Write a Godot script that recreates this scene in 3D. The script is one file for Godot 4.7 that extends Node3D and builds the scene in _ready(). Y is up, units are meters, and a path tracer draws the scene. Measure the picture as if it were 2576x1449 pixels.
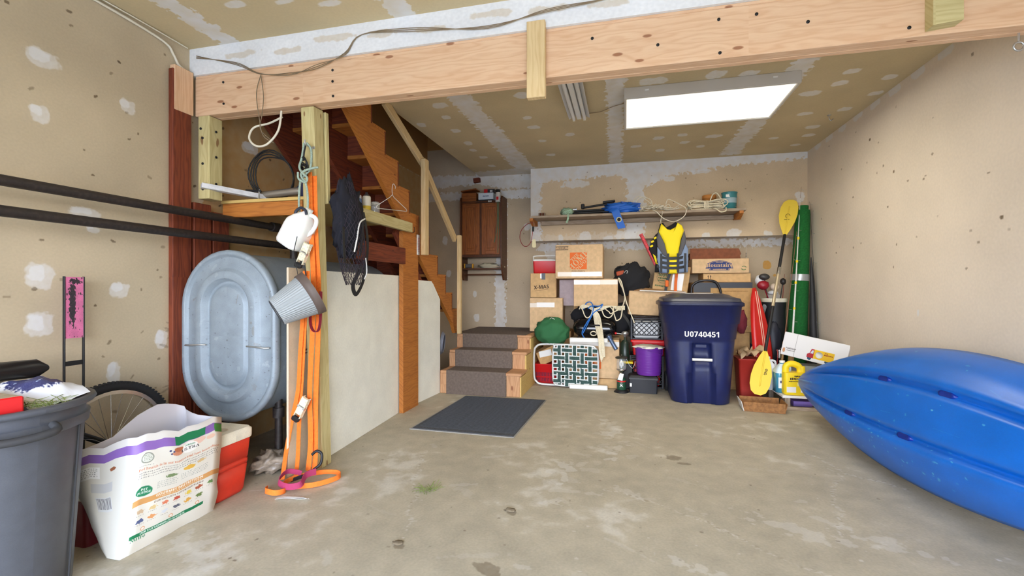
extends Node3D
# A cluttered two-storey garage bay: drywall room with a wooden beam, stair, stored things and a kayak.
# Metres, y up. Back wall at z = -5.9, left wall at x = -2.66, right wall at x = 1.95, garage door opening behind the camera.

const XL := -2.66
const XR := 1.95
const ZB := -5.9
const ZU := -5.67
const ZF := 1.7
const YC := 2.6

var M := {}
var used := {}
var rng := RandomNumberGenerator.new()
var font: SystemFont
var serif: SystemFont

# ------------------------------------------------------------------ helpers: nodes
func numbered(n: String) -> String:
	if not used.has(n):
		used[n] = 0
		return n
	used[n] += 1
	return "%s_%03d" % [n, used[n]]

func tag(o, label, category, group = ""):
	o.set_meta("label", label)
	o.set_meta("category", category)
	if group != "":
		o.set_meta("group", group)
	return o

func thing(called, label, category, at = Vector3.ZERO, turn = 0.0, group = ""):
	var o := Node3D.new()
	o.name = numbered(called)
	add_child(o)
	o.position = at
	o.rotation_degrees.y = turn
	return tag(o, label, category, group)

func part(parent, called, st, m, label = "", at = Vector3.ZERO, rot = Vector3.ZERO):
	var o := MeshInstance3D.new()
	o.name = called
	o.mesh = fin(st) if st is SurfaceTool else st
	o.material_override = m
	parent.add_child(o, true)
	o.position = at
	o.rotation_degrees = rot
	if label != "":
		o.set_meta("label", label)
	return o

func single(called, st, m, label, category, at = Vector3.ZERO, rot = Vector3.ZERO, group = ""):
	var o := MeshInstance3D.new()
	o.name = numbered(called)
	o.mesh = fin(st) if st is SurfaceTool else st
	o.material_override = m
	add_child(o)
	o.position = at
	o.rotation_degrees = rot
	return tag(o, label, category, group)

func struct(called, st, m):
	var o := MeshInstance3D.new()
	o.name = called
	o.mesh = fin(st)
	o.material_override = m
	add_child(o)
	o.set_meta("kind", "structure")
	return o

# ------------------------------------------------------------------ helpers: shapes
func ns() -> SurfaceTool:
	var st = SurfaceTool.new()
	st.begin(Mesh.PRIMITIVE_TRIANGLES)
	return st

func fin(st: SurfaceTool) -> ArrayMesh:
	st.generate_normals()
	return st.commit()

func tri(st, a, b, c, ua, ub, uc, hint = null):
	if hint != null and (c - a).cross(b - a).dot(hint) < 0.0:
		var t = b
		b = c
		c = t
		var u = ub
		ub = uc
		uc = u
	st.set_uv(ua)
	st.add_vertex(a)
	st.set_uv(ub)
	st.add_vertex(b)
	st.set_uv(uc)
	st.add_vertex(c)

func quad(st, a, b, c, d, ua, ub, uc, ud, hint = null):
	if hint != null and (c - a).cross(b - a).dot(hint) < 0.0:
		tri(st, a, d, c, ua, ud, uc)
		tri(st, a, c, b, ua, uc, ub)
	else:
		tri(st, a, b, c, ua, ub, uc)
		tri(st, a, c, d, ua, uc, ud)

# chamfered box; u runs along the longest side, in metres
func box(st, c, s, bev = 0.003, b = Basis()):
	st.set_smooth_group(-1)
	var h: Vector3 = s * 0.5
	bev = minf(bev, minf(h.x, minf(h.y, h.z)) * 0.8)
	var off = Vector2(rng.randf() * 3.0, rng.randf() * 3.0)
	var longest = 0
	if s.y > s.x and s.y >= s.z:
		longest = 1
	elif s.z > s.x and s.z > s.y:
		longest = 2
	var pt = func(sg: Vector3, k: int) -> Vector3:
		var p = sg * (h - Vector3.ONE * bev)
		p[k] = sg[k] * h[k]
		return p
	for k in 3:
		var i = (k + 1) % 3
		var j = (k + 2) % 3
		var ui = i
		var vi = j
		if j == longest:
			ui = j
			vi = i
		for sg in [-1.0, 1.0]:
			var q = []
			var uv = []
			for cc in [[-1, -1], [1, -1], [1, 1], [-1, 1]]:
				var v = Vector3.ZERO
				v[k] = sg
				v[i] = cc[0]
				v[j] = cc[1]
				var p: Vector3 = pt.call(v, k)
				q.append(b * p + c)
				uv.append(Vector2(p[ui], p[vi]) + off)
			var n = Vector3.ZERO
			n[k] = sg
			quad(st, q[0], q[1], q[2], q[3], uv[0], uv[1], uv[2], uv[3], b * n)
		if bev > 0.0:
			for si in [-1.0, 1.0]:
				for sj in [-1.0, 1.0]:
					var v0 = Vector3.ZERO
					v0[i] = si
					v0[j] = sj
					var v1 = v0
					v0[k] = -1
					v1[k] = 1
					var p0: Vector3 = pt.call(v0, i)
					var p1: Vector3 = pt.call(v1, i)
					var p2: Vector3 = pt.call(v1, j)
					var p3: Vector3 = pt.call(v0, j)
					var n = Vector3.ZERO
					n[i] = si
					n[j] = sj
					var uu = [off, off, off, off]
					var pp = [p0, p1, p2, p3]
					for w in 4:
						uu[w] = off + Vector2(pp[w][longest], pp[w][(longest + 1) % 3])
					quad(st, b * p0 + c, b * p1 + c, b * p2 + c, b * p3 + c, uu[0], uu[1], uu[2], uu[3], b * n)
	if bev > 0.0:
		for sx in [-1.0, 1.0]:
			for sy in [-1.0, 1.0]:
				for sz in [-1.0, 1.0]:
					var sg = Vector3(sx, sy, sz)
					tri(st, b * pt.call(sg, 0) + c, b * pt.call(sg, 1) + c, b * pt.call(sg, 2) + c, off, off, off, b * sg)
	return st

func bx(x0, x1, y0, y1, z0, z1, bev = 0.003):
	return box(ns(), Vector3((x0 + x1) / 2.0, (y0 + y1) / 2.0, (z0 + z1) / 2.0), Vector3(absf(x1 - x0), absf(y1 - y0), absf(z1 - z0)), bev)

# plain slab whose texture lies flat over it: uv from axis ua (u0..u1) and axis va (v0..v1)
func slab(st, lo: Vector3, hi: Vector3, ua: int, u0: float, u1: float, va: int, v0: float, v1: float):
	st.set_smooth_group(-1)
	for k in 3:
		var i = (k + 1) % 3
		var j = (k + 2) % 3
		for sg in [0, 1]:
			var q = []
			var uv = []
			for cc in [[0, 0], [1, 0], [1, 1], [0, 1]]:
				var p = Vector3.ZERO
				p[k] = [lo, hi][sg][k]
				p[i] = [lo, hi][cc[0]][i]
				p[j] = [lo, hi][cc[1]][j]
				q.append(p)
				uv.append(Vector2((p[ua] - u0) / (u1 - u0), (p[va] - v0) / (v1 - v0)))
			var n = Vector3.ZERO
			n[k] = sg * 2 - 1
			quad(st, q[0], q[1], q[2], q[3], uv[0], uv[1], uv[2], uv[3], n)
	return st

# beam of rectangular section between two points (length along u)
func bar(st, a: Vector3, b: Vector3, w: float, t: float, up := Vector3.UP, bev := 0.003):
	var x = (b - a).normalized()
	var z = x.cross(up).normalized()
	if z.length() < 0.1:
		z = x.cross(Vector3.RIGHT).normalized()
	var y = z.cross(x).normalized()
	return box(st, (a + b) / 2.0, Vector3((b - a).length(), w, t), bev, Basis(x, y, z))

func curve(pts: Array, k := 6, closed := false) -> Array:
	var out = []
	var n = pts.size()
	for i in (n if closed else n - 1):
		var p0 = pts[(i - 1 + n) % n] if closed or i > 0 else pts[0]
		var p1 = pts[i]
		var p2 = pts[(i + 1) % n]
		var p3 = pts[(i + 2) % n] if closed or i + 2 < n else pts[n - 1]
		for s in k:
			var t = float(s) / k
			out.append(0.5 * (2.0 * p1 + (p2 - p0) * t + (2.0 * p0 - 5.0 * p1 + 4.0 * p2 - p3) * t * t + (3.0 * p1 - p0 - 3.0 * p2 + p3) * t * t * t))
	if not closed:
		out.append(pts[n - 1])
	return out

# a profile swept along points; side0 = starting sideways direction
func sweep(st, pts: Array, prof: Array, closed := false, radii = null, smooth := true, side0 = null):
	st.set_smooth_group(1 if smooth else -1)
	var n = pts.size()
	var rings = []
	var side = Vector3.ZERO
	var len = 0.0
	var lens = []
	for i in n:
		var a: Vector3 = pts[(i - 1 + n) % n] if closed or i > 0 else pts[0]
		var b: Vector3 = pts[(i + 1) % n] if closed or i < n - 1 else pts[n - 1]
		var t = (b - a).normalized()
		if i == 0:
			side = side0 if side0 != null else (Vector3.UP if absf(t.y) < 0.9 else Vector3.RIGHT)
		side = (side - t * side.dot(t))
		if side.length() < 1e-4:
			side = t.cross(Vector3(0.31, 0.77, 0.55))
		side = side.normalized()
		var up = t.cross(side).normalized()
		var k: float = 1.0 if radii == null else radii[i]
		var ring = []
		for p in prof:
			ring.append(pts[i] + side * (p.x * k) + up * (p.y * k))
		rings.append(ring)
		if i > 0:
			len += (pts[i] - pts[i - 1]).length()
		lens.append(len)
	var m = prof.size()
	var per = 0.0
	var vs = [0.0]
	for j in m:
		per += (prof[(j + 1) % m] - prof[j]).length()
		vs.append(per)
	for i in (n if closed else n - 1):
		var r0 = rings[i]
		var r1 = rings[(i + 1) % n]
		var u0: float = lens[i]
		var u1: float = lens[i + 1] if i + 1 < n else len + 0.02
		for j in m:
			var k = (j + 1) % m
			quad(st, r0[j], r0[k], r1[k], r1[j], Vector2(u0, vs[j]), Vector2(u0, vs[j + 1]), Vector2(u1, vs[j + 1]), Vector2(u1, vs[j]), (r0[j] + r0[k] - pts[i] * 2.0) if m > 2 else null)
	if not closed:
		st.set_smooth_group(-1)
		for e in [0, n - 1]:
			var hint: Vector3 = (pts[0] - pts[1]) if e == 0 else (pts[n - 1] - pts[n - 2])
			for j in range(1, m - 1):
				tri(st, rings[e][0], rings[e][j], rings[e][j + 1], prof[0], prof[j], prof[j + 1], hint)
	return st

func circle(r: float, n: int) -> Array:
	var o = []
	for i in n:
		o.append(Vector2(cos(TAU * i / n), sin(TAU * i / n)) * r)
	return o

func tube(st, pts: Array, r: float, n := 8, closed := false, radii = null):
	return sweep(st, pts, circle(r, n), closed, radii)

func rod(st, a: Vector3, b: Vector3, r: float, n := 10):
	return sweep(st, [a, b], circle(r, n))

func strap(st, pts: Array, w: float, t := 0.002, side0 = Vector3.RIGHT):
	return sweep(st, pts, [Vector2(-w / 2, -t / 2), Vector2(w / 2, -t / 2), Vector2(w / 2, t / 2), Vector2(-w / 2, t / 2)], false, null, false, side0)

# profile of (radius, height); a repeated point makes a sharp edge
func lathe(st, prof: Array, n := 24, xf := Transform3D(), a0 := 0.0, a1 := TAU):
	var g = 1
	var total = 0.0
	for i in prof.size() - 1:
		total += (prof[i + 1] - prof[i]).length()
	var run = 0.0
	for i in prof.size() - 1:
		var p: Vector2 = prof[i]
		var q: Vector2 = prof[i + 1]
		var step = (q - p).length()
		if step < 1e-6:
			g += 1
			continue
		st.set_smooth_group(g)
		var v0 = run / total
		run += step
		var v1 = run / total
		for k in n:
			var t0 = a0 + (a1 - a0) * k / n
			var t1 = a0 + (a1 - a0) * (k + 1) / n
			var a = xf * Vector3(cos(t0) * p.x, p.y, sin(t0) * p.x)
			var b = xf * Vector3(cos(t1) * p.x, p.y, sin(t1) * p.x)
			var c = xf * Vector3(cos(t1) * q.x, q.y, sin(t1) * q.x)
			var d = xf * Vector3(cos(t0) * q.x, q.y, sin(t0) * q.x)
			var u0 = float(k) / n
			var u1 = float(k + 1) / n
			if p.x < 1e-6:
				tri(st, a, d, c, Vector2(u0, v0), Vector2(u0, v1), Vector2(u1, v1))
			elif q.x < 1e-6:
				tri(st, a, d, b, Vector2(u0, v0), Vector2(u0, v1), Vector2(u1, v0))
			else:
				quad(st, a, d, c, b, Vector2(u0, v0), Vector2(u0, v1), Vector2(u1, v1), Vector2(u1, v0))
	return st

# rings of equal count joined into a skin
func loft(st, rings: Array, closed := true, caps := false, group := 1):
	st.set_smooth_group(group)
	var m: int = rings[0].size()
	var n = rings.size()
	for i in n - 1:
		for j in (m if closed else m - 1):
			var k = (j + 1) % m
			var u0 = float(j) / (m if closed else m - 1)
			var u1 = float(j + 1) / (m if closed else m - 1)
			var v0 = float(i) / (n - 1)
			var v1 = float(i + 1) / (n - 1)
			quad(st, rings[i][j], rings[i][k], rings[i + 1][k], rings[i + 1][j], Vector2(u0, v0), Vector2(u1, v0), Vector2(u1, v1), Vector2(u0, v1))
	if caps:
		st.set_smooth_group(-1)
		for e in [0, n - 1]:
			var c = Vector3.ZERO
			for p in rings[e]:
				c += p
			c /= m
			for j in m:
				tri(st, c, rings[e][j], rings[e][(j + 1) % m], Vector2(0.5, 0.5), Vector2(0, 0), Vector2(1, 0))
	return st

func prism(st, poly: Array, depth: float, xf := Transform3D()):
	st.set_smooth_group(-1)
	var pv = PackedVector2Array(poly)
	var idx = Geometry2D.triangulate_polygon(pv)
	var off = Vector2(rng.randf() * 3.0, rng.randf() * 3.0)
	for s in [0, 1]:
		var n = xf.basis * Vector3(0, 0, s * 2 - 1)
		for i in range(0, idx.size(), 3):
			var p = []
			var u = []
			for k in 3:
				var v = pv[idx[i + k]]
				p.append(xf * Vector3(v.x, v.y, depth * s))
				u.append(v + off)
			tri(st, p[0], p[1], p[2], u[0], u[1], u[2], n)
	var c = Vector2.ZERO
	var sgn = -1.0 if Geometry2D.is_polygon_clockwise(pv) else 1.0
	for i in pv.size():
		var a = pv[i]
		var b = pv[(i + 1) % pv.size()]
		var nn = Vector2((b - a).y, -(b - a).x) * sgn
		quad(st, xf * Vector3(a.x, a.y, 0), xf * Vector3(b.x, b.y, 0), xf * Vector3(b.x, b.y, depth), xf * Vector3(a.x, a.y, depth), a + off, b + off, b + off + Vector2(0, depth), a + off + Vector2(0, depth), xf.basis * Vector3(nn.x, nn.y, 0))
	return st

# lumpy closed blob: ellipsoid with noise, flattened below
func blob(st, c: Vector3, r: Vector3, amp := 0.1, freq := 3.0, sd := 1, flat := -1.0, nu := 22, nv := 14, pw := 1.0):
	var fn = FastNoiseLite.new()
	fn.seed = sd
	fn.frequency = freq
	var rings = []
	for i in nv + 1:
		var th = PI * i / nv
		var ring = []
		for j in nu:
			var ph = TAU * j / nu
			var d = Vector3(sin(th) * cos(ph), cos(th), sin(th) * sin(ph))
			if pw != 1.0:
				d = Vector3(signf(d.x) * absf(d.x) ** pw, signf(d.y) * absf(d.y) ** pw, signf(d.z) * absf(d.z) ** pw)
			var k = 1.0 + amp * fn.get_noise_3dv(d * 1.0)
			var p = Vector3(d.x * r.x, d.y * r.y, d.z * r.z) * k
			p.y = maxf(p.y, flat * r.y)
			ring.append(c + p)
		rings.append(ring)
	return loft(st, rings)

func rrect(hx: float, hz: float, r: float, y: float, n := 4) -> Array:
	var o = []
	for q in 4:
		var cx: float = [hx - r, -(hx - r), -(hx - r), hx - r][q]
		var cz: float = [hz - r, hz - r, -(hz - r), -(hz - r)][q]
		for k in n + 1:
			var a = (q + float(k) / n) * PI / 2
			o.append(Vector3(cx + cos(a) * r, y, cz + sin(a) * r))
	return o

func lettering(parent, words: String, high: float, m, at: Vector3, rot := Vector3.ZERO, f = null):
	var t = TextMesh.new()
	t.text = words
	t.font = f if f else font
	t.font_size = 48
	t.pixel_size = high / (48.0 * 0.72)
	t.depth = 0.0008
	t.curve_step = 1.0
	var o = MeshInstance3D.new()
	o.name = "lettering"
	o.mesh = t
	o.material_override = m
	parent.add_child(o, true)
	o.position = at
	o.rotation_degrees = rot
	return o

# ------------------------------------------------------------------ helpers: materials
func col(r, g, b) -> Color:
	return Color(r / 255.0, g / 255.0, b / 255.0)

func mat(c: Color, rough := 0.7, metal := 0.0) -> StandardMaterial3D:
	var m := StandardMaterial3D.new()
	m.albedo_color = c
	m.roughness = rough
	m.metallic = metal
	return m

func tex(img: Image) -> ImageTexture:
	return ImageTexture.create_from_image(img)

func noise_of(sd: int, freq: float, oct := 4) -> FastNoiseLite:
	var n := FastNoiseLite.new()
	n.seed = sd
	n.frequency = freq
	n.fractal_octaves = oct
	return n

# mottled colour: coarse and fine noise over a base colour
func mottled(w: int, h: int, c: Color, coarse: float, fine: float, sd: int, fc := 0.012, ff := 0.25) -> Image:
	var a := noise_of(sd, fc).get_image(w, h, false, false, true).get_data()
	var b := noise_of(sd + 7, ff, 2).get_image(w, h, false, false, true).get_data()
	var o := PackedByteArray()
	o.resize(w * h * 3)
	var r := c.r * 255.0
	var g := c.g * 255.0
	var bl := c.b * 255.0
	for i in w * h:
		var k := 1.0 + coarse * (a[i] - 128) / 128.0 + fine * (b[i] - 128) / 128.0
		o[i * 3] = clampi(int(r * k), 0, 255)
		o[i * 3 + 1] = clampi(int(g * k), 0, 255)
		o[i * 3 + 2] = clampi(int(bl * k), 0, 255)
	return Image.create_from_data(w, h, false, Image.FORMAT_RGB8, o)

# a rough-edged dab of colour at pixel (x, y)
func dab(img: Image, x: float, y: float, w: float, h: float, c: Color, alpha := 0.9, sd := 1, rough := 0.3, rot := 0.0, pw := 2.6):
	var n := noise_of(sd, 0.035)
	var big := maxf(w, h) * 0.85
	for py in range(maxi(0, int(y - big)), mini(img.get_height(), int(y + big) + 1)):
		for px in range(maxi(0, int(x - big)), mini(img.get_width(), int(x + big) + 1)):
			var d := Vector2(px - x, py - y).rotated(-rot)
			var q := pow(absf(d.x) / (w * 0.5), pw) + pow(absf(d.y) / (h * 0.5), pw)
			q = pow(q, 1.0 / pw) + rough * n.get_noise_2d(px * 1.6, py * 1.6)
			if q < 1.0:
				var a := alpha * clampf((1.0 - q) * 9.0, 0.0, 1.0) * (0.9 + 0.2 * n.get_noise_2d(px * 4.0 + 90.0, py * 4.0))
				img.set_pixel(px, py, img.get_pixel(px, py).lerp(c, clampf(a, 0.0, 1.0)))

func band(img: Image, poly: Array, c: Color, alpha := 0.9, jag := 5.0, sd := 3):
	var n := noise_of(sd, 0.04)
	var pv := PackedVector2Array(poly)
	var lo := pv[0]
	var hi := pv[0]
	for p in pv:
		lo = lo.min(p)
		hi = hi.max(p)
	for py in range(maxi(0, int(lo.y - jag)), mini(img.get_height(), int(hi.y + jag) + 1)):
		for px in range(maxi(0, int(lo.x - jag)), mini(img.get_width(), int(hi.x + jag) + 1)):
			var s := Vector2(px + jag * n.get_noise_2d(px * 2.0, py * 2.0) * 2.0, py + jag * n.get_noise_2d(px * 2.0 + 500.0, py * 2.0) * 2.0)
			if Geometry2D.is_point_in_polygon(s, pv):
				var a := alpha * (0.88 + 0.3 * n.get_noise_2d(px + 200.0, py))
				img.set_pixel(px, py, img.get_pixel(px, py).lerp(c, clampf(a, 0.0, 1.0)))

# filled lettering drawn into a picture (outlines of the font, filled triangle by triangle)
func print_on(img: Image, words: String, x: float, y: float, high: float, c: Color, rot := 0.0, f = null, stretch := 1.0):
	var t := TextMesh.new()
	t.text = words
	t.font = f if f else font
	t.font_size = 32
	t.pixel_size = high / (32.0 * 0.72)
	t.depth = 0.0
	t.curve_step = 2.0
	var arr := t.get_mesh_arrays()
	var vs: PackedVector3Array = arr[Mesh.ARRAY_VERTEX]
	var idx: PackedInt32Array = arr[Mesh.ARRAY_INDEX] if arr[Mesh.ARRAY_INDEX] != null else PackedInt32Array(range(vs.size()))
	for i in range(0, idx.size(), 3):
		var p := []
		for k in 3:
			var v := vs[idx[i + k]]
			p.append(Vector2(x, y) + Vector2(v.x * stretch, -v.y).rotated(rot))
		fill_tri(img, p[0], p[1], p[2], c)

# rows of small print that is too small to read
func small_print(img: Image, x0: float, x1: float, y: float, high: float, c: Color, sd := 1):
	var r := RandomNumberGenerator.new()
	r.seed = sd
	var x := x0
	while x < x1:
		var w := r.randf_range(3.0, 9.0)
		for k in int(w / 3.0):
			img.fill_rect(Rect2i(int(x) + k * 3, int(y + r.randf_range(-0.5, 0.5)), 2, int(maxf(1.0, high * r.randf_range(0.6, 1.0)))), c)
		x += w + 3.0

func print_bars(parent, at: Vector3, wide: float, high: float, m, sd := 1):
	var r := RandomNumberGenerator.new()
	r.seed = sd
	var st := ns()
	var x := -wide / 2.0
	while x < wide / 2.0:
		var w := r.randf_range(0.25, 0.6) * high
		box(st, at + Vector3(x + w / 2.0, r.randf_range(-0.06, 0.06) * high, 0), Vector3(w, high * r.randf_range(0.7, 1.0), 0.0008), 0.0)
		x += w + high * 0.22
	return part(parent, "small_print", st, m)

func fill_tri(img: Image, a: Vector2, b: Vector2, c: Vector2, color: Color):
	var lo := a.min(b).min(c)
	var hi := a.max(b).max(c)
	var area := (b - a).cross(c - a)
	if absf(area) < 0.01:
		return
	for py in range(maxi(0, int(lo.y)), mini(img.get_height(), int(hi.y) + 1)):
		for px in range(maxi(0, int(lo.x)), mini(img.get_width(), int(hi.x) + 1)):
			var p := Vector2(px + 0.5, py + 0.5)
			var w0 := (b - a).cross(p - a) / area
			var w1 := (c - b).cross(p - b) / area
			var w2 := (a - c).cross(p - c) / area
			if w0 >= -0.02 and w1 >= -0.02 and w2 >= -0.02:
				img.set_pixel(px, py, color)

func fill_poly(img: Image, poly: Array, c: Color):
	var pv := PackedVector2Array(poly)
	var idx := Geometry2D.triangulate_polygon(pv)
	for i in range(0, idx.size(), 3):
		fill_tri(img, pv[idx[i]], pv[idx[i + 1]], pv[idx[i + 2]], c)

func oval(img: Image, x: float, y: float, rx: float, ry: float, c: Color, sd := 1, rough := 0.1):
	dab(img, x, y, rx * 2.0, ry * 2.0, c, 1.0, sd, rough, 0.0, 2.0)

# wood: 2.4 m x 0.3 m of grain
func wood(light: Color, dark: Color, sd: int, knots := 7, contrast := 1.0, rough := 0.75) -> StandardMaterial3D:
	var w := 1024
	var h := 160
	var img := Image.create(w, h, false, Image.FORMAT_RGB8)
	var n := noise_of(sd, 0.02, 3)
	var n2 := noise_of(sd + 3, 0.35, 2)
	var r := RandomNumberGenerator.new()
	r.seed = sd
	var ks := []
	for i in knots:
		ks.append(Vector3(r.randf() * w, r.randf_range(15, h - 15), r.randf_range(3.0, 6.0)))
	var red := dark.lerp(col(96, 44, 24), 0.5)
	for y in h:
		for x in w:
			var v := float(y)
			var near := 9.0
			for k in ks:
				var dx: float = (x - k.x) * 0.45
				var dy: float = y - k.y
				var d2: float = dx * dx + dy * dy
				v += signf(dy) * k.z * 1.6 * exp(-d2 / (k.z * k.z * 14.0))
				near = minf(near, sqrt(d2) / k.z)
			var g := n.get_noise_2d(x * 0.22, v * 1.1)
			var t := 0.5 + 0.5 * sin(v * 0.42 + g * 9.0)
			t = pow(t, 2.0) * 0.5 + 0.35 * absf(n2.get_noise_2d(x * 0.05, y * 1.2)) + 0.25 * (g + 0.4)
			var c := light.lerp(dark, clampf(t * contrast * 0.6, 0.0, 1.0))
			if near < 1.0:
				c = c.lerp(red, 0.85 * clampf((1.0 - near) * 3.0, 0.0, 1.0))
			img.set_pixel(x, y, c)
	var m := StandardMaterial3D.new()
	m.albedo_texture = tex(img)
	m.uv1_scale = Vector3(1.0 / 2.4, 1.0 / 0.3, 1)
	m.roughness = rough
	return m

func mottled_mat(c: Color, coarse: float, fine: float, sd: int, rough := 0.7, scale := 2.0, fc := 0.02, ff := 0.3, sz := 256) -> StandardMaterial3D:
	var n := mottled(sz, sz, c, coarse, fine, sd, fc, ff)
	var m := StandardMaterial3D.new()
	m.albedo_texture = tex(n)
	m.roughness = rough
	m.uv1_triplanar = true
	m.uv1_scale = Vector3.ONE * scale
	return m

# ------------------------------------------------------------------ the scene
func _ready():
	rng.seed = 11
	font = SystemFont.new()
	font.font_names = PackedStringArray(["Droid Sans"])
	font.font_weight = 700
	serif = SystemFont.new()
	serif.font_names = PackedStringArray(["Droid Serif"])
	serif.font_weight = 700
	var cam := Camera3D.new()
	cam.name = "camera"
	add_child(cam)
	cam.position = Vector3(0, 1.1, 0)
	cam.rotation_degrees = Vector3(0, 13.826, 0)
	cam.fov = 64.24
	cam.near = 0.05
	cam.current = true
	var we := WorldEnvironment.new()
	we.name = "world_environment"
	var env := Environment.new()
	var sky := Sky.new()
	var sm := ProceduralSkyMaterial.new()
	sm.sky_top_color = col(176, 200, 236)
	sm.sky_horizon_color = col(244, 244, 246)
	sm.ground_bottom_color = col(120, 116, 108)
	sm.ground_horizon_color = col(190, 188, 184)
	sm.sky_energy_multiplier = 4.0
	sm.ground_energy_multiplier = 1.0
	sky.sky_material = sm
	env.background_mode = Environment.BG_SKY
	env.sky = sky
	env.tonemap_mode = Environment.TONE_MAPPER_LINEAR
	env.tonemap_exposure = 0.84
	env.sdfgi_enabled = true
	env.ssao_enabled = true
	env.ssil_enabled = true
	we.environment = env
	add_child(we)
	make_materials()
	make_shell()
	make_lamps()
	make_beam()
	make_posts()
	make_stairs()
	make_kayak()
	make_tank_corner()
	make_near_left()
	make_hanging_on_post()
	make_bench_things()
	make_back_wall_things()
	make_shelf_things()
	make_pile()
	make_bin()
	make_right_corner()
	make_floor_things()

func make_materials():
	M.fir = wood(col(234, 196, 158), col(204, 148, 106), 5, 9, 0.9)
	M.pt = wood(col(208, 194, 140), col(168, 146, 92), 21, 6, 1.0)
	M.pine = wood(col(226, 198, 148), col(190, 150, 96), 33, 6, 0.9)
	M.stain = wood(col(196, 124, 52), col(140, 76, 26), 41, 5, 1.1, 0.6)
	M.redwood = wood(col(134, 62, 32), col(74, 26, 14), 53, 4, 1.2)
	M.oak = wood(col(158, 92, 42), col(98, 48, 18), 61, 0, 1.4, 0.45)
	M.darkoak = wood(col(96, 54, 26), col(62, 30, 14), 67, 0, 1.2, 0.5)
	M.oldwood = wood(col(176, 158, 136), col(120, 100, 82), 71, 5, 1.2)
	M.plywood = wood(col(216, 184, 112), col(186, 144, 72), 77, 3, 0.8)
	M.stepwood = wood(col(208, 160, 116), col(158, 106, 68), 83, 5, 1.1)
	M.white = mat(col(232, 230, 224), 0.55)
	M.offwhite = mottled_mat(col(226, 220, 198), 0.06, 0.05, 5, 0.6, 2.0)
	M.whiteboard = mottled_mat(col(242, 240, 226), 0.025, 0.02, 9, 0.45, 0.7)
	M.black = mat(col(22, 22, 24), 0.55)
	M.blackcloth = mat(col(26, 26, 30), 0.9)
	M.navycloth = mat(col(24, 26, 46), 0.85)
	M.rubber = mat(col(30, 30, 32), 0.8)
	M.iron = mottled_mat(col(44, 36, 32), 0.35, 0.2, 12, 0.55, 6.0)
	M.zinc = mat(col(190, 190, 188), 0.35, 0.8)
	M.chrome = mat(col(205, 205, 205), 0.18, 1.0)
	M.alu = mat(col(214, 214, 212), 0.4, 0.35)
	M.card = mottled_mat(col(206, 168, 118), 0.05, 0.04, 14, 0.85, 3.0)
	M.card2 = mottled_mat(col(192, 152, 100), 0.06, 0.05, 15, 0.85, 3.0)
	M.card3 = mottled_mat(col(212, 178, 136), 0.05, 0.04, 16, 0.85, 3.0)
	M.brown = mottled_mat(col(132, 78, 52), 0.08, 0.05, 17, 0.85, 3.0)
	M.cardin = mat(col(150, 112, 72), 0.9)
	M.tape = mat(col(214, 196, 170), 0.22)
	M.cleartape = mat(col(226, 220, 212), 0.16)
	M.blacktape = mat(col(46, 48, 56), 0.4)
	M.ink = mat(col(60, 46, 40), 0.9)
	M.inkblue = mat(col(54, 66, 116), 0.85)
	M.inkgreen = mat(col(50, 104, 66), 0.85)
	M.orange = mat(col(226, 106, 34), 0.7)
	M.strap = mottled_mat(col(240, 122, 38), 0.08, 0.1, 19, 0.8, 8.0)
	M.pinkstrap = mat(col(168, 52, 92), 0.8)
	M.maroon = mat(col(136, 30, 54), 0.8)
	M.red = mat(col(204, 24, 28), 0.4)
	M.coolred = mottled_mat(col(206, 54, 34), 0.04, 0.03, 23, 0.45, 2.0)
	M.yellow = mat(col(246, 214, 28), 0.5)
	M.vestyellow = mat(col(248, 222, 24), 0.75)
	M.paddle = mat(col(240, 208, 74), 0.4)
	M.blue = mat(col(26, 96, 190), 0.6)
	M.rope = mottled_mat(col(226, 214, 186), 0.1, 0.15, 25, 0.9, 14.0)
	M.greenrope = mottled_mat(col(150, 166, 150), 0.15, 0.2, 27, 0.9, 14.0)
	M.bluerope = mottled_mat(col(40, 110, 190), 0.4, 0.3, 28, 0.8, 16.0)
	M.grayplastic = mottled_mat(col(82, 84, 90), 0.06, 0.05, 29, 0.45, 3.0)
	M.graydark = mat(col(58, 58, 60), 0.6)
	M.graycloth = mat(col(92, 90, 92), 0.85)
	M.steelblue = mat(col(128, 146, 176), 0.8)
	M.green = mat(col(44, 104, 62), 0.85)
	M.turf = mottled_mat(col(22, 98, 40), 0.15, 0.5, 31, 0.95, 5.0, 0.03, 0.6)
	M.purple = mat(col(108, 44, 150), 0.35)
	M.navy = mottled_mat(col(25, 35, 84), 0.12, 0.12, 33, 0.45, 2.0)
	M.teal = mat(col(58, 128, 132), 0.4)
	M.wire = mat(col(134, 114, 88), 0.7)
	M.cable = mat(col(228, 218, 196), 0.6)
	M.carpet = mottled_mat(col(108, 94, 84), 0.1, 0.3, 35, 0.95, 4.0, 0.03, 0.5)
	M.mat = mottled_mat(col(70, 72, 76), 0.2, 0.45, 37, 0.95, 2.4, 0.03, 0.45, 512)
	M.glass = mat(Color(0.92, 0.95, 0.94, 0.16), 0.05)
	M.glass.transparency = BaseMaterial3D.TRANSPARENCY_ALPHA
	M.milk = mat(col(236, 234, 228), 0.35)
	M.milk.subsurf_scatter_enabled = true
	M.milk.subsurf_scatter_strength = 0.2
	M.grass = mat(col(126, 138, 74), 0.9)

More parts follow.
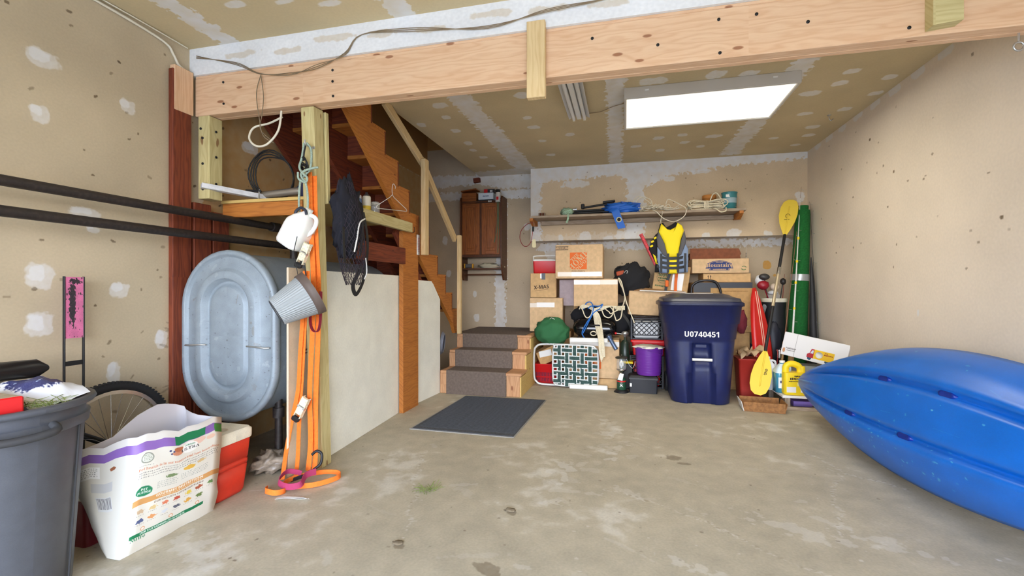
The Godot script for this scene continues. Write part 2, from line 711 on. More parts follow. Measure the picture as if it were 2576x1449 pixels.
# ------------------------------------------------------------------ room shell
func make_shell():
	var paper := col(194, 176, 146)
	var mud := col(226, 224, 222)
	var speck := col(84, 66, 46)
	# left wall
	var ppm = 230.0
	var z0 := ZB
	var img := mottled(int(7.6 * ppm), int(YC * ppm), paper, 0.05, 0.025, 100, 0.006, 0.3)
	band(img, [Vector2(0, 0), Vector2((-2.42 - z0) * ppm, 0), Vector2((-2.42 - z0) * ppm, YC * ppm), Vector2(0, YC * ppm)], col(184, 142, 86), 0.85, 3.0, 66)   # yellow-brown tone over the wall beyond the studs
	var marks := [[-1.57,2.18,0.15,0.09],[-1.56,1.92,0.085,0.085],[-1.95,2.10,0.09,0.08],[-2.24,2.01,0.04,0.08],[-2.23,1.76,0.06,0.16],[-1.56,1.16,0.12,0.13],[-1.56,0.93,0.12,0.12],[-1.91,1.09,0.10,0.09],[-2.14,0.80,0.08,0.12],[-1.88,0.65,0.07,0.14],[-1.54,0.68,0.06,0.05],[-1.74,1.48,0.16,0.06],[-1.78,1.40,0.06,0.03],[-2.80,2.12,0.15,0.09],[-4.4,1.5,0.12,0.1],[-5.2,1.15,0.1,0.12],[-5.1,2.1,0.1,0.1]]
	var sd := 200
	for a in marks:
		sd += 1
		dab(img, (a[0] - z0) * ppm, (YC - a[1]) * ppm, a[2] * ppm, a[3] * ppm, mud.lerp(paper, 0.25), 0.85, sd, 0.35)
		dab(img, (a[0] - z0) * ppm + 3, (YC - a[1]) * ppm - 3, a[2] * ppm * 0.6, a[3] * ppm * 0.6, mud, 0.7, sd + 50, 0.5)
	var r := RandomNumberGenerator.new()
	r.seed = 8
	for i in 130:
		dab(img, r.randf_range(2.6, 5.4) * ppm, r.randf_range(0.1, 2.2) * ppm, r.randf_range(2, 7), r.randf_range(2, 4), speck, r.randf_range(0.3, 0.9), i, 0.3, r.randf_range(-0.5, 1.0))
	for i in 14:   # cobweb and soot smudges low on the wall beside the tank
		dab(img, (-2.19 - z0 + r.randf_range(-0.05, 0.06)) * ppm, (YC - r.randf_range(0.3, 0.95)) * ppm, r.randf_range(6, 26), r.randf_range(2, 4), col(96, 82, 70), 0.35, i + 400, 1.0, r.randf_range(-0.6, 0.6))
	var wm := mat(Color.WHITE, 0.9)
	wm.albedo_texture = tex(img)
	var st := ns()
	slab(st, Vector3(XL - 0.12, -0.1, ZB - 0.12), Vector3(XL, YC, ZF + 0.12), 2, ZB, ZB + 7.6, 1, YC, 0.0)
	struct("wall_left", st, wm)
	# right wall
	ppm = 150.0
	img = mottled(int(7.6 * ppm), int(YC * ppm), col(226, 211, 192), 0.04, 0.02, 120, 0.006, 0.3)
	for i in 60:
		dab(img, r.randf_range(0.3, 4.6) * ppm, r.randf_range(0.1, 2.3) * ppm, r.randf_range(1.5, 4), r.randf_range(1.5, 3), speck, r.randf_range(0.2, 0.8), i, 0.3)
	dab(img, (-3.72 - z0) * ppm, (YC - 0.93) * ppm, 3, 8, mud, 1.0, 3, 0.4)
	for i in 9:
		dab(img, (-5.4 + i * 0.28 - z0) * ppm, 3, 24, 9, mud, 0.8, i + 60, 0.5)
	wm = mat(Color.WHITE, 0.9)
	wm.albedo_texture = tex(img)
	st = ns()
	slab(st, Vector3(XR, -0.1, ZB - 0.12), Vector3(XR + 0.12, YC, ZF + 0.12), 2, ZB, ZB + 7.6, 1, YC, 0.0)
	struct("wall_right", st, wm)
	# back wall, behind the landing and the stored things
	ppm = 190.0
	img = mottled(int(4.61 * ppm), int(3.0 * ppm), col(198, 178, 150), 0.05, 0.02, 140, 0.008, 0.3)
	var at = func(x: float, y: float) -> Vector2: return Vector2((x - XL) * ppm, (3.0 - y) * ppm)
	band(img, [at.call(-2.66, 2.64), at.call(-1.1, 2.62), at.call(-1.1, 2.42), at.call(-1.62, 2.43), at.call(-1.9, 2.5), at.call(-2.66, 2.47)], mud, 0.8, 4.0, 5)
	band(img, [at.call(-1.62, 2.4), at.call(-1.1, 2.4), at.call(-1.1, 2.28), at.call(-1.6, 2.29)], mud, 0.95, 3.0, 6)
	band(img, [at.call(-2.66, 2.4), at.call(-2.0, 2.4), at.call(-2.0, 2.31), at.call(-2.66, 2.29)], mud, 0.75, 4.0, 7)
	band(img, [at.call(-1.68, 2.3), at.call(-1.53, 2.3), at.call(-1.55, 0.5), at.call(-1.69, 0.5)], mud, 0.85, 5.0, 8)
	band(img, [at.call(-1.1, 1.68), at.call(1.95, 1.68), at.call(1.95, 1.6), at.call(-1.1, 1.58)], mud, 0.9, 7.0, 9)
	band(img, [at.call(-1.0, 1.7), at.call(-0.85, 1.7), at.call(-0.85, 1.2), at.call(-1.0, 1.2)], mud, 0.8, 4.0, 10)
	for a in [[-1.97, 1.02, 0.05, 0.09], [-1.95, 0.7, 0.08, 0.11], [-1.25, 1.9, 0.1, 0.09], [-2.4, 1.75, 0.08, 0.12], [-2.35, 1.3, 0.07, 0.1], [1.3, 1.15, 0.1, 0.1], [1.68, 0.98, 0.12, 0.16]]:
		sd += 1
		dab(img, at.call(a[0], a[1]).x, at.call(a[0], a[1]).y, a[2] * ppm, a[3] * ppm, mud, 0.85, sd, 0.35)
	dab(img, at.call(1.6, 1.37).x, at.call(1.6, 1.37).y, 17, 20, col(206, 150, 70), 0.95, 77, 0.2)
	dab(img, at.call(1.68, 1.25).x, at.call(1.68, 1.25).y, 6, 6, col(206, 150, 70), 0.9, 78, 0.2)
	for i in 60:
		dab(img, r.randf() * 870.0, r.randf_range(60, 470), r.randf_range(1.5, 4), r.randf_range(1.5, 3), speck, r.randf_range(0.2, 0.8), i, 0.3)
	wm = mat(Color.WHITE, 0.9)
	wm.albedo_texture = tex(img)
	st = ns()
	slab(st, Vector3(XL - 0.12, -0.1, ZB - 0.12), Vector3(XR + 0.12, 3.0, ZB), 0, XL, XR, 1, 3.0, 0.0)
	struct("wall_back", st, wm)
	# the upper back wall stands forward of it
	img = mottled(int(3.1 * ppm), int(0.92 * ppm), col(212, 188, 154), 0.05, 0.02, 160, 0.008, 0.3)
	var au = func(x: float, y: float) -> Vector2: return Vector2((x + 1.153) * ppm, (YC - y) * ppm)
	band(img, [au.call(-1.2, 2.7), au.call(2.0, 2.7), au.call(2.0, 2.53), au.call(1.2, 2.5), au.call(0.5, 2.42), au.call(0.22, 2.3), au.call(0.22, 1.6), au.call(-0.01, 1.6), au.call(0.02, 2.4), au.call(-0.1, 2.46), au.call(-0.9, 2.43), au.call(-1.02, 2.4), au.call(-1.03, 1.6), au.call(-1.2, 1.6)], mud, 0.92, 5.0, 11)
	for a in [[-0.59,2.38,0.34,0.10],[0.01,1.74,0.30,0.11],[0.90,1.69,0.10,0.09],[1.20,1.71,0.17,0.12],[1.55,1.71,0.10,0.06],[1.87,2.11,0.10,0.12],[-0.78,1.72,0.06,0.12],[-0.48,1.72,0.16,0.13],[-0.20,1.70,0.14,0.06],[0.5,2.38,0.12,0.06],[0.85,2.45,0.2,0.05]]:
		sd += 1
		dab(img, au.call(a[0], a[1]).x, au.call(a[0], a[1]).y, a[2] * ppm, a[3] * ppm, mud, 0.8, sd, 0.5)
	band(img, [au.call(-1.03, 1.76), au.call(-0.02, 1.76), au.call(-0.02, 1.68), au.call(-1.03, 1.68)], mud, 0.35, 6.0, 12)
	for i in 40:
		dab(img, r.randf() * 580.0, r.randf_range(10, 170), r.randf_range(1.5, 4), r.randf_range(1.5, 3), speck, r.randf_range(0.2, 0.8), i, 0.3)
	wm = mat(Color.WHITE, 0.9)
	wm.albedo_texture = tex(img)
	st = ns()
	slab(st, Vector3(-1.153, 1.688, ZB + 0.001), Vector3(XR - 0.001, YC - 0.001, ZU), 0, -1.153, XR, 1, YC, 1.688)
	struct("wall_back_upper", st, wm)
	# ceiling, open over the stair
	ppm = 170.0
	img = mottled(int(4.61 * ppm), int(7.6 * ppm), col(202, 183, 144), 0.05, 0.02, 180, 0.006, 0.3)
	var ac = func(x: float, z: float) -> Vector2: return Vector2((x - XL) * ppm, (z - ZB) * ppm)
	for q in [[-1.36, -3.0, -1.19, -1.10, -5.65, -1.35], [-0.12, -2.5, 0.022, -0.047, -5.69, -0.19], [1.1, -2.5, 1.22, 1.236, -5.6, 1.03], [-2.386, -0.5, -2.256, -2.28, -2.45, -2.415], [-1.271, -0.5, -1.13, -1.11, -2.45, -1.25], [0.0, -0.5, 0.14, 0.13, -2.45, 0.0]]:
		sd += 1
		band(img, [ac.call(q[0], q[1]), ac.call(q[2], q[1]), ac.call(q[3], q[4]), ac.call(q[5], q[4])], mud, 0.88, 4.0, sd)
	band(img, [ac.call(-1.95, -5.9), ac.call(-1.1, -5.9), ac.call(-1.1, -5.6), ac.call(-1.95, -5.66)], mud, 0.75, 4.0, 14)
	for a in [[-1.53,-3.78,0.08,0.11],[-1.57,-4.13,0.10,0.12],[-1.58,-4.52,0.10,0.15],[-1.61,-4.75,0.08,0.12],[-1.58,-5.04,0.10,0.12],[-1.59,-5.42,0.09,0.14],[-1.48,-3.52,0.13,0.15],[-1.82,-3.90,0.09,0.13],[-0.84,-3.96,0.08,0.11],[-0.83,-4.21,0.12,0.12],[-0.82,-4.62,0.09,0.10],[-0.79,-3.49,0.12,0.14],[-0.52,-4.49,0.10,0.12],[0.11,-5.03,0.11,0.11],[0.32,-4.81,0.11,0.13],[0.37,-5.24,0.11,0.12],[0.54,-4.77,0.10,0.12],[0.59,-5.02,0.11,0.11],[0.77,-5.20,0.10,0.12],[0.85,-4.88,0.17,0.12],[0.19,-3.48,0.20,0.15],[0.62,-3.48,0.14,0.16],[0.84,-3.51,0.14,0.12],[1.44,-5.09,0.09,0.09],[1.38,-3.99,0.15,0.13],[1.49,-4.44,0.13,0.10],[1.69,-4.82,0.14,0.12],[1.75,-5.07,0.11,0.13],[1.52,-3.84,0.11,0.12],[1.52,-3.65,0.11,0.09],[1.82,-3.81,0.11,0.10],[1.87,-4.10,0.10,0.10],[1.78,-4.40,0.11,0.12],[1.73,-5.38,0.11,0.10],[-0.81,-5.13,0.11,0.12],[-1.19,-4.88,0.10,0.11],[-1.18,-4.50,0.09,0.12],[-1.17,-4.23,0.10,0.11],[-2.01,-2.01,0.12,0.07],[-1.73,-2.05,0.12,0.05],[-1.51,-2.12,0.14,0.06],[-0.8,-2.1,0.12,0.07]]:
		sd += 1
		dab(img, ac.call(a[0], a[1]).x, ac.call(a[0], a[1]).y, a[2] * ppm, a[3] * ppm * 0.85, mud, 0.82, sd, 0.35)
	wm = mat(Color.WHITE, 0.9)
	wm.albedo_texture = tex(img)
	st = ns()
	slab(st, Vector3(-1.9, YC, ZB - 0.12), Vector3(XR + 0.12, YC + 0.2, ZF + 0.12), 0, XL, XR, 2, ZB, ZB + 7.6)
	slab(st, Vector3(XL - 0.12, YC, -2.46), Vector3(-1.9, YC + 0.2, ZF + 0.12), 0, XL, XR, 2, ZB, ZB + 7.6)
	struct("ceiling", st, wm)
	# stairwell above the ceiling: walls in flat yellow-brown
	var plain := mat(paper, 0.9)
	var tawny := mat(col(176, 132, 76), 0.9)
	st = ns()
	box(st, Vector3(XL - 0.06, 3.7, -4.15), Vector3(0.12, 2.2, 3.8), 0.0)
	struct("wall_stairwell_left", st, tawny)
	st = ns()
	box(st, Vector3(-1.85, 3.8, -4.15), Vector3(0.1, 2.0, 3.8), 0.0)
	struct("wall_stairwell_right", st, tawny)
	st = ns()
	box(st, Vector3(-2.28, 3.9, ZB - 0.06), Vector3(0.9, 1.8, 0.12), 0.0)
	struct("wall_stairwell_back", st, tawny)
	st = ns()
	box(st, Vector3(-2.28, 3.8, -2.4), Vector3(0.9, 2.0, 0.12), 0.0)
	struct("wall_stairwell_front", st, tawny)
	st = ns()
	box(st, Vector3(-2.28, 4.86, -4.15), Vector3(1.0, 0.12, 3.8), 0.0)
	struct("ceiling_stairwell", st, plain)
	# front wall with the open garage door
	st = ns()
	for q in [[XL - 0.12, -2.3, -0.1, YC], [1.65, XR + 0.12, -0.1, YC], [-2.3, 1.65, 2.25, YC]]:
		box(st, Vector3((q[0] + q[1]) / 2.0, (q[2] + q[3]) / 2.0, ZF + 0.06), Vector3(q[1] - q[0], q[3] - q[2], 0.12), 0.0)
	struct("wall_front", st, plain)
	# floor
	ppm = 190.0
	var w := int(4.61 * ppm)
	var h := int(7.6 * ppm)
	var na := noise_of(301, 0.006, 5).get_image(w, h, false, false, true).get_data()
	var nb := noise_of(302, 0.03, 4).get_image(w, h, false, false, true).get_data()
	var nc := noise_of(303, 0.35, 2).get_image(w, h, false, false, true).get_data()
	var o := PackedByteArray()
	o.resize(w * h * 3)
	for i in w * h:
		var a := (na[i] - 128) / 128.0
		var b := (nb[i] - 128) / 128.0
		var k := 1.0 + 0.06 * b + 0.05 * (nc[i] - 128) / 128.0 + 0.05 * a
		var pale := clampf((a + b * 0.6 - 0.42) * 3.0, 0.0, 1.0) * 0.5
		o[i * 3] = clampi(int(lerpf(180.0, 204.0, pale) * k), 0, 255)
		o[i * 3 + 1] = clampi(int(lerpf(169.0, 199.0, pale) * k), 0, 255)
		o[i * 3 + 2] = clampi(int(lerpf(146.0, 188.0, pale) * k), 0, 255)
	img = Image.create_from_data(w, h, false, Image.FORMAT_RGB8, o)
	var chalk := col(216, 212, 204)
	for i in 46:   # chalky worn streak down the middle
		var t = r.randf()
		var x = lerpf(-0.2, -0.28, t) + 0.16 * sin(t * 5.0) + r.randfn(0.0, 0.07)
		var z = lerpf(-3.9, -2.2, t)
		dab(img, ac2(x, ppm), (z - ZB) * ppm, r.randf_range(5, 26), r.randf_range(4, 18), chalk, r.randf_range(0.2, 0.55), i + 500, 1.3, r.randf() * 3.0)
	for i in 60:
		var x = r.randf_range(-2.2, 1.6)
		var z = r.randf_range(-3.4, -1.2)
		dab(img, ac2(x, ppm), (z - ZB) * ppm, r.randf_range(8, 50), r.randf_range(2, 10), chalk, r.randf_range(0.1, 0.35), i + 600, 1.5, r.randf_range(-0.5, 0.9))
	for q in [[0.74, -2.34, 60, 20], [1.1, -2.3, 50, 18], [-1.75, -1.56, 60, 22], [-1.9, -1.1, 70, 24], [0.3, -1.9, 50, 10]]:
		dab(img, ac2(q[0], ppm), (q[1] - ZB) * ppm, q[2], q[3], chalk, 0.4, int(q[2]), 1.6, 0.5)
	for q in [[0.29, -3.13, 22, 16], [-0.54, -2.18, 12, 9], [-0.53, -1.72, 24, 12], [-0.94, -1.79, 9, 7], [0.35, -3.05, 12, 8]]:
		dab(img, ac2(q[0], ppm), (q[1] - ZB) * ppm, q[2], q[3], col(112, 98, 78), 0.6, int(q[2]) + 40, 0.8, 0.3)
	for q in [[1.15, -3.45, 1.45, -2.8], [1.2, -3.2, 0.9, -2.3], [-0.2, -2.6, 0.9, -1.9], [-1.3, -2.9, -1.0, -2.0]]:   # hairline cracks
		var p = Vector2(q[0], q[1])
		for s in 110:
			p += (Vector2(q[2], q[3]) - Vector2(q[0], q[1])) / 110.0 + Vector2(r.randfn(0, 0.006), r.randfn(0, 0.006))
			dab(img, ac2(p.x, ppm), (p.y - ZB) * ppm, r.randf_range(2, 7), 2.0, chalk if s % 4 else col(140, 126, 102), r.randf_range(0.1, 0.5), s, 0.4, r.randf() * 3.0)
	for i in 260:
		dab(img, r.randf() * w, r.randf_range(200, 1000), r.randf_range(1.5, 3.5), r.randf_range(1.5, 3), col(110, 96, 78) if i % 3 else chalk, r.randf_range(0.3, 0.8), i, 0.3)
	wm = mat(Color.WHITE, 0.62)
	wm.albedo_texture = tex(img)
	st = ns()
	slab(st, Vector3(XL - 0.12, -0.12, ZB - 0.12), Vector3(XR + 0.12, 0.0, ZF + 0.12), 0, XL, XR, 2, ZB, ZB + 7.6)
	struct("floor", st, wm)
	st = ns()
	box(st, Vector3(-0.3, -0.08, 8.0), Vector3(24.0, 0.1, 12.2), 0.0)
	struct("driveway", st, mat(col(186, 182, 174), 0.9))

func ac2(x: float, ppm: float) -> float:
	return (x - XL) * ppm

# ------------------------------------------------------------------ ceiling lamps
func make_lamps():
	var t = thing("ceiling_light", "lit white rectangular fluorescent panel on the ceiling behind the beam", "ceiling light", Vector3(0.588, YC, -3.89))
	var st := ns()
	for q in [[0, 0.34, 1.19, 0.018], [0, -0.34, 1.19, 0.018]]:
		box(st, Vector3(0, -0.042, q[1]), Vector3(q[2], 0.084, q[3]), 0.003)
	for s in [-1, 1]:
		box(st, Vector3(s * 0.586, -0.042, 0), Vector3(0.018, 0.084, 0.66), 0.003)
	part(t, "housing", st, mat(col(196, 190, 180), 0.5))
	st = ns()
	box(st, Vector3(0, -0.07, 0), Vector3(1.15, 0.008, 0.66), 0.001)
	var glow := mat(col(250, 250, 244), 0.4)
	glow.emission_enabled = true
	glow.emission = col(255, 252, 242)
	glow.emission_energy_multiplier = 1.1
	part(t, "diffuser", st, glow, "glowing white diffuser panel")
	for x in [-0.43, 0.43]:
		st = ns()
		box(st, Vector3(x, -0.03, 0.351), Vector3(0.03, 0.012, 0.004), 0.001)
		part(t, "mounting_slot", st, M.white)
	var l := AreaLight3D.new()
	l.name = "panel_glow"
	l.area_size = Vector2(1.12, 0.62)
	l.light_energy = 3.0
	l.light_color = col(255, 249, 228)
	l.shadow_enabled = true
	l.position = Vector3(0, -0.082, 0)
	l.rotation_degrees = Vector3(-90, 0, 0)
	l.area_range = 12.0
	t.add_child(l)
	# unlit two-tube strip
	t = thing("strip_light", "unlit two-tube fluorescent strip fixture on the ceiling just behind the beam", "ceiling light", Vector3(-0.38, YC, -3.36))
	st = ns()
	prism(st, [Vector2(-0.09, -0.04), Vector2(-0.035, -0.0), Vector2(0.035, 0.0), Vector2(0.09, -0.04), Vector2(0.087, -0.045), Vector2(0.03, -0.012), Vector2(-0.03, -0.012), Vector2(-0.087, -0.045)], 1.22, Transform3D(Basis(), Vector3(0, 0, -0.61)))
	part(t, "reflector", st, mat(col(214, 210, 204), 0.45))
	st = ns()
	box(st, Vector3(0, -0.03, 0), Vector3(0.04, 0.05, 1.2), 0.004)
	part(t, "ballast_cover", st, mat(col(222, 220, 214), 0.5))
	for x in [-0.045, 0.045]:
		st = ns()
		rod(st, Vector3(x, -0.052, -0.59), Vector3(x, -0.052, 0.59), 0.015, 12)
		var tb = part(t, "tube", st, mat(col(224, 222, 216), 0.3))
		for z in [-0.598, 0.598]:
			st = ns()
			box(st, Vector3(x, -0.045, z), Vector3(0.022, 0.045, 0.014), 0.002)
			part(tb, "socket", st, M.offwhite)
	st = ns()
	tube(st, curve([Vector3(-0.3, 2.595, -3.97), Vector3(-0.2, 2.585, -3.93), Vector3(-0.1, 2.59, -3.86), Vector3(-0.01, 2.585, -3.8)], 5), 0.003, 6)
	single("lamp_cord", st, M.wire, "thin brown cord on the ceiling joining strip fixture and lit panel", "cord")

# ------------------------------------------------------------------ beam, cleats, soffit
func make_beam():
	# drywall drop above the beam
	var ppm = 150.0
	var img := mottled(int(4.61 * ppm), 32, col(232, 230, 228), 0.03, 0.03, 190)
	for i in 14:
		dab(img, 60 + i * 47.0, 14 + 4 * sin(i * 2.1), 34, 7, col(205, 186, 158), 0.6, i, 0.8)
	var wm := mat(Color.WHITE, 0.9)
	wm.albedo_texture = tex(img)
	var st := ns()
	slab(st, Vector3(XL, 2.432, -2.44), Vector3(XR, YC, -2.318), 0, XL, XR, 1, YC, 2.43)
	struct("trim_1", st, wm)
	var t = thing("ceiling_beam", "long heavy fir beam spanning the garage below the ceiling", "beam", Vector3(-0.35, 2.18, -2.385))
	for z in [0.0365, 0.0, -0.0365]:
		st = ns()
		box(st, Vector3(0.0, 0.118, z), Vector3(4.56, 0.234 if z > 0.01 else 0.226, 0.036), 0.003)
		part(t, "board", st, M.fir)
	st = ns()
	box(st, Vector3(0.0, 0.244, 0), Vector3(4.56, 0.016, 0.105), 0.003)
	part(t, "top_plate", st, M.fir)
	for q in [[-2.413, 2.373], [-1.642, 2.36], [-1.642, 2.295], [-1.639, 2.21], [-0.159, 2.351], [0.155, 2.279], [0.429, 2.364], [0.591, 2.366], [0.802, 2.301], [1.19, 2.222], [0.434, 2.206], [-2.41, 2.24], [1.62, 2.3]]:
		st = ns()
		lathe(st, [Vector2(0, 0), Vector2(0.0075, 0), Vector2(0.0075, 0.003), Vector2(0, 0.003)], 10, Transform3D(Basis(Vector3.RIGHT, PI / 2), Vector3(q[0] + 0.35, q[1] - 2.18, 0.055)))
		part(t, "bolt", st, M.black)
	st = ns()
	box(st, Vector3.ZERO, Vector3(0.27, 0.125, 0.038), 0.003, Basis(Vector3(0, 1, 0), Vector3(0, 0, 1), Vector3(1, 0, 0)))
	single("wood_block", st, M.fir, "short fir board on the left wall at the end of the beam", "wood block", Vector3(-2.64, 2.31, -2.25))
	st = ns()
	box(st, Vector3.ZERO, Vector3(0.095, 0.39, 0.038), 0.003)
	single("wood_block", st, M.pine, "short pine board nailed upright over the middle of the beam", "wood block", Vector3(-0.44, 2.265, -2.31))
	st = ns()
	prism(st, [Vector2(-0.053, -0.2), Vector2(0.053, -0.19), Vector2(0.053, 0.2), Vector2(-0.053, 0.2)], 0.055, Transform3D(Basis(), Vector3(0, 0, -0.0275)))
	single("wood_block", st, M.pt, "weathered grey-green board nailed upright near the right end of the beam", "wood block", Vector3(1.3, 2.395, -2.302))
	# eye bolt under the beam at the right
	t = thing("eye_bolt", "steel eye bolt screwed into the underside of the beam at the right", "bolt", Vector3(1.62, 2.18, -2.4))
	st = ns()
	rod(st, Vector3(0, 0.0, 0), Vector3(0, -0.04, 0), 0.004)
	part(t, "shank", st, M.zinc)
	st = ns()
	var ring = []
	for i in 14:
		ring.append(Vector3(cos(TAU * i / 14.0) * 0.018, -0.056 + sin(TAU * i / 14.0) * 0.018, 0))
	tube(st, ring, 0.0045, 6, true)
	part(t, "eye", st, M.zinc)
	# ceiling hook
	t = thing("ceiling_hook", "small steel hook screwed into the back ceiling near the right wall", "hook", Vector3(1.72, YC, -4.52))
	st = ns()
	tube(st, curve([Vector3(0, 0, 0), Vector3(0, -0.03, 0), Vector3(0.014, -0.05, 0), Vector3(0.03, -0.035, 0)], 4), 0.004, 6)
	part(t, "hook", st, M.zinc)
	st = ns()
	lathe(st, [Vector2(0, 0), Vector2(0.016, 0), Vector2(0.016, -0.004), Vector2(0, -0.004)], 12)
	part(t, "plate", st, M.zinc)
	# loose wires along the beam
	st = ns()
	for k in 3:
		var j := k * 0.007
		tube(st, curve([Vector3(-2.6, 2.55 - j, -2.312), Vector3(-2.3, 2.46 + j, -2.312), Vector3(-2.123, 2.385, -2.318 + j), Vector3(-1.9, 2.37 - j * 1.5, -2.316 + j), Vector3(-1.732, 2.375 + j, -2.316 + j), Vector3(-1.55, 2.44 - j, -2.31), Vector3(-1.44, 2.53, -2.31), Vector3(-1.1, 2.5 + j * 1.4, -2.305), Vector3(-0.7, 2.475 - j, -2.305), Vector3(-0.38, 2.5 + j, -2.3), Vector3(-0.05, 2.53, -2.305), Vector3(0.12, 2.595, -2.3)], 5), 0.0021, 6)
	tube(st, curve([Vector3(-2.123, 2.38, -2.315), Vector3(-2.15, 2.27, -2.31), Vector3(-2.13, 2.12, -2.31), Vector3(-2.12, 2.02, -2.33), Vector3(-2.07, 1.98, -2.36)], 5), 0.0025, 6)
	tube(st, curve([Vector3(-2.123, 2.38, -2.315), Vector3(-2.1, 2.25, -2.31), Vector3(-2.11, 2.14, -2.31), Vector3(-2.14, 2.06, -2.33), Vector3(-2.09, 2.0, -2.36)], 5), 0.0025, 6)
	single("wires", st, M.wire, "loose thin brown wires strung along the top of the beam", "wires")
	st = ns()
	tube(st, curve([Vector3(-2.016, 2.17, -2.36), Vector3(-2.03, 2.05, -2.35), Vector3(-2.1, 1.97, -2.34), Vector3(-2.18, 1.965, -2.34), Vector3(-2.24, 2.02, -2.35), Vector3(-2.225, 2.09, -2.37), Vector3(-2.14, 2.12, -2.4), Vector3(-2.06, 2.16, -2.42)], 6), 0.0065, 8)
	single("cable_loop", st, M.cable, "loop of thick white cable hanging below the left part of the beam", "cable")
	st = ns()
	tube(st, curve([Vector3(-2.648, 2.59, -0.3), Vector3(-2.648, 2.588, -1.2), Vector3(-2.648, 2.582, -1.79), Vector3(-2.648, 2.56, -2.13), Vector3(-2.646, 2.51, -2.2), Vector3(-2.646, 2.46, -2.235), Vector3(-2.63, 2.435, -2.285)], 6), 0.007, 8)
	tube(st, curve([Vector3(-2.63, 2.594, -0.3), Vector3(-2.63, 2.594, -1.2), Vector3(-2.628, 2.594, -1.85), Vector3(-2.63, 2.585, -2.28)], 6), 0.004, 6)
	single("wall_cable", st, M.cable, "cream electric cable stapled along the corner of left wall and ceiling", "cable")

# ------------------------------------------------------------------ posts
func make_posts():
	var t = thing("support_post", "tall pale green-tinged wooden post standing under the beam behind the orange straps", "post", Vector3(-1.835, 0, -2.485))
	var st := ns()
	bar(st, Vector3(0, 0.0, 0), Vector3(0.005, 2.178, 0.09), 0.089, 0.089, Vector3.BACK, 0.004)
	part(t, "post", st, M.pt)
	st = ns()
	bar(st, Vector3(0.035, 1.62, 0.0), Vector3(0.035, 2.175, 0.022), 0.03, 0.05, Vector3.BACK, 0.003)
	part(t, "side_strip", st, M.pt)
	t = thing("jack_post", "short bolted post of pale new wood under the left end of the beam", "post", Vector3(-2.565, 1.66, -2.38))
	st = ns()
	box(st, Vector3(0, 0.26, 0), Vector3(0.085, 0.52, 0.1), 0.004)
	part(t, "post", st, M.pt)
	for q in [[0.06, 0], [0.22, 0], [0.38, 0], [0.44, 0.0]]:
		st = ns()
		lathe(st, [Vector2(0, 0), Vector2(0.008, 0), Vector2(0.008, 0.004), Vector2(0, 0.004)], 10, Transform3D(Basis(Vector3.RIGHT, PI / 2), Vector3(-0.01 + 0.01 * sin(q[0] * 40.0), q[0], 0.05)))
		part(t, "bolt", st, M.black)
	for y in [0.1, 0.27, 0.43]:
		st = ns()
		lathe(st, [Vector2(0, 0), Vector2(0.008, 0), Vector2(0.008, 0.004), Vector2(0, 0.004)], 10, Transform3D(Basis(Vector3.BACK, -PI / 2), Vector3(0.0425, y, 0.0)))
		part(t, "bolt", st, M.black)
	# dark red studs on the left wall
	t = thing("wall_studs", "dark red-stained studs fixed upright to the left wall behind the grey tank", "studs", Vector3(-2.64, 0, -2.35))
	for q in [[0.0, 0.11, 2.42, 0.034], [0.0, -0.03, 1.64, 0.034], [0.0, -0.17, 1.6, 0.034]]:
		st = ns()
		box(st, Vector3(q[3] / 2.0 - 0.018, q[2] / 2.0, q[1]), Vector3(q[3], q[2], 0.125), 0.004)
		part(t, "stud", st, M.redwood)
	st = ns()
	prism(st, [Vector2(0, 0), Vector2(0.3, 0), Vector2(0.3, 1.52), Vector2(0.23, 1.6), Vector2(0, 1.6)], 0.04, Transform3D(Basis(Vector3(0, 0, -1), Vector3(0, 1, 0), Vector3(1, 0, 0)), Vector3(0, 0, 0)))
	single("plank_post", st, M.stain, "wide orange-stained plank standing upright against the white panels", "post", Vector3(-1.928, 0, -3.68))
	# panels
	st = ns()
	box(st, Vector3(0, 0.605, 0), Vector3(1.18, 1.21, 0.012), 0.001)
	single("hardboard_sheet", st, M.whiteboard, "large white hardboard sheet between the two posts below the stair", "panel", Vector3(-1.912, 0, -3.17), Vector3(0, 93.4, 0))
	st = ns()
	prism(st, [Vector2(0, 0), Vector2(0.8, 0), Vector2(0.8, 0.98), Vector2(0.62, 1.17), Vector2(0, 1.18)], 0.012, Transform3D(Basis(Vector3(0.075, 0, -1).normalized(), Vector3.UP, Vector3(1, 0, 0.075).normalized()), Vector3.ZERO))
	single("hardboard_sheet", st, M.whiteboard, "smaller white sheet with a clipped corner beside the carpeted steps", "panel", Vector3(-1.96, 0, -3.71))
	st = ns()
	box(st, Vector3(0, 0.61, 0), Vector3(0.34, 1.22, 0.013), 0.001)
	var o = single("drywall_offcut", st, mottled_mat(col(212, 194, 166), 0.05, 0.03, 81, 0.85, 1.0), "tan drywall sheet standing on end behind the hanging straps", "panel", Vector3(-1.922, 0, -2.45), Vector3(0, 95, 0))
	print_bars(o, Vector3(0.03, 0.72, 0.0072), 0.12, 0.014, M.ink, 3)
	print_bars(o, Vector3(0.04, 0.7, 0.0072), 0.1, 0.01, M.ink, 4)

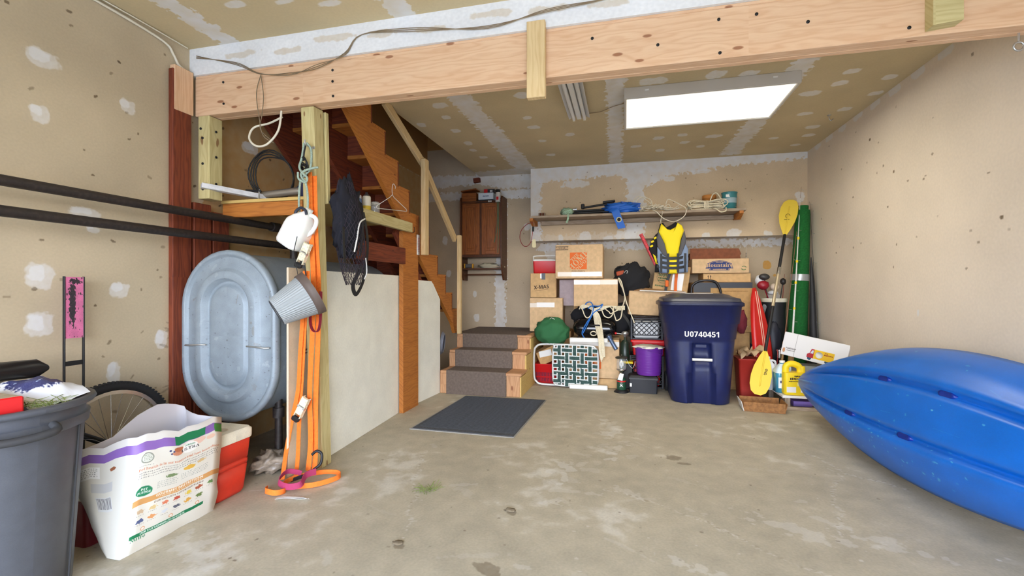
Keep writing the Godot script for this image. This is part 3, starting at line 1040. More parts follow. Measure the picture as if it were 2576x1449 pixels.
# ------------------------------------------------------------------ stairs
func make_stairs():
	var t = thing("staircase", "orange-stained wooden staircase rising towards the beam over the oil tank", "staircase", Vector3(-1.9, 0.58, -5.0))
	var base = Vector3(-1.9, 0.58, -5.0)
	var treads := [[-5.07, -4.87, 0.86], [-4.87, -4.68, 1.05], [-4.68, -4.46, 1.245], [-4.46, -4.24, 1.44], [-4.24, -4.01, 1.62], [-4.01, -3.81, 1.79], [-3.81, -3.6, 1.99], [-3.6, -3.38, 2.2], [-3.38, -3.17, 2.39], [-3.17, -2.96, 2.58]]
	var poly = [Vector2(-5.09, 0.58)]
	for q in treads:
		poly.append(Vector2(q[0], q[2] - 0.03))
		poly.append(Vector2(q[1], q[2] - 0.03))
	poly.append_array([Vector2(-2.96, 2.6), Vector2(-2.6, 2.6), Vector2(-2.62, 2.52), Vector2(-2.845, 2.367), Vector2(-4.03, 1.40), Vector2(-4.9, 0.7), Vector2(-4.98, 0.58)])
	var rel = []
	for p in poly:
		rel.append(Vector2(-(p.x - base.z), p.y - base.y))
	for x in [0.0, -0.34, -0.7]:
		var st := ns()
		prism(st, rel, 0.038, Transform3D(Basis(Vector3(0, 0, -1), Vector3.UP, Vector3(1, 0, 0)), Vector3(x - 0.038, 0, 0)))
		part(t, "stringer", st, M.stain if x == 0.0 else M.redwood)
	for q in treads:
		var st := ns()
		box(st, Vector3(-0.378, q[2] - 0.015 - base.y, (q[0] + q[1]) / 2.0 - 0.012 - base.z), Vector3(0.75, 0.03, q[1] - q[0] + 0.03), 0.004)
		part(t, "tread", st, M.stain)
	for i in treads.size() - 1:
		var st := ns()
		box(st, Vector3(-0.36, (treads[i][2] + treads[i + 1][2]) / 2.0 - 0.015 - base.y, treads[i][1] - 0.009 - base.z), Vector3(0.72, treads[i + 1][2] - treads[i][2], 0.018), 0.001)
		part(t, "riser", st, M.redwood)
	# handrail
	t = thing("handrail", "pale pine handrail with two posts fixed to the side of the staircase", "handrail", Vector3(-1.85, 0.58, -4.93))
	var st := ns()
	box(st, Vector3(0.02, 0.56, 0.0), Vector3(0.045, 1.12, 0.05), 0.004)
	part(t, "newel_post", st, M.pine)
	st = ns()
	box(st, Vector3(0.02, 1.28, 0.93), Vector3(0.045, 0.9, 0.085), 0.004)
	part(t, "post", st, M.pine)
	st = ns()
	bar(st, Vector3(-0.025, 1.07, 0.03), Vector3(-0.025, 1.74, 0.92), 0.075, 0.036)
	bar(st, Vector3(-0.025, 1.72, 0.9), Vector3(-0.025, 2.02, 1.6), 0.075, 0.036)
	part(t, "rail", st, M.pine)
	# carpeted lower steps and landing
	t = thing("entry_steps", "three low carpeted wooden steps with a landing at the back wall", "steps", Vector3(-1.44, 0, -4.5))
	var lv := [[0.0, 0.24], [-0.26, 0.42], [-0.5, 0.575]]
	for i in 3:
		var z1: float = lv[i][0]
		var z2: float = lv[i + 1][0] if i < 2 else -1.378
		var y: float = lv[i][1]
		st = ns()
		box(st, Vector3(-0.02, (y - 0.03) / 2.0, (z1 + z2) / 2.0 - 0.001), Vector3(0.8 - i * 0.006, y - 0.03, z1 - z2 - 0.004), 0.003)
		part(t, "riser_box", st, M.oldwood)
		for x in [-0.405, 0.345]:
			st = ns()
			box(st, Vector3(x, (y - 0.028) / 2.0, z1 - 0.01), Vector3(0.075 if x < 0 else 0.14, y - 0.028, 0.035), 0.003)
			part(t, "stringer_end", st, M.stepwood)
		st = ns()
		box(st, Vector3(0.0, y - 0.014, (z1 + z2) / 2.0 + 0.008), Vector3(0.87, 0.028, z1 - z2 + 0.03), 0.004)
		part(t, "tread", st, M.stepwood)
		st = ns()
		box(st, Vector3(-0.045, y + 0.003, (z1 + z2) / 2.0 + 0.012), Vector3(0.64 if i < 2 else 0.84, 0.007, z1 - z2 + 0.036), 0.003)
		box(st, Vector3(-0.045, (y + (lv[i - 1][1] if i else 0.0)) / 2.0, z1 + 0.028), Vector3(0.64, y - (lv[i - 1][1] if i else 0.0) + 0.012, 0.007), 0.003)
		part(t, "carpet", st, M.carpet)
	st = ns()
	prism(st, [Vector2(0, 0), Vector2(1.38, 0), Vector2(1.38, 0.54), Vector2(0.5, 0.54), Vector2(0.5, 0.385), Vector2(0.25, 0.385), Vector2(0.25, 0.2), Vector2(0, 0.2)], 0.016, Transform3D(Basis(Vector3(0, 0, -1), Vector3.UP, Vector3(1, 0, 0)), Vector3(0.412, 0, 0)))
	part(t, "side_panel", st, M.plywood)
	# under-stair bench shelf
	t = thing("bench_shelf", "rough plywood shelf with timber edges built under the staircase", "shelf", Vector3(-2.25, 1.58, -3.1))
	st = ns()
	box(st, Vector3(0.0, 0.09, 0.0), Vector3(0.72, 0.02, 1.2), 0.002)
	part(t, "shelf_board", st, M.plywood)
	st = ns()
	box(st, Vector3(-0.06, 0.04, 0.56), Vector3(0.62, 0.1, 0.036), 0.003)
	part(t, "front_edge", st, M.stain)
	st = ns()
	box(st, Vector3(0.385, 0.06, -0.25), Vector3(0.04, 0.085, 0.85), 0.003)
	part(t, "side_edge", st, M.pt)
	st = ns()
	bar(st, Vector3(0.3, 0.03, -0.55), Vector3(0.3, -0.5, -1.1), 0.09, 0.036)
	part(t, "brace", st, M.redwood)
	st = ns()
	box(st, Vector3(0.36, -0.2, -0.15), Vector3(0.03, 0.14, 0.9), 0.003)
	part(t, "cross_board", st, M.redwood)

# ------------------------------------------------------------------ kayak on its side
func make_kayak():
	var bow = Vector3(1.495, 0.30, -4.42)
	var stern = Vector3(1.73, 0.42, -1.45)
	var t = thing("kayak", "bright blue plastic kayak lying on its side along the right wall", "kayak", Vector3(1.6, 0, -2.9))
	var a = deg_to_rad(15.0)
	var B = Vector3(sin(a), cos(a), 0)
	var K = Vector3(-cos(a), sin(a), 0)
	var org = Vector3(1.6, 0, -2.9)
	var n = 60
	var rings = []
	var at = func(s: float, b: float) -> Vector3:
		var e = clampf(sin(PI * s), 0.0, 1.0)
		var hb = 0.375 * pow(e, 0.7) + 0.004
		var dk = 0.20 * pow(e, 0.4) + 0.004
		var d = dk * (1.0 - pow(absf(b), 3.4))
		var fade = clampf((s - 0.1) * 8.0, 0.0, 1.0) * clampf((0.92 - s) * 8.0, 0.0, 1.0)
		var g = (absf(b) - 0.36) / 0.042
		d -= fade * 0.05 * exp(-g * g)
		d += fade * 0.008 * exp(-pow((absf(b) - 0.5) / 0.05, 2.0))
		var keel = 0.016 * exp(-pow(b / 0.07, 2.0)) * clampf((0.3 - s) * 6.0, 0.0, 1.0)
		return bow.lerp(stern, s) + Vector3(0, 0.045 * sin(PI * s), 0) + B * (b * hb) + K * (d + keel) - org
	for i in n + 1:
		var s = pow(float(i) / n, 1.25)
		var ring = []
		for j in 49:
			ring.append(at.call(s, -1.0 + 2.0 * j / 48.0))
		var e = clampf(sin(PI * s), 0.0, 1.0)
		for j in range(1, 16):
			var b = 1.0 - 2.0 * j / 16.0
			var hb = 0.375 * pow(e, 0.7) + 0.004
			ring.append(bow.lerp(stern, s) + Vector3(0, 0.045 * sin(PI * s), 0) + B * (b * hb) - K * (0.11 * pow(e, 0.5) * (1.0 - b * b)) - org)
		rings.append(ring)
	var img = mottled(512, 1024, col(6, 103, 198), 0.05, 0.03, 401, 0.01, 0.3)
	var r = RandomNumberGenerator.new()
	r.seed = 4
	for i in 150:   # pale scuffs and flecks, thickest on the lower side
		var u = r.randf_range(30, 380) if i % 3 == 0 else r.randf_range(40, 130)
		dab(img, u, r.randf_range(150, 760), r.randf_range(1.5, 5), r.randf_range(2, 9), col(120, 190, 214), r.randf_range(0.3, 0.8), i, 0.6, r.randf() * 3.0)
	for i in 26:
		dab(img, r.randf_range(60, 350), r.randf_range(120, 760), r.randf_range(1.2, 2), r.randf_range(20, 70), col(90, 166, 220), 0.3, i + 90, 0.4, r.randf_range(-0.5, 0.5))
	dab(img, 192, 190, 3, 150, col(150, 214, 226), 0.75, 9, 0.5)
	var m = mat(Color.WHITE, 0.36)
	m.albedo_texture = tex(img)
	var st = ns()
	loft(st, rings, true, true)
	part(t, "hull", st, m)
	var dark = mat(col(10, 44, 132), 0.45)
	for q in [[0.44, 0.36], [0.6, 0.36], [0.36, -0.36], [0.54, -0.36]]:
		var s: float = q[0] * 0.99
		var p: Vector3 = at.call(s, q[1])
		var p2: Vector3 = at.call(s + 0.02, q[1])
		var x = (p2 - p).normalized()
		var z = K
		var y = z.cross(x).normalized()
		st = ns()
		var rr = []
		for i in 5:
			var ring = []
			var k: float = [1.0, 1.0, 0.92, 0.7, 0.0][i]
			for j in 18:
				var an = TAU * j / 18.0
				ring.append(p + x * (cos(an) * 0.05 * k) + y * (sin(an) * 0.021 * k) + z * [0.0, 0.022, 0.026, 0.025, 0.024][i])
			rr.append(ring)
		loft(st, rr)
		part(t, "scupper", st, dark)
	st = ns()
	tube(st, curve([at.call(0.0, 0.0) + Vector3(0.0, 0.0, -0.005), at.call(0.012, 0.0) + Vector3(0.03, -0.02, 0.0), at.call(0.02, 0.0) + Vector3(0.06, 0.0, 0.0)], 4), 0.008, 6)
	part(t, "bow_toggle", st, M.black)

# ------------------------------------------------------------------ oil tank, pipes, cooler
func stadium(hw: float, hh: float, inset: float, z: float, n := 14) -> Array:
	var o = []
	var r = maxf(hw - inset, 0.0)
	var s = hh - hw
	for i in n + 1:
		var a = PI * i / n
		o.append(Vector3(cos(a) * r, s + sin(a) * r, z))
	for i in n + 1:
		var a = PI + PI * i / n
		o.append(Vector3(cos(a) * r, -s + sin(a) * r, z))
	return o

func make_tank_corner():
	var t = thing("oil_tank", "big grey steel oil tank with an oval embossed end standing by the left wall", "oil tank", Vector3(-2.288, 0, -2.24))
	var img = mottled(512, 512, col(140, 150, 157), 0.06, 0.05, 421, 0.015, 0.3)
	var r = RandomNumberGenerator.new()
	r.seed = 6
	for i in 150:
		dab(img, r.randf() * 512, r.randf() * 512, r.randf_range(1.5, 6), r.randf_range(1.5, 5), col(84, 82, 84), r.randf_range(0.3, 0.8), i, 0.5)
	for i in 24:
		dab(img, r.randf() * 512, r.randf() * 512, r.randf_range(10, 40), r.randf_range(6, 16), col(186, 190, 194), 0.35, i + 30, 0.8, r.randf() * 3.0)
	for i in 16:
		dab(img, r.randf() * 512, r.randf() * 512, r.randf_range(8, 30), r.randf_range(4, 10), col(122, 112, 100), 0.45, i + 60, 0.8, r.randf() * 3.0)
	var m = mat(Color.WHITE, 0.5, 0.15)
	m.albedo_texture = tex(img)
	m.uv1_triplanar = true
	m.uv1_scale = Vector3.ONE * 1.1
	var hw = 0.333
	var hh = 0.505
	var st = ns()
	var prof = [[0.0, -0.04], [-0.006, -0.03], [-0.006, 0.0], [0.004, 0.01], [0.02, 0.01], [0.024, 0.006], [0.034, -0.008], [0.038, -0.009], [0.1, 0.0], [0.104, 0.002], [0.118, 0.022], [0.122, 0.024], [0.16, 0.026], [0.164, 0.024], [0.178, -0.01], [0.183, -0.013], [0.196, -0.011], [0.2, -0.008], [0.212, 0.006], [0.217, 0.008], [0.26, 0.009], [0.333, 0.009]]
	var rings = []
	for p in prof:
		rings.append(stadium(hw, hh, p[0], p[1], 18))
	loft(st, rings)
	part(t, "end_plate", st, m, "embossed oval end plate", Vector3(0, 0.815, 0))
	st = ns()
	loft(st, [stadium(hw - 0.012, hh - 0.012, 0, -0.03, 18), stadium(hw - 0.012, hh - 0.012, 0, -1.42, 18)], true, true)
	part(t, "body", st, m, "", Vector3(0, 0.815, 0))
	for s in [-1, 1]:
		st = ns()
		tube(st, [Vector3(s * 0.15, 0.76, 0.012), Vector3(s * 0.16, 0.762, 0.028), Vector3(s * 0.285, 0.755, 0.028), Vector3(s * 0.3, 0.755, 0.01)], 0.005, 6)
		part(t, "clip_rod", st, M.zinc)
	for x in [-0.2, 0.2]:
		for z in [-0.18, -1.2]:
			st = ns()
			rod(st, Vector3(x, 0.0, z), Vector3(x, 0.42, z), 0.022, 12)
			rod(st, Vector3(x, 0.3, z), Vector3(x, 0.36, z), 0.034, 12)
			rod(st, Vector3(x, 0.0, z), Vector3(x, 0.012, z), 0.05, 12)
			part(t, "leg", st, M.iron)
	for q in [[1.545, -2.495, -2.86, -2.86, "upper"], [1.415, -2.47, -3.04, -3.04, "lower"]]:
		t = thing("iron_pipe", "%s of two long black iron pipes running along the left wall to the tank" % q[4], "pipe", Vector3(q[1], q[0], -0.3), 0.0, "iron pipes")
		st = ns()
		rod(st, Vector3(0, 0, 0), Vector3(0, 0, q[2] + 0.3), 0.024, 16)
		part(t, "pipe", st, M.iron)
		st = ns()
		rod(st, Vector3(0, 0, q[2] + 0.34), Vector3(0, 0, q[2] + 0.27), 0.034, 16)
		part(t, "coupling", st, M.iron)
		st = ns()
		tube(st, curve([Vector3(0, 0, q[2] + 0.28), Vector3(0.02, 0, q[2] + 0.24), Vector3(0.07, -0.02, q[2] + 0.22), Vector3(0.09, -0.07, q[2] + 0.22), Vector3(0.09, 1.3 - q[0], q[2] + 0.22)], 5), 0.026, 12)
		part(t, "elbow", st, M.iron)
	# cooler beside the tank
	t = thing("picnic_cooler", "red picnic cooler with a cream lid beside the oil tank", "cooler", Vector3(-2.2, 0, -1.985))
	st = ns()
	rings = []
	for q in [[0.0, 0.0], [0.004, 0.02], [0.02, 0.028], [0.15, 0.04], [0.15, 0.034], [0.158, 0.034], [0.158, 0.041], [0.18, 0.042], [0.18, 0.036], [0.188, 0.036], [0.188, 0.042], [0.29, 0.05], [0.295, 0.045]]:
		rings.append(rrect(0.168 + q[1], 0.068 + q[1], 0.03, q[0]))
	loft(st, rings, true, true)
	part(t, "body", st, M.coolred)
	st = ns()
	loft(st, [rrect(0.222, 0.122, 0.03, 0.293), rrect(0.224, 0.124, 0.03, 0.3), rrect(0.224, 0.124, 0.03, 0.338), rrect(0.214, 0.114, 0.03, 0.35)], true, true)
	var lid = part(t, "lid", st, M.offwhite)
	for x in [0.14, -0.02, -0.14]:
		st = ns()
		lathe(st, [Vector2(0, 0.0005), Vector2(0.034, 0.0005), Vector2(0.036, 0.003), Vector2(0.04, 0.0035), Vector2(0.042, 0.0)], 20, Transform3D(Basis(), Vector3(x, 0.35, 0.02)))
		part(lid, "cup_ring", st, mat(col(196, 188, 166), 0.6))

# ------------------------------------------------------------------ trash can, bicycle, pet food bag
func make_near_left():
	var c = Vector3(-2.15, 0, -1.11)
	var t = thing("trash_can", "round dark grey plastic trash can overfull with rubbish in the left foreground", "trash can", c)
	var st = ns()
	lathe(st, [Vector2(0, 0.0), Vector2(0.205, 0.0), Vector2(0.205, 0.0), Vector2(0.215, 0.02), Vector2(0.25, 0.6), Vector2(0.25, 0.6), Vector2(0.262, 0.605), Vector2(0.266, 0.64), Vector2(0.266, 0.64), Vector2(0.252, 0.645), Vector2(0.256, 0.675), Vector2(0.256, 0.675), Vector2(0.278, 0.68), Vector2(0.284, 0.69), Vector2(0.28, 0.7), Vector2(0.262, 0.702), Vector2(0.255, 0.695), Vector2(0.245, 0.65), Vector2(0.2, 0.02), Vector2(0, 0.02)], 64)
	part(t, "body", st, M.grayplastic)
	for k in [35.0, 155.0, 275.0]:
		var an = deg_to_rad(k)
		var d = Vector3(cos(an), 0, -sin(an))
		st = ns()
		bar(st, d * 0.222 + Vector3(0, 0.05, 0), d * 0.2535 + Vector3(0, 0.6, 0), 0.006, 0.006, d, 0.001)
		part(t, "seam", st, M.graydark)
	for k in [-14.0, 166.0]:
		var an = deg_to_rad(k)
		var d = Vector3(cos(an), 0, -sin(an))
		var e = Vector3(-d.z, 0, d.x)
		st = ns()
		tube(st, curve([d * 0.26 - e * 0.09 + Vector3(0, 0.64, 0), d * 0.3 - e * 0.085 + Vector3(0, 0.625, 0), d * 0.312 + Vector3(0, 0.618, 0), d * 0.3 + e * 0.085 + Vector3(0, 0.625, 0), d * 0.26 + e * 0.09 + Vector3(0, 0.64, 0)], 5), 0.013, 8)
		part(t, "handle", st, M.graydark)
	# rubbish in it
	st = ns()
	var fn = noise_of(71, 3.0, 3)
	var rings = []
	for i in 14:
		var row = []
		for j in 18:
			var u = i / 13.0
			var v = j / 17.0
			var x = lerpf(-0.2, 0.21, u)
			var z = lerpf(-0.02, -0.225, v) * (1.0 - 0.25 * u * u) - 0.01
			row.append(Vector3(x, 0.69 + 0.055 * sin(u * PI) * sin(v * PI) + 0.03 * fn.get_noise_2d(x * 2.0, z * 2.0) + 0.03 * v, z))
		rings.append(row)
	var img = Image.create(256, 256, false, Image.FORMAT_RGB8)
	img.fill(col(226, 226, 228))
	dab(img, 150, 120, 170, 150, col(26, 34, 92), 1.0, 5, 0.25)
	for i in 14:   # broken pale print
		dab(img, 110 + (i * 37) % 90, 80 + (i * 23) % 80, 9, 7, col(190, 214, 232), 0.8, i, 0.7)
	small_print(img, 40, 90, 40, 8, col(70, 70, 110), 5)
	loft(st, rings, false)
	var m = mat(Color.WHITE, 0.4)
	m.albedo_texture = tex(img)
	single("plastic_bag", st, m, "crumpled white and dark blue plastic bag on top of the trash can", "bag", c)
	t = thing("snack_box", "crushed red and white cardboard box in the trash can", "box", c + Vector3(0.06, 0.68, 0.06), -14)
	st = ns()
	box(st, Vector3(0, 0.02, 0), Vector3(0.3, 0.07, 0.15), 0.004, Basis(Vector3.BACK, 0.06))
	part(t, "carton", st, M.red)
	st = ns()
	box(st, Vector3(0.05, 0.057, -0.01), Vector3(0.17, 0.004, 0.12), 0.001, Basis(Vector3.BACK, 0.06))
	part(t, "panel", st, mottled_mat(col(186, 168, 140), 0.1, 0.08, 91, 0.8, 6.0))
	st = ns()
	bar(st, Vector3(-0.1, 0.07, -0.06), Vector3(-0.02, 0.08, 0.07), 0.004, 0.07)
	part(t, "label", st, M.white)
	grass("grass_clump", "tuft of dry grass clippings on the trash can", c + Vector3(0.2, 0.69, -0.04), 0.07, 60, 3)
	grass("grass_clump", "small tuft of dry grass lying on the bare concrete floor", Vector3(-1.04, 0.0, -2.3), 0.06, 40, 5)
	# bicycle between can and wall
	t = thing("bicycle", "bicycle leaning on the left wall behind the trash can", "bicycle", Vector3(-2.5, 0, -1.75))
	for w in [[0.0, "rear"], [0.98, "front"]]:
		var z: float = w[0]
		var wheel = Node3D.new()
		wheel.name = "wheel"
		t.add_child(wheel, true)
		wheel.position = Vector3(0, 0.315, z)
		var ring = []
		for i in 48:
			ring.append(Vector3(0, cos(TAU * i / 48.0), sin(TAU * i / 48.0)))
		st = ns()
		tube(st, ring.map(func(p): return p * 0.29), 0.024, 10, true)
		for i in 96:
			var an = TAU * i / 96.0
			var d = Vector3(0, cos(an), sin(an))
			for s in [-1, 1]:
				box(st, d * 0.309 + Vector3(s * 0.012, 0, 0), Vector3(0.012, 0.01, 0.009), 0.001, Basis(Vector3.RIGHT, an))
		part(wheel, "tire", st, M.rubber)
		st = ns()
		sweep(st, ring.map(func(p): return p * 0.262), [Vector2(-0.01, -0.011), Vector2(0.012, -0.012), Vector2(0.012, 0.012), Vector2(-0.01, 0.011)], true, null, false, Vector3.UP)
		part(wheel, "rim", st, M.chrome)
		st = ns()
		for i in 28:
			var an = TAU * i / 28.0
			var s = -1.0 if i % 2 else 1.0
			rod(st, Vector3(s * 0.03, cos(an + s * 0.9) * 0.02, sin(an + s * 0.9) * 0.02), Vector3(0, cos(an) * 0.255, sin(an) * 0.255), 0.0014, 5)
		part(wheel, "spokes", st, M.chrome)
		st = ns()
		rod(st, Vector3(-0.045, 0, 0), Vector3(0.045, 0, 0), 0.018, 12)
		part(wheel, "hub", st, M.graydark)
	st = ns()
	var rear = Vector3(0, 0.315, 0)
	var bb = Vector3(0, 0.28, 0.4)
	var seat = Vector3(0, 0.66, 0.46)
	var head = Vector3(0, 0.64, 0.82)
	for q in [[bb, seat, 0.016], [bb, head, 0.019], [seat, head, 0.017]]:
		rod(st, q[0], q[1], q[2], 10)
	for s in [-1, 1]:
		rod(st, rear + Vector3(s * 0.06, 0, 0), bb + Vector3(s * 0.02, 0, 0), 0.009, 8)
		rod(st, rear + Vector3(s * 0.06, 0, 0), seat + Vector3(s * 0.02, -0.03, 0), 0.008, 8)
		rod(st, Vector3(s * 0.06, 0.315, 0.98), head + Vector3(s * 0.03, -0.05, 0.01), 0.011, 8)
	part(t, "frame", st, M.black)
	st = ns()
	rod(st, head, head + Vector3(0, 0.14, -0.02), 0.012, 8)
	rod(st, head + Vector3(-0.08, 0.14, -0.02), head + Vector3(0.3, 0.14, -0.02), 0.011, 8)
	part(t, "handlebar", st, M.graydark)
	st = ns()
	rod(st, seat, seat + Vector3(0.1, 0.08, 0.01), 0.012, 8)
	part(t, "seat_post", st, M.zinc)
	st = ns()
	rings = []
	for i in 9:
		var u = i / 8.0
		var ring = []
		var hw = lerpf(0.018, 0.075, pow(u, 1.5))
		for j in 12:
			var an = TAU * j / 12.0
			ring.append(seat + Vector3(0.13 + cos(an) * hw, 0.105 + sin(an) * 0.038 * (0.35 if i in [0, 8] else 1.0) + 0.012 * u, lerpf(-0.12, 0.14, u)))
		rings.append(ring)
	loft(st, rings, true, true)
	part(t, "saddle", st, mat(col(24, 24, 26), 0.3))
	# pink stand leaning on the wall
	t = thing("pink_stand", "worn pink sheet-metal panel on two thin rods leaning against left wall", "stand", Vector3(-2.57, 0.0, -1.635))
	img = mottled(96, 256, col(206, 110, 148), 0.08, 0.08, 431)
	dab(img, 36, 110, 34, 190, col(34, 34, 36), 1.0, 4, 0.6)
	dab(img, 52, 18, 60, 22, col(34, 34, 36), 1.0, 14, 0.9)
	for i in 40:
		var rr = RandomNumberGenerator.new()
		rr.seed = i
		dab(img, rr.randf() * 96, rr.randf() * 256, rr.randf_range(2, 8), rr.randf_range(2, 12), col(40, 34, 36), 0.8, i, 0.6)
	m = mat(Color.WHITE, 0.6)
	m.albedo_texture = tex(img)
	st = ns()
	slab(st, Vector3(-0.004, 0.86, -0.04), Vector3(0.004, 1.153, 0.036), 2, 0.036, -0.04, 1, 1.153, 0.86)
	part(t, "panel", st, m, "pink paint worn through to black metal")
	for z in [-0.042, 0.038]:
		st = ns()
		bar(st, Vector3(0, 0.0, z), Vector3(0, 1.155, z), 0.012, 0.006, Vector3.RIGHT, 0.001)
		part(t, "rod", st, M.black)
	for y in [0.74, 0.3]:
		st = ns()
		box(st, Vector3(0, y, -0.002), Vector3(0.006, 0.022, 0.08), 0.001)
		part(t, "crossbar", st, M.black)
	make_pet_bag()
	t = thing("maroon_crate", "dark maroon plastic case with a white edge, low between trash can and pet food bag", "case", Vector3(-2.3, 0, -1.6))
	st = ns()
	loft(st, [rrect(0.09, 0.15, 0.02, 0.0), rrect(0.095, 0.155, 0.02, 0.2)], true, true)
	part(t, "body", st, mat(col(104, 20, 30), 0.5))
	st = ns()
	loft(st, [rrect(0.098, 0.158, 0.02, 0.2), rrect(0.098, 0.158, 0.02, 0.235)], true, true)
	part(t, "lid", st, M.offwhite)

func grass(called, label, at, rad: float, count: int, sd: int):
	var r = RandomNumberGenerator.new()
	r.seed = sd
	var st = ns()
	for i in count:
		var a = r.randf() * TAU
		var p = Vector3(r.randfn(0, rad * 0.4), 0.003, r.randfn(0, rad * 0.4))
		var d = Vector3(cos(a), r.randf_range(0.05, 0.6), sin(a)) * r.randf_range(0.03, 0.07)
		strap(st, [p, p + d * 0.5 + Vector3(0, 0.006, 0), p + d], 0.0025, 0.0008, Vector3(-d.z, 0, d.x).normalized())
	return single(called, st, M.grass, label, "grass", at)

func make_pet_bag():
	var W = 1536
	var H = 720
	var img = Image.create(W, H, false, Image.FORMAT_RGB8)
	img.fill(col(226, 221, 208))
	var violet = col(140, 104, 176)
	var gold = col(214, 158, 96)
	var leaf = col(22, 122, 78)
	img.fill_rect(Rect2i(0, 46, W, 56), violet)
	img.fill_rect(Rect2i(0, 0, W, 46), col(222, 217, 210))
	# front panel: 0..512
	fill_poly(img, [Vector2(226, 40), Vector2(408, 46), Vector2(408, 98), Vector2(232, 98)], leaf)
	fill_poly(img, [Vector2(468, 50), Vector2(512, 54), Vector2(512, 112), Vector2(470, 108)], col(60, 150, 70))
	for q in [[250, 130, 30, 18, col(180, 96, 60)], [370, 122, 44, 22, col(232, 190, 170)], [220, 142, 8, 7, col(60, 66, 110)], [196, 134, 8, 7, col(60, 66, 110)], [206, 156, 8, 7, col(70, 76, 120)], [440, 130, 26, 16, col(236, 196, 172)], [246, 156, 40, 14, col(206, 130, 96)]]:
		oval(img, q[0], q[1], q[2], q[3], q[4], int(q[0]))
	oval(img, 318, 146, 46, 40, col(244, 242, 236), 3, 0.02)
	print_on(img, "ULTRA", 318, 152, 18, col(70, 66, 66), 0.0, serif, 1.15)
	print_on(img, "Nutro", 318, 128, 13, leaf, 0.0, serif)
	oval(img, 62, 146, 36, 34, col(128, 132, 118), 4, 0.02)
	oval(img, 62, 146, 30, 28, col(226, 226, 214), 5, 0.02)
	for k in 4:
		small_print(img, 44, 82, 130 + k * 9, 6, col(104, 122, 98), 30 + k)
	small_print(img, 24, 100, 190, 5, col(90, 100, 90), 36)
	print_on(img, "Pet health is in our nature", 160, 212, 15, col(204, 130, 96), 0.0, serif)
	print_on(img, "and has been since", 400, 212, 15, col(204, 130, 96), 0.0, serif)
	for k in 3:
		small_print(img, 30, 490, 232 + k * 15, 8, col(96, 94, 92), 40 + k)
	oval(img, 220, 300, 36, 12, col(108, 132, 84), 8, 0.5)
	oval(img, 318, 288, 34, 16, col(222, 170, 60), 9, 0.2)
	oval(img, 390, 276, 30, 10, col(214, 180, 120), 10, 0.5)
	for k in 4:
		small_print(img, 140, 260, 322 + k * 12, 6, col(118, 128, 122), 50 + k)
		small_print(img, 280, 430, 318 + k * 12, 6, col(118, 128, 122), 60 + k)
	oval(img, 66, 348, 44, 32, leaf, 12, 0.04)
	print_on(img, "PET", 66, 338, 14, col(240, 244, 238))
	print_on(img, "PLEDGE", 66, 356, 13, col(240, 244, 238))
	img.fill_rect(Rect2i(14, 392, 498, 36), gold)
	print_on(img, "GOURMET NUTRITION", 270, 404, 15, col(248, 240, 228), 0.0, font, 1.25)
	small_print(img, 150, 400, 416, 8, col(248, 240, 228), 70)
	print_on(img, "OUR EXCLUSIVE SUPERFOOD BLEND", 270, 442, 11, col(130, 104, 84), 0.0, font, 1.1)
	var food = [col(206, 176, 140), col(220, 190, 130), col(222, 120, 84), col(190, 70, 50), col(232, 200, 70), col(170, 80, 50), col(90, 130, 66), col(70, 84, 130), col(224, 150, 90), col(210, 214, 220), col(80, 84, 100), col(222, 160, 60), col(96, 120, 60)]
	for k in 13:
		var x = 60 + (k % 7) * 66
		var y = 470 + (k / 7) * 56
		oval(img, x, y, 20, 13, food[k], 20 + k, 0.7)
		small_print(img, x - 22, x + 20, y + 20, 5, col(130, 122, 116), 80 + k)
	for k in 3:
		oval(img, 80 + k * 150, 578, 13, 13, col(214, 140, 90), 50 + k, 0.02)
		oval(img, 80 + k * 150, 578, 9, 9, col(240, 232, 220), 53 + k, 0.02)
	fill_poly(img, [Vector2(20, 598), Vector2(420, 592), Vector2(420, 614), Vector2(20, 620)], leaf)
	print_on(img, "OUR SUSTAINABILITY EFFORTS", 190, 607, 12, col(238, 244, 238))
	print_on(img, "Nutro", 64, 630, 18, leaf, 0.0, serif)
	# side gusset: 1280..1536
	img.fill_rect(Rect2i(1296, 130, 70, 76), col(248, 246, 240))
	for k in 5:
		small_print(img, 1302, 1356, 140 + k * 12, 6, col(120, 118, 116), 90 + k)
	oval(img, 1420, 160, 14, 12, col(150, 84, 50), 71, 0.4)
	img.fill_rect(Rect2i(1330, 240, 90, 60), col(206, 204, 200))
	img.fill_rect(Rect2i(1336, 330, 78, 90), col(224, 222, 218))
	for k in 12:
		img.fill_rect(Rect2i(1340 + k * 6, 336, 2 + k % 3, 70), col(120, 118, 118))
	var m = mat(Color.WHITE, 0.42)
	m.albedo_texture = tex(img)
	m.texture_repeat = false
	# ring: front 10 points, right gusset 5, back 10, left gusset 5
	var fn = noise_of(77, 2.2, 3)
	var rings = []
	var inner = []
	var hs = [1.0, 0.9, 0.8, 0.7, 0.6, 0.5, 0.4, 0.3, 0.2, 0.1, 0.0]
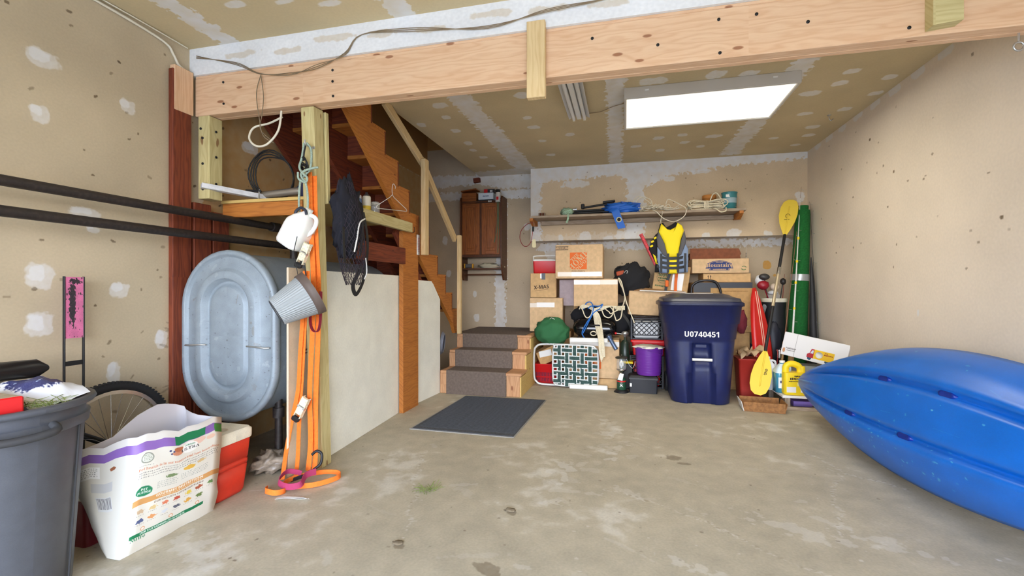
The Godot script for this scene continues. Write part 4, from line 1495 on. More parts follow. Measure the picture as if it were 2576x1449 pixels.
	for i in hs.size():
		var k: float = hs[i]
		var ring = []
		var rin = []
		var hw = 0.232 - 0.015 * (1.0 - k)
		var ht = lerpf(0.085, 0.115, clampf(k * 1.3, 0.0, 1.0)) if k > 0.02 else 0.07
		for j in 31:
			var p: Vector2
			var top = 0.5
			if j < 10:
				var u = j / 10.0
				p = Vector2(ht + 0.012 * sin(u * PI) * k, hw - 2.0 * hw * u)
				top = lerpf(0.485, 0.46, u) + 0.008 * sin(u * 9.0) + 0.005 * sin(u * 23.0)
			elif j < 15:
				var u = (j - 10) / 5.0
				p = Vector2(ht - 2.0 * ht * u, -hw + 0.045 * sin(u * PI) * clampf(k * 1.4, 0, 1))
				top = lerpf(0.46, 0.5, u)
			elif j < 25:
				var u = (j - 15) / 10.0
				p = Vector2(-ht, -hw + 2.0 * hw * u)
				top = lerpf(0.5, 0.425, u) + 0.065 * sin(PI * clampf(u / 0.7, 0.0, 1.0)) + 0.008 * sin(u * 31.0)
			else:
				var u = (j - 25) / 5.0
				p = Vector2(-ht + 2.0 * ht * u, hw - 0.035 * sin(u * PI) * clampf(k * 1.2, 0, 1))
				top = lerpf(0.425, 0.485, u) + 0.01 * sin(u * 11.0)
			if j == 30:
				p = Vector2(ht, hw)
				top = 0.485
			if p.y > 0.0:   # the mouth is pulled askew at the near end
				p.y += (-0.06 if p.x > 0.0 else 0.03) * k * p.y / hw * absf(p.x) / ht
			var nz = 0.012 * fn.get_noise_3d(p.x * 9.0, k * 3.0, p.y * 9.0) * (0.4 if j == 30 or j == 0 else 1.0)
			if j == 30 or j == 0:
				nz = 0.0
			var y = k * top + (0.0 if k > 0.0 else 0.002)
			if p.x < ht:   # the sack narrows to a pinched bottom edge
				p.x = lerpf(ht, p.x, lerpf(0.55, 1.0, clampf(k * 1.6, 0.0, 1.0)))
			ring.append(Vector3(p.x + nz - 0.01 * k, y, p.y))
			rin.append(Vector3((p.x + nz) * 0.965 - 0.01 * k, y, p.y * 0.985))
		rings.append(ring)
		if k > 0.3:
			inner.append(rin)
	var t = thing("pet_food_bag", "open white and purple printed pet food bag standing on the floor", "bag", Vector3(-2.05, 0, -1.635))
	var st = ns()
	loft(st, rings, false, false)
	var b = []
	for j in 30:
		b.append(Vector2(rings[-1][j].x, rings[-1][j].z))
	part(t, "paper_sack", st, m)
	st = ns()
	loft(st, inner, false, false)
	part(t, "lining", st, mat(col(214, 210, 214), 0.5))
	st = ns()
	prism(st, b, 0.003, Transform3D(Basis(Vector3.RIGHT, Vector3(0, 0, 1), Vector3(0, -1, 0)), Vector3(0, 0.004, 0)))
	part(t, "bottom", st, M.white)

# pillow-like solid over an outline: rounded front, flat back
func puff(st, poly: Array, depth: float, xf = Transform3D()):
	var c = Vector2.ZERO
	for p in poly:
		c += p
	c /= poly.size()
	var dense = []
	for i in poly.size():
		for k in 3:
			dense.append(poly[i].lerp(poly[(i + 1) % poly.size()], k / 3.0))
	var rings = []
	for q in [[0.0, 0.0], [0.94, 0.0], [1.0, 0.3], [1.0, 0.6], [0.95, 0.85], [0.8, 0.98], [0.45, 1.05], [0.0, 1.08]]:
		var ring = []
		for p in dense:
			var v = c + (p - c) * q[0]
			ring.append(xf * Vector3(v.x, v.y, q[1] * depth))
		rings.append(ring)
	return loft(st, rings)

func ring_pts(c: Vector3, r: float, n: int, ax: Vector3, ay: Vector3) -> Array:
	var o = []
	for i in n:
		o.append(c + ax * (cos(TAU * i / n) * r) + ay * (sin(TAU * i / n) * r))
	return o

# ------------------------------------------------------------------ things hung on the front post
func make_hanging_on_post():
	var t = thing("wall_hook", "zinc hook screwed into the front post above the orange straps", "hook", Vector3(-1.8, 1.93, -2.355))
	var st = ns()
	tube(st, curve([Vector3(0, 0, 0), Vector3(0, 0.0, 0.045), Vector3(0, 0.01, 0.06), Vector3(0, 0.03, 0.06)], 4), 0.004, 6)
	part(t, "hook", st, M.zinc)
	st = ns()
	box(st, Vector3(0, 0.0, -0.0), Vector3(0.04, 0.014, 0.004), 0.001)
	part(t, "plate", st, M.zinc)
	# green-grey rope holding the jug
	st = ns()
	tube(st, curve([Vector3(-1.8, 1.945, -2.31), Vector3(-1.77, 1.9, -2.31), Vector3(-1.775, 1.8, -2.31), Vector3(-1.8, 1.755, -2.295), Vector3(-1.835, 1.72, -2.3), Vector3(-1.845, 1.6, -2.3), Vector3(-1.835, 1.53, -2.3), Vector3(-1.81, 1.515, -2.3), Vector3(-1.79, 1.54, -2.3), Vector3(-1.785, 1.62, -2.3), Vector3(-1.79, 1.7, -2.29), Vector3(-1.815, 1.75, -2.28), Vector3(-1.79, 1.775, -2.28), Vector3(-1.74, 1.79, -2.29), Vector3(-1.715, 1.795, -2.3)], 6), 0.0065, 8)
	tube(st, curve([Vector3(-1.815, 1.945, -2.305), Vector3(-1.825, 1.86, -2.3), Vector3(-1.83, 1.8, -2.285), Vector3(-1.8, 1.76, -2.275), Vector3(-1.775, 1.735, -2.28), Vector3(-1.79, 1.71, -2.285), Vector3(-1.83, 1.73, -2.28), Vector3(-1.835, 1.77, -2.28)], 6), 0.0065, 8)
	single("grey_rope", st, M.greenrope, "grey-green rope knotted on the front post, holding the plastic jug", "rope")
	st = ns()
	for k in 6:
		tube(st, ring_pts(Vector3(-1.822 + 0.004 * (k % 3), 1.84 - 0.012 * k, -2.31 + 0.004 * (k % 2)), 0.026 + 0.003 * (k % 3), 14, Vector3(0.8, 0.3, 0.4).normalized(), Vector3(-0.3, 0.9, 0.2).normalized()), 0.004, 6, true)
	tube(st, curve([Vector3(-1.81, 1.93, -2.31), Vector3(-1.815, 1.89, -2.305), Vector3(-1.82, 1.84, -2.305)], 4), 0.006, 6)
	single("cord_bundle", st, M.black, "small tied bundle of black cord hanging at the hook on the post", "cord")
	# ratchet straps: long ribbons
	var ribs = [
		["orange ratchet strap hanging down the post in two long runs behind the pot", M.strap, [
			[Vector3(-1.80, 1.78, -2.335), Vector3(-1.79, 1.5, -2.33), Vector3(-1.775, 1.15, -2.335), Vector3(-1.785, 0.85, -2.34), Vector3(-1.80, 0.5, -2.335), Vector3(-1.79, 0.2, -2.33), Vector3(-1.80, 0.03, -2.32)],
			[Vector3(-1.775, 1.76, -2.345), Vector3(-1.765, 1.4, -2.345), Vector3(-1.75, 1.1, -2.35), Vector3(-1.755, 0.8, -2.35), Vector3(-1.77, 0.45, -2.35), Vector3(-1.765, 0.12, -2.34), Vector3(-1.77, 0.03, -2.33)]], 0.036],
		["orange ratchet strap hanging left of the post, bowing out towards the floor", M.strap, [
			[Vector3(-1.82, 1.2, -2.32), Vector3(-1.835, 0.95, -2.32), Vector3(-1.85, 0.7, -2.315), Vector3(-1.86, 0.5, -2.31), Vector3(-1.895, 0.32, -2.3), Vector3(-1.915, 0.15, -2.28), Vector3(-1.89, 0.01, -2.22)],
			[Vector3(-1.805, 1.2, -2.325), Vector3(-1.825, 0.9, -2.325), Vector3(-1.84, 0.6, -2.32), Vector3(-1.85, 0.35, -2.31), Vector3(-1.845, 0.12, -2.29), Vector3(-1.82, 0.012, -2.24)]], 0.03]]
	for q in ribs:
		t = thing("ratchet_strap", q[0], "strap", Vector3(-1.8, 0, -2.32), 0.0, "orange ratchet straps on the post")
		for pts in q[2]:
			st = ns()
			var local = []
			for p in curve(pts, 6):
				local.append(p - Vector3(-1.8, 0, -2.32))
			strap(st, local, q[3], 0.0025, Vector3(1, 0, 0.15).normalized())
			part(t, "webbing", st, q[1])
	var n0 = get_node("ratchet_strap")
	for q in [[Vector3(0.0, 1.30, 0.03), -25.0, "cream ratchet buckle with black grip"], [Vector3(-0.015, 0.41, 0.03), -28.0, "worn metal ratchet buckle with black grip"]]:
		var bk = Node3D.new()
		bk.name = "ratchet"
		n0.add_child(bk, true)
		bk.position = q[0]
		bk.rotation_degrees = Vector3(0, 0, q[1])
		bk.set_meta("label", q[2])
		st = ns()
		for x in [-0.02, 0.02]:
			box(st, Vector3(x, 0, 0), Vector3(0.005, 0.13, 0.03), 0.002)
		box(st, Vector3(0, 0.035, 0.004), Vector3(0.04, 0.05, 0.024), 0.004)
		box(st, Vector3(0, -0.02, 0.008), Vector3(0.036, 0.05, 0.018), 0.004)
		part(bk, "ratchet_frame", st, mottled_mat(col(224, 216, 186), 0.2, 0.2, 95, 0.5, 12.0))
		st = ns()
		rod(st, Vector3(-0.026, 0.0, 0.008), Vector3(0.026, 0.0, 0.008), 0.008, 10)
		part(bk, "spindle", st, M.zinc)
		st = ns()
		box(st, Vector3(0, -0.075, 0.012), Vector3(0.048, 0.03, 0.03), 0.008)
		part(bk, "grip", st, M.black)
	t = thing("maroon_strap", "maroon webbing strap looped on the post below the plant pot", "strap", Vector3(-1.75, 0.8, -2.33))
	st = ns()
	var lp = []
	for p in curve([Vector3(-0.03, 0.28, 0), Vector3(-0.035, 0.12, 0.01), Vector3(-0.02, 0.06, 0.012), Vector3(0.01, 0.045, 0.012), Vector3(0.03, 0.08, 0.012), Vector3(0.035, 0.16, 0.01), Vector3(0.03, 0.28, 0)], 6):
		lp.append(p)
	strap(st, lp, 0.024, 0.002, Vector3(0, 0, 1))
	part(t, "webbing", st, M.maroon)
	# strap pile on the floor
	st = ns()
	strap(st, curve([Vector3(-1.9, 0.004, -2.12), Vector3(-1.86, 0.02, -2.06), Vector3(-1.79, 0.02, -2.05), Vector3(-1.77, 0.015, -2.1), Vector3(-1.83, 0.02, -2.16), Vector3(-1.8, 0.03, -2.24), Vector3(-1.7, 0.03, -2.33), Vector3(-1.62, 0.02, -2.36), Vector3(-1.59, 0.02, -2.3), Vector3(-1.65, 0.018, -2.2), Vector3(-1.74, 0.016, -2.15)], 7), 0.028, 0.0025, Vector3.UP)
	single("strap_coil", st, M.strap, "loose orange strap coiled on the floor at the foot of the post", "strap")
	st = ns()
	strap(st, curve([Vector3(-1.78, 0.05, -2.24), Vector3(-1.84, 0.07, -2.2), Vector3(-1.83, 0.05, -2.12), Vector3(-1.76, 0.035, -2.1), Vector3(-1.7, 0.04, -2.13), Vector3(-1.72, 0.06, -2.2), Vector3(-1.7, 0.06, -2.26)], 7), 0.034, 0.0025, Vector3(0.3, 0.9, 0.2).normalized())
	single("strap_coil", st, M.pinkstrap, "crumpled maroon strap on top of the orange coil on the floor", "strap")
	t = thing("strap_hook", "black coated steel hook lying against the foot of the post", "hook", Vector3(-1.73, 0.03, -2.3))
	st = ns()
	tube(st, curve([Vector3(-0.03, 0, 0.02), Vector3(0, 0.03, 0.02), Vector3(0.03, 0.06, 0.0), Vector3(0.03, 0.11, -0.01), Vector3(0.005, 0.13, 0.0), Vector3(-0.02, 0.11, 0.01)], 6), 0.008, 8)
	part(t, "hook", st, M.black)
	st = ns()
	strap(st, curve([Vector3(-0.03, 0.0, 0.02), Vector3(-0.05, 0.0, 0.06), Vector3(-0.1, -0.015, 0.09)], 4), 0.02, 0.003, Vector3.UP)
	part(t, "loop", st, M.black)
	st = ns()
	for k in 3:
		strap(st, curve([Vector3(-1.76, 0.004, -2.02 - 0.012 * k), Vector3(-1.7, 0.01 + 0.004 * k, -2.03), Vector3(-1.64, 0.004, -2.05 - 0.01 * k), Vector3(-1.6, 0.006, -2.06)], 4), 0.018, 0.001, Vector3(0, 0.4, 1).normalized())
	single("frayed_tape", st, mat(col(222, 220, 214), 0.5), "frayed white tape scraps on the floor by the strap coil", "tape")
	# milk jug
	t = thing("plastic_jug", "translucent white plastic jug tied to the front post", "jug", Vector3(-1.905, 1.345, -2.3))
	t.rotation_degrees = Vector3(0, 0, -32)
	st = ns()
	var rings = []
	for q in [[0.0, 0.05], [0.004, 0.068], [0.02, 0.074], [0.12, 0.075], [0.15, 0.072], [0.19, 0.05], [0.215, 0.026], [0.225, 0.019], [0.25, 0.019], [0.25, 0.014]]:
		rings.append(rrect(q[1], q[1], q[1] * 0.55, q[0]))
	loft(st, rings, true, true)
	part(t, "body", st, M.milk)
	st = ns()
	tube(st, curve([Vector3(0.02, 0.222, 0), Vector3(0.06, 0.225, 0), Vector3(0.082, 0.2, 0), Vector3(0.084, 0.15, 0), Vector3(0.066, 0.11, 0)], 6), 0.012, 10)
	part(t, "handle", st, M.milk)
	# plant pot hung by cords
	t = thing("plant_pot", "grey ribbed plastic plant pot with a brown rim hung tilted on the post", "plant pot", Vector3(-1.70, 1.07, -2.22))
	t.basis = Basis(Quaternion(Vector3.UP, Vector3(0.6, 0.5, -0.62).normalized()))
	st = ns()
	rings = []
	for q in [[0.0, 0.118], [-0.03, 0.114], [-0.19, 0.078], [-0.2, 0.074], [-0.2, 0.0]]:
		var ring = []
		for k in 96:
			var rr = q[1] + (0.0022 if k % 2 and q[1] > 0.0 else 0.0)
			ring.append(Vector3(cos(TAU * k / 96.0) * rr, q[0], sin(TAU * k / 96.0) * rr))
		rings.append(ring)
	loft(st, rings, true, false, -1)
	part(t, "pot", st, mat(col(146, 150, 150), 0.5))
	st = ns()
	lathe(st, [Vector2(0.11, -0.03), Vector2(0.122, -0.03), Vector2(0.126, 0.0), Vector2(0.128, 0.014), Vector2(0.128, 0.014), Vector2(0.116, 0.014), Vector2(0.11, -0.02), Vector2(0.0, -0.02)], 40)
	part(t, "rim", st, mat(col(92, 78, 70), 0.6))
	st = ns()
	lathe(st, [Vector2(0.05, -0.201), Vector2(0.07, -0.204), Vector2(0.076, -0.196)], 24)
	part(t, "foot_ring", st, M.graydark)
	st = ns()
	for q in [[Vector3(-1.815, 1.53, -2.29), Vector3(-1.8, 1.3, -2.2), Vector3(-1.77, 1.165, -2.2)], [Vector3(-1.81, 1.52, -2.3), Vector3(-1.805, 1.3, -2.29), Vector3(-1.795, 1.17, -2.3)], [Vector3(-1.815, 1.52, -2.3), Vector3(-1.82, 1.3, -2.31), Vector3(-1.80, 1.16, -2.3)]]:
		tube(st, q, 0.0022, 6)
	single("hanger_cords", st, M.black, "thin black cords holding up the grey plant pot", "cord")
	t = thing("spring_clamp", "small black plastic spring clamp on the jug handle", "clamp", Vector3(-1.805, 1.47, -2.265))
	st = ns()
	tube(st, curve([Vector3(-0.03, 0.075, 0), Vector3(-0.036, 0.04, 0), Vector3(-0.02, 0.0, 0), Vector3(0.0, -0.06, 0)], 5), 0.009, 8)
	tube(st, curve([Vector3(-0.03, 0.075, 0), Vector3(0.0, 0.09, 0), Vector3(0.03, 0.075, 0), Vector3(0.038, 0.05, 0)], 5), 0.008, 8)
	part(t, "jaw", st, mat(col(38, 44, 58), 0.5))
	st = ns()
	box(st, Vector3(0.0, -0.06, 0), Vector3(0.02, 0.04, 0.014), 0.004)
	part(t, "handle", st, mat(col(38, 44, 58), 0.5))
	# landing net bundle at the back of the post
	t = thing("landing_net", "black mesh landing net with straps hanging beside the front post", "net", Vector3(-1.74, 1.06, -2.64))
	st = ns()
	blob(st, Vector3(0.0, 0.48, 0.02), Vector3(0.055, 0.25, 0.14), 0.5, 2.4, 5, -1.0, 30, 22)
	part(t, "rolled_mesh", st, mat(col(26, 26, 36), 0.9))
	var surf = func(u: float, v: float, k: float) -> Vector3:
		var rr = k * lerpf(0.045, 0.125, sin(PI * clampf(v * 0.85 + 0.1, 0, 1)))
		return Vector3(cos(TAU * u) * rr * 0.5, lerpf(0.06, 0.72, v), sin(TAU * u) * rr - 0.06 + 0.1 * v)
	st = ns()
	for s in 22:
		for dir in [-1.0, 1.0]:
			var pts = []
			for k in 22:
				var v = k / 21.0
				var w = 0.012 * sin(k * PI * 0.5 + s)
				pts.append(surf.call(s / 22.0 + dir * v * 0.6 + w, v, 1.08))
			tube(st, pts, 0.0016, 4)
	part(t, "mesh", st, mat(col(58, 50, 60), 0.9))
	for q in [[[Vector3(0.03, 0.55, -0.12), Vector3(0.05, 0.35, -0.14), Vector3(0.045, 0.12, -0.11), Vector3(0.03, 0.0, -0.04), Vector3(0.03, 0.06, 0.0), Vector3(0.05, 0.16, -0.05)], 0.028], [[Vector3(0.05, 0.5, -0.08), Vector3(0.06, 0.4, -0.06), Vector3(0.06, 0.25, -0.03)], 0.03], [[Vector3(0.04, 0.42, 0.12), Vector3(0.05, 0.3, 0.13), Vector3(0.05, 0.2, 0.12)], 0.022]]:
		st = ns()
		strap(st, curve(q[0], 6), q[1], 0.003, Vector3(0, 0.2, 1).normalized())
		part(t, "webbing", st, M.black)
	st = ns()
	tube(st, curve([Vector3(0.06, 0.5, -0.09), Vector3(0.065, 0.46, -0.02), Vector3(0.065, 0.36, 0.01), Vector3(0.065, 0.27, 0.04)], 6), 0.005, 8)
	part(t, "cord", st, M.white, "white cord")
	st = ns()
	tube(st, curve([Vector3(0.06, 0.24, -0.1), Vector3(0.05, 0.15, -0.13), Vector3(0.05, 0.1, -0.1)], 6), 0.004, 6)
	part(t, "cord", st, M.white, "white cord")

# ------------------------------------------------------------------ things at the under-stair shelf
func make_bench_things():
	var st = ns()
	bar(st, Vector3(-2.55, 1.735, -2.30), Vector3(-2.33, 1.705, -2.62), 0.032, 0.055, Vector3.UP, 0.002)
	single("metal_channel", st, mottled_mat(col(206, 204, 204), 0.1, 0.08, 97, 0.45, 5.0), "white-grey metal channel laid across the left end of the under-stair shelf", "channel")
	var t = thing("pipe_clamp", "small black clamp with a steel screw lying on the under-stair shelf edge", "clamp", Vector3(-2.38, 1.735, -2.53))
	st = ns()
	bar(st, Vector3(-0.06, 0.01, 0), Vector3(0.06, 0.0, 0.0), 0.016, 0.012)
	part(t, "bar", st, M.black)
	st = ns()
	rod(st, Vector3(0.05, 0.01, 0.0), Vector3(0.05, -0.05, 0.01), 0.005, 8)
	part(t, "screw", st, M.zinc)
	st = ns()
	var pts = []
	var radii = []
	for k in 61:
		var u = k / 60.0
		pts.append(Vector3(-2.42, 1.715, -2.58).lerp(Vector3(-2.09, 1.745, -2.62), u))
		radii.append(1.0 if k % 2 else 0.86)
	tube(st, pts, 0.026, 14, false, radii)
	single("flexible_duct", st, mat(col(176, 170, 160), 0.3, 0.7), "ribbed silver flexible metal tube on the under-stair shelf", "tube")
	st = ns()
	for k in 4:
		var rr = 0.15 + 0.008 * k
		var ring = []
		for i in 26:
			var a = TAU * i / 26.0
			ring.append(Vector3(-2.41 + cos(a) * rr * 0.55, 1.885 + sin(a) * rr + 0.01 * sin(3 * a + k), -2.76 + 0.012 * k + cos(a) * rr * -0.6))
		tube(st, ring, 0.005, 6, true)
	single("black_hose", st, M.black, "coil of thin black cable hanging against the stair stringer", "cable")
	st = ns()
	blob(st, Vector3(-2.08, 1.75, -2.66), Vector3(0.05, 0.07, 0.05), 0.8, 2.5, 9, -0.8)
	single("string_tangle", st, mat(col(34, 36, 66), 0.8), "dark blue tangle of string behind the straps on the shelf", "string")
	t = thing("small_carton", "little white and blue carton standing beside the net on the shelf", "box", Vector3(-1.95, 1.68, -3.07), 15)
	st = ns()
	box(st, Vector3(0, 0.06, 0), Vector3(0.04, 0.12, 0.06), 0.002)
	part(t, "carton", st, mat(col(206, 210, 216), 0.6))
	st = ns()
	box(st, Vector3(0.001, 0.07, 0.001), Vector3(0.041, 0.05, 0.061), 0.001)
	part(t, "label", st, mat(col(92, 120, 168), 0.6))
	t = thing("spray_can", "white spray can with a black and yellow label on the under-stair shelf", "spray can", Vector3(-1.93, 1.68, -3.16))
	st = ns()
	lathe(st, [Vector2(0, 0), Vector2(0.031, 0), Vector2(0.032, 0.004), Vector2(0.032, 0.115), Vector2(0.028, 0.125), Vector2(0.0, 0.125)], 24)
	part(t, "can", st, mat(col(222, 216, 196), 0.35))
	st = ns()
	lathe(st, [Vector2(0.0325, 0.015), Vector2(0.0325, 0.05)], 24)
	part(t, "label", st, mat(col(206, 176, 44), 0.5))
	st = ns()
	lathe(st, [Vector2(0.026, 0.123), Vector2(0.018, 0.138), Vector2(0.01, 0.14), Vector2(0.01, 0.155), Vector2(0, 0.157)], 16)
	part(t, "nozzle", st, mat(col(60, 58, 62), 0.5))
	t = thing("glass_jar", "clear empty glass jar beside the spray can", "jar", Vector3(-1.925, 1.68, -3.27))
	st = ns()
	lathe(st, [Vector2(0, 0), Vector2(0.038, 0), Vector2(0.04, 0.006), Vector2(0.04, 0.085), Vector2(0.036, 0.09), Vector2(0.036, 0.1), Vector2(0.033, 0.1), Vector2(0.033, 0.088), Vector2(0.037, 0.08), Vector2(0.037, 0.008), Vector2(0, 0.008)], 28)
	part(t, "glass", st, M.glass)
	st = ns()
	lathe(st, [Vector2(0.0405, 0.08), Vector2(0.0405, 0.092)], 24)
	part(t, "rim", st, mat(col(186, 182, 170), 0.3))
	t = thing("wire_hanger", "white wire coat hanger hooked on the stair stringer", "hanger", Vector3(-1.885, 1.74, -3.48))
	st = ns()
	tube(st, curve([Vector3(0, 0.14, 0.0), Vector3(0, 0.18, 0.005), Vector3(0, 0.22, -0.005), Vector3(-0.004, 0.235, -0.03), Vector3(0, 0.22, -0.05), Vector3(0, 0.2, -0.05)], 5), 0.0028, 6)
	part(t, "hook", st, M.white)
	st = ns()
	tube(st, [Vector3(0, 0.14, 0), Vector3(0, 0.12, -0.03), Vector3(0, 0.06, -0.25), Vector3(0, 0.045, -0.262), Vector3(0, 0.04, -0.25), Vector3(0, -0.015, 0.24), Vector3(0, -0.01, 0.255), Vector3(0, 0.003, 0.25), Vector3(0, 0.11, 0.04)], 0.0028, 6, true)
	part(t, "shoulders", st, M.white)
	t = thing("thermometer", "narrow white wall thermometer fixed to the stair stringer", "thermometer", Vector3(-1.885, 1.41, -3.97))
	st = ns()
	box(st, Vector3(0, 0.095, 0), Vector3(0.01, 0.19, 0.05), 0.004)
	part(t, "scale_plate", st, M.white)
	st = ns()
	rod(st, Vector3(0.006, 0.03, 0), Vector3(0.006, 0.165, 0), 0.0025, 6)
	part(t, "glass_tube", st, mat(col(160, 60, 60), 0.2))
	st = ns()
	for k in 9:
		for s in [-1, 1]:
			box(st, Vector3(0.0055, 0.035 + k * 0.015, s * 0.012), Vector3(0.001, 0.0025, 0.01), 0.0)
	part(t, "graduations", st, M.ink)
	st = ns()
	tube(st, curve([Vector3(-1.868, 1.615, -3.8), Vector3(-1.865, 1.6, -3.815), Vector3(-1.862, 1.61, -3.84), Vector3(-1.862, 1.64, -3.85), Vector3(-1.862, 1.655, -3.835)], 5), 0.003, 6)
	single("s_hook", st, M.iron, "small dark wire hook at the end of the shelf edge", "hook")

# ------------------------------------------------------------------ cabinet and back-left wall
func make_back_wall_things():
	var t = thing("wall_cabinet", "oak bathroom wall cabinet with two panelled doors above the landing", "cabinet", Vector3(-1.805, 1.2, -5.77))
	var st = ns()
	box(st, Vector3(0, 0.65, -0.003), Vector3(0.53, 0.7, 0.235), 0.002)
	part(t, "body", st, M.darkoak)
	for s in [-1, 1]:
		st = ns()
		prism(st, [Vector2(-0.13, 0.0), Vector2(0.02, 0.0), Vector2(0.09, 0.12), Vector2(0.125, 0.2), Vector2(0.125, 1.04), Vector2(0.1, 1.08), Vector2(-0.13, 1.08)], 0.02, Transform3D(Basis(Vector3(0, 0, 1), Vector3.UP, Vector3(-1, 0, 0)), Vector3(s * 0.275 + 0.01, 0, 0)))
		part(t, "side_panel", st, M.darkoak)
		var dr = Node3D.new()
		dr.name = "door"
		t.add_child(dr, true)
		dr.position = Vector3(s * 0.133, 0.66, 0.125)
		st = ns()
		for x in [-0.093, 0.093]:
			box(st, Vector3(x, 0, 0), Vector3(0.05, 0.66, 0.02), 0.003)
		for y in [-0.305, 0.305]:
			box(st, Vector3(0, y, 0), Vector3(0.137, 0.05, 0.0198), 0.003)
		part(dr, "door_frame", st, M.oak)
		st = ns()
		box(st, Vector3(0, 0, -0.003), Vector3(0.137, 0.56, 0.008), 0.0)
		box(st, Vector3(0, 0, 0.003), Vector3(0.1, 0.5, 0.012), 0.006)
		part(dr, "raised_panel", st, M.oak)
	st = ns()
	box(st, Vector3(0, 0.15, -0.03), Vector3(0.53, 0.02, 0.18), 0.002)
	part(t, "shelf", st, M.darkoak)
	st = ns()
	rod(st, Vector3(-0.265, 0.075, 0.0), Vector3(0.265, 0.075, 0.0), 0.009, 12)
	part(t, "towel_rod", st, M.darkoak)
	st = ns()
	box(st, Vector3(0, 1.02, 0.085), Vector3(0.53, 0.02, 0.012), 0.002)
	part(t, "top_rail", st, M.darkoak)
	# on top
	t = thing("wooden_box", "brown wooden box with raised lid on top of the oak cabinet", "box", Vector3(-1.98, 2.2, -5.77))
	st = ns()
	box(st, Vector3(0, 0.07, 0), Vector3(0.2, 0.14, 0.18), 0.003)
	part(t, "body", st, M.oak)
	st = ns()
	box(st, Vector3(0, 0.175, 0.02), Vector3(0.21, 0.015, 0.17), 0.003, Basis(Vector3.BACK, 0.13))
	part(t, "lid", st, M.oak)
	t = thing("white_carton", "small white printed carton on top of the oak cabinet", "box", Vector3(-1.75, 2.245, -5.76))
	st = ns()
	box(st, Vector3(0, 0.045, 0), Vector3(0.2, 0.085, 0.15), 0.002)
	part(t, "carton", st, mat(col(206, 214, 222), 0.6))
	print_bars(t, Vector3(0.0, 0.045, 0.0755), 0.08, 0.014, M.inkblue, 5)
	t = thing("dark_carton", "flat black and white box under the white carton on the cabinet", "box", Vector3(-1.75, 2.2, -5.76))
	st = ns()
	box(st, Vector3(0, 0.02, 0), Vector3(0.21, 0.04, 0.16), 0.002)
	part(t, "carton", st, mat(col(40, 38, 40), 0.6))
	print_bars(t, Vector3(0.06, 0.02, 0.081), 0.05, 0.022, M.white, 6)
	t = thing("red_carton", "small red, black and white box behind the white carton on the cabinet", "box", Vector3(-1.72, 2.331, -5.78))
	st = ns()
	box(st, Vector3(0, 0.03, 0), Vector3(0.14, 0.055, 0.09), 0.002)
	part(t, "carton", st, mat(col(50, 44, 46), 0.6))
	st = ns()
	box(st, Vector3(-0.045, 0.03, 0), Vector3(0.05, 0.056, 0.0915), 0.002)
	part(t, "end_band", st, M.red)
	print_bars(t, Vector3(0.03, 0.03, 0.046), 0.035, 0.03, M.white, 7)
	t = thing("spray_bottle", "white and black canister hanging at the top right of the cabinet", "canister", Vector3(-1.585, 2.2, -5.69))
	st = ns()
	lathe(st, [Vector2(0, 0), Vector2(0.032, 0), Vector2(0.034, 0.01), Vector2(0.034, 0.12), Vector2(0.025, 0.135), Vector2(0, 0.135)], 20)
	part(t, "can", st, mat(col(214, 208, 200), 0.4))
	st = ns()
	lathe(st, [Vector2(0.028, 0.13), Vector2(0.03, 0.165), Vector2(0, 0.17)], 16)
	part(t, "cap", st, M.black)
	st = ns()
	box(st, Vector3(0, 0.05, 0.034), Vector3(0.03, 0.04, 0.002), 0.0)
	part(t, "label", st, M.red)
	st = ns()
	tube(st, curve([Vector3(-1.58, 2.2, -5.63), Vector3(-1.575, 2.0, -5.625), Vector3(-1.585, 1.85, -5.625), Vector3(-1.6, 1.75, -5.625), Vector3(-1.62, 1.68, -5.625)], 6), 0.004, 6)
	tube(st, curve([Vector3(-1.56, 2.2, -5.63), Vector3(-1.56, 1.9, -5.625), Vector3(-1.565, 1.7, -5.625), Vector3(-1.57, 1.55, -5.625)], 6), 0.004, 6)
	single("green_cord", st, mat(col(70, 120, 90), 0.7), "thin green and white cord dangling down the right cabinet door", "cord")
	t = thing("paint_brush", "old paint brush wrapped in cloth on the cabinet's open shelf", "brush", Vector3(-1.74, 1.36, -5.79))
	st = ns()
	blob(st, Vector3(0, 0.03, 0), Vector3(0.13, 0.035, 0.06), 0.7, 2.0, 15, -0.85)
	part(t, "cloth", st, mat(col(196, 186, 160), 0.9))
	st = ns()
	rod(st, Vector3(0.06, 0.02, 0.03), Vector3(0.23, 0.012, 0.03), 0.01, 8)
	part(t, "handle", st, mat(col(200, 178, 150), 0.6))
	t = thing("tool_holder", "small grey and yellow hand tool lying at the left of the cabinet's open shelf", "tool", Vector3(-2.0, 1.36, -5.76))
	st = ns()
	box(st, Vector3(0, 0.03, 0), Vector3(0.09, 0.05, 0.07), 0.008)
	part(t, "body", st, M.graycloth)
	for x in [-0.055, 0.055]:
		st = ns()
		box(st, Vector3(x, 0.03, 0.01), Vector3(0.015, 0.06, 0.05), 0.004)
		part(t, "grip", st, mat(col(206, 150, 40), 0.5))
	st = ns()
	box(st, Vector3.ZERO, Vector3(0.09, 0.06, 0.05), 0.004, Basis(Vector3.BACK, 0.1))
	single("wood_scrap", st, M.redwood, "scrap of dark wood nailed at the top of the back wall by the stairwell", "wood block", Vector3(-1.93, 2.545, -5.872))

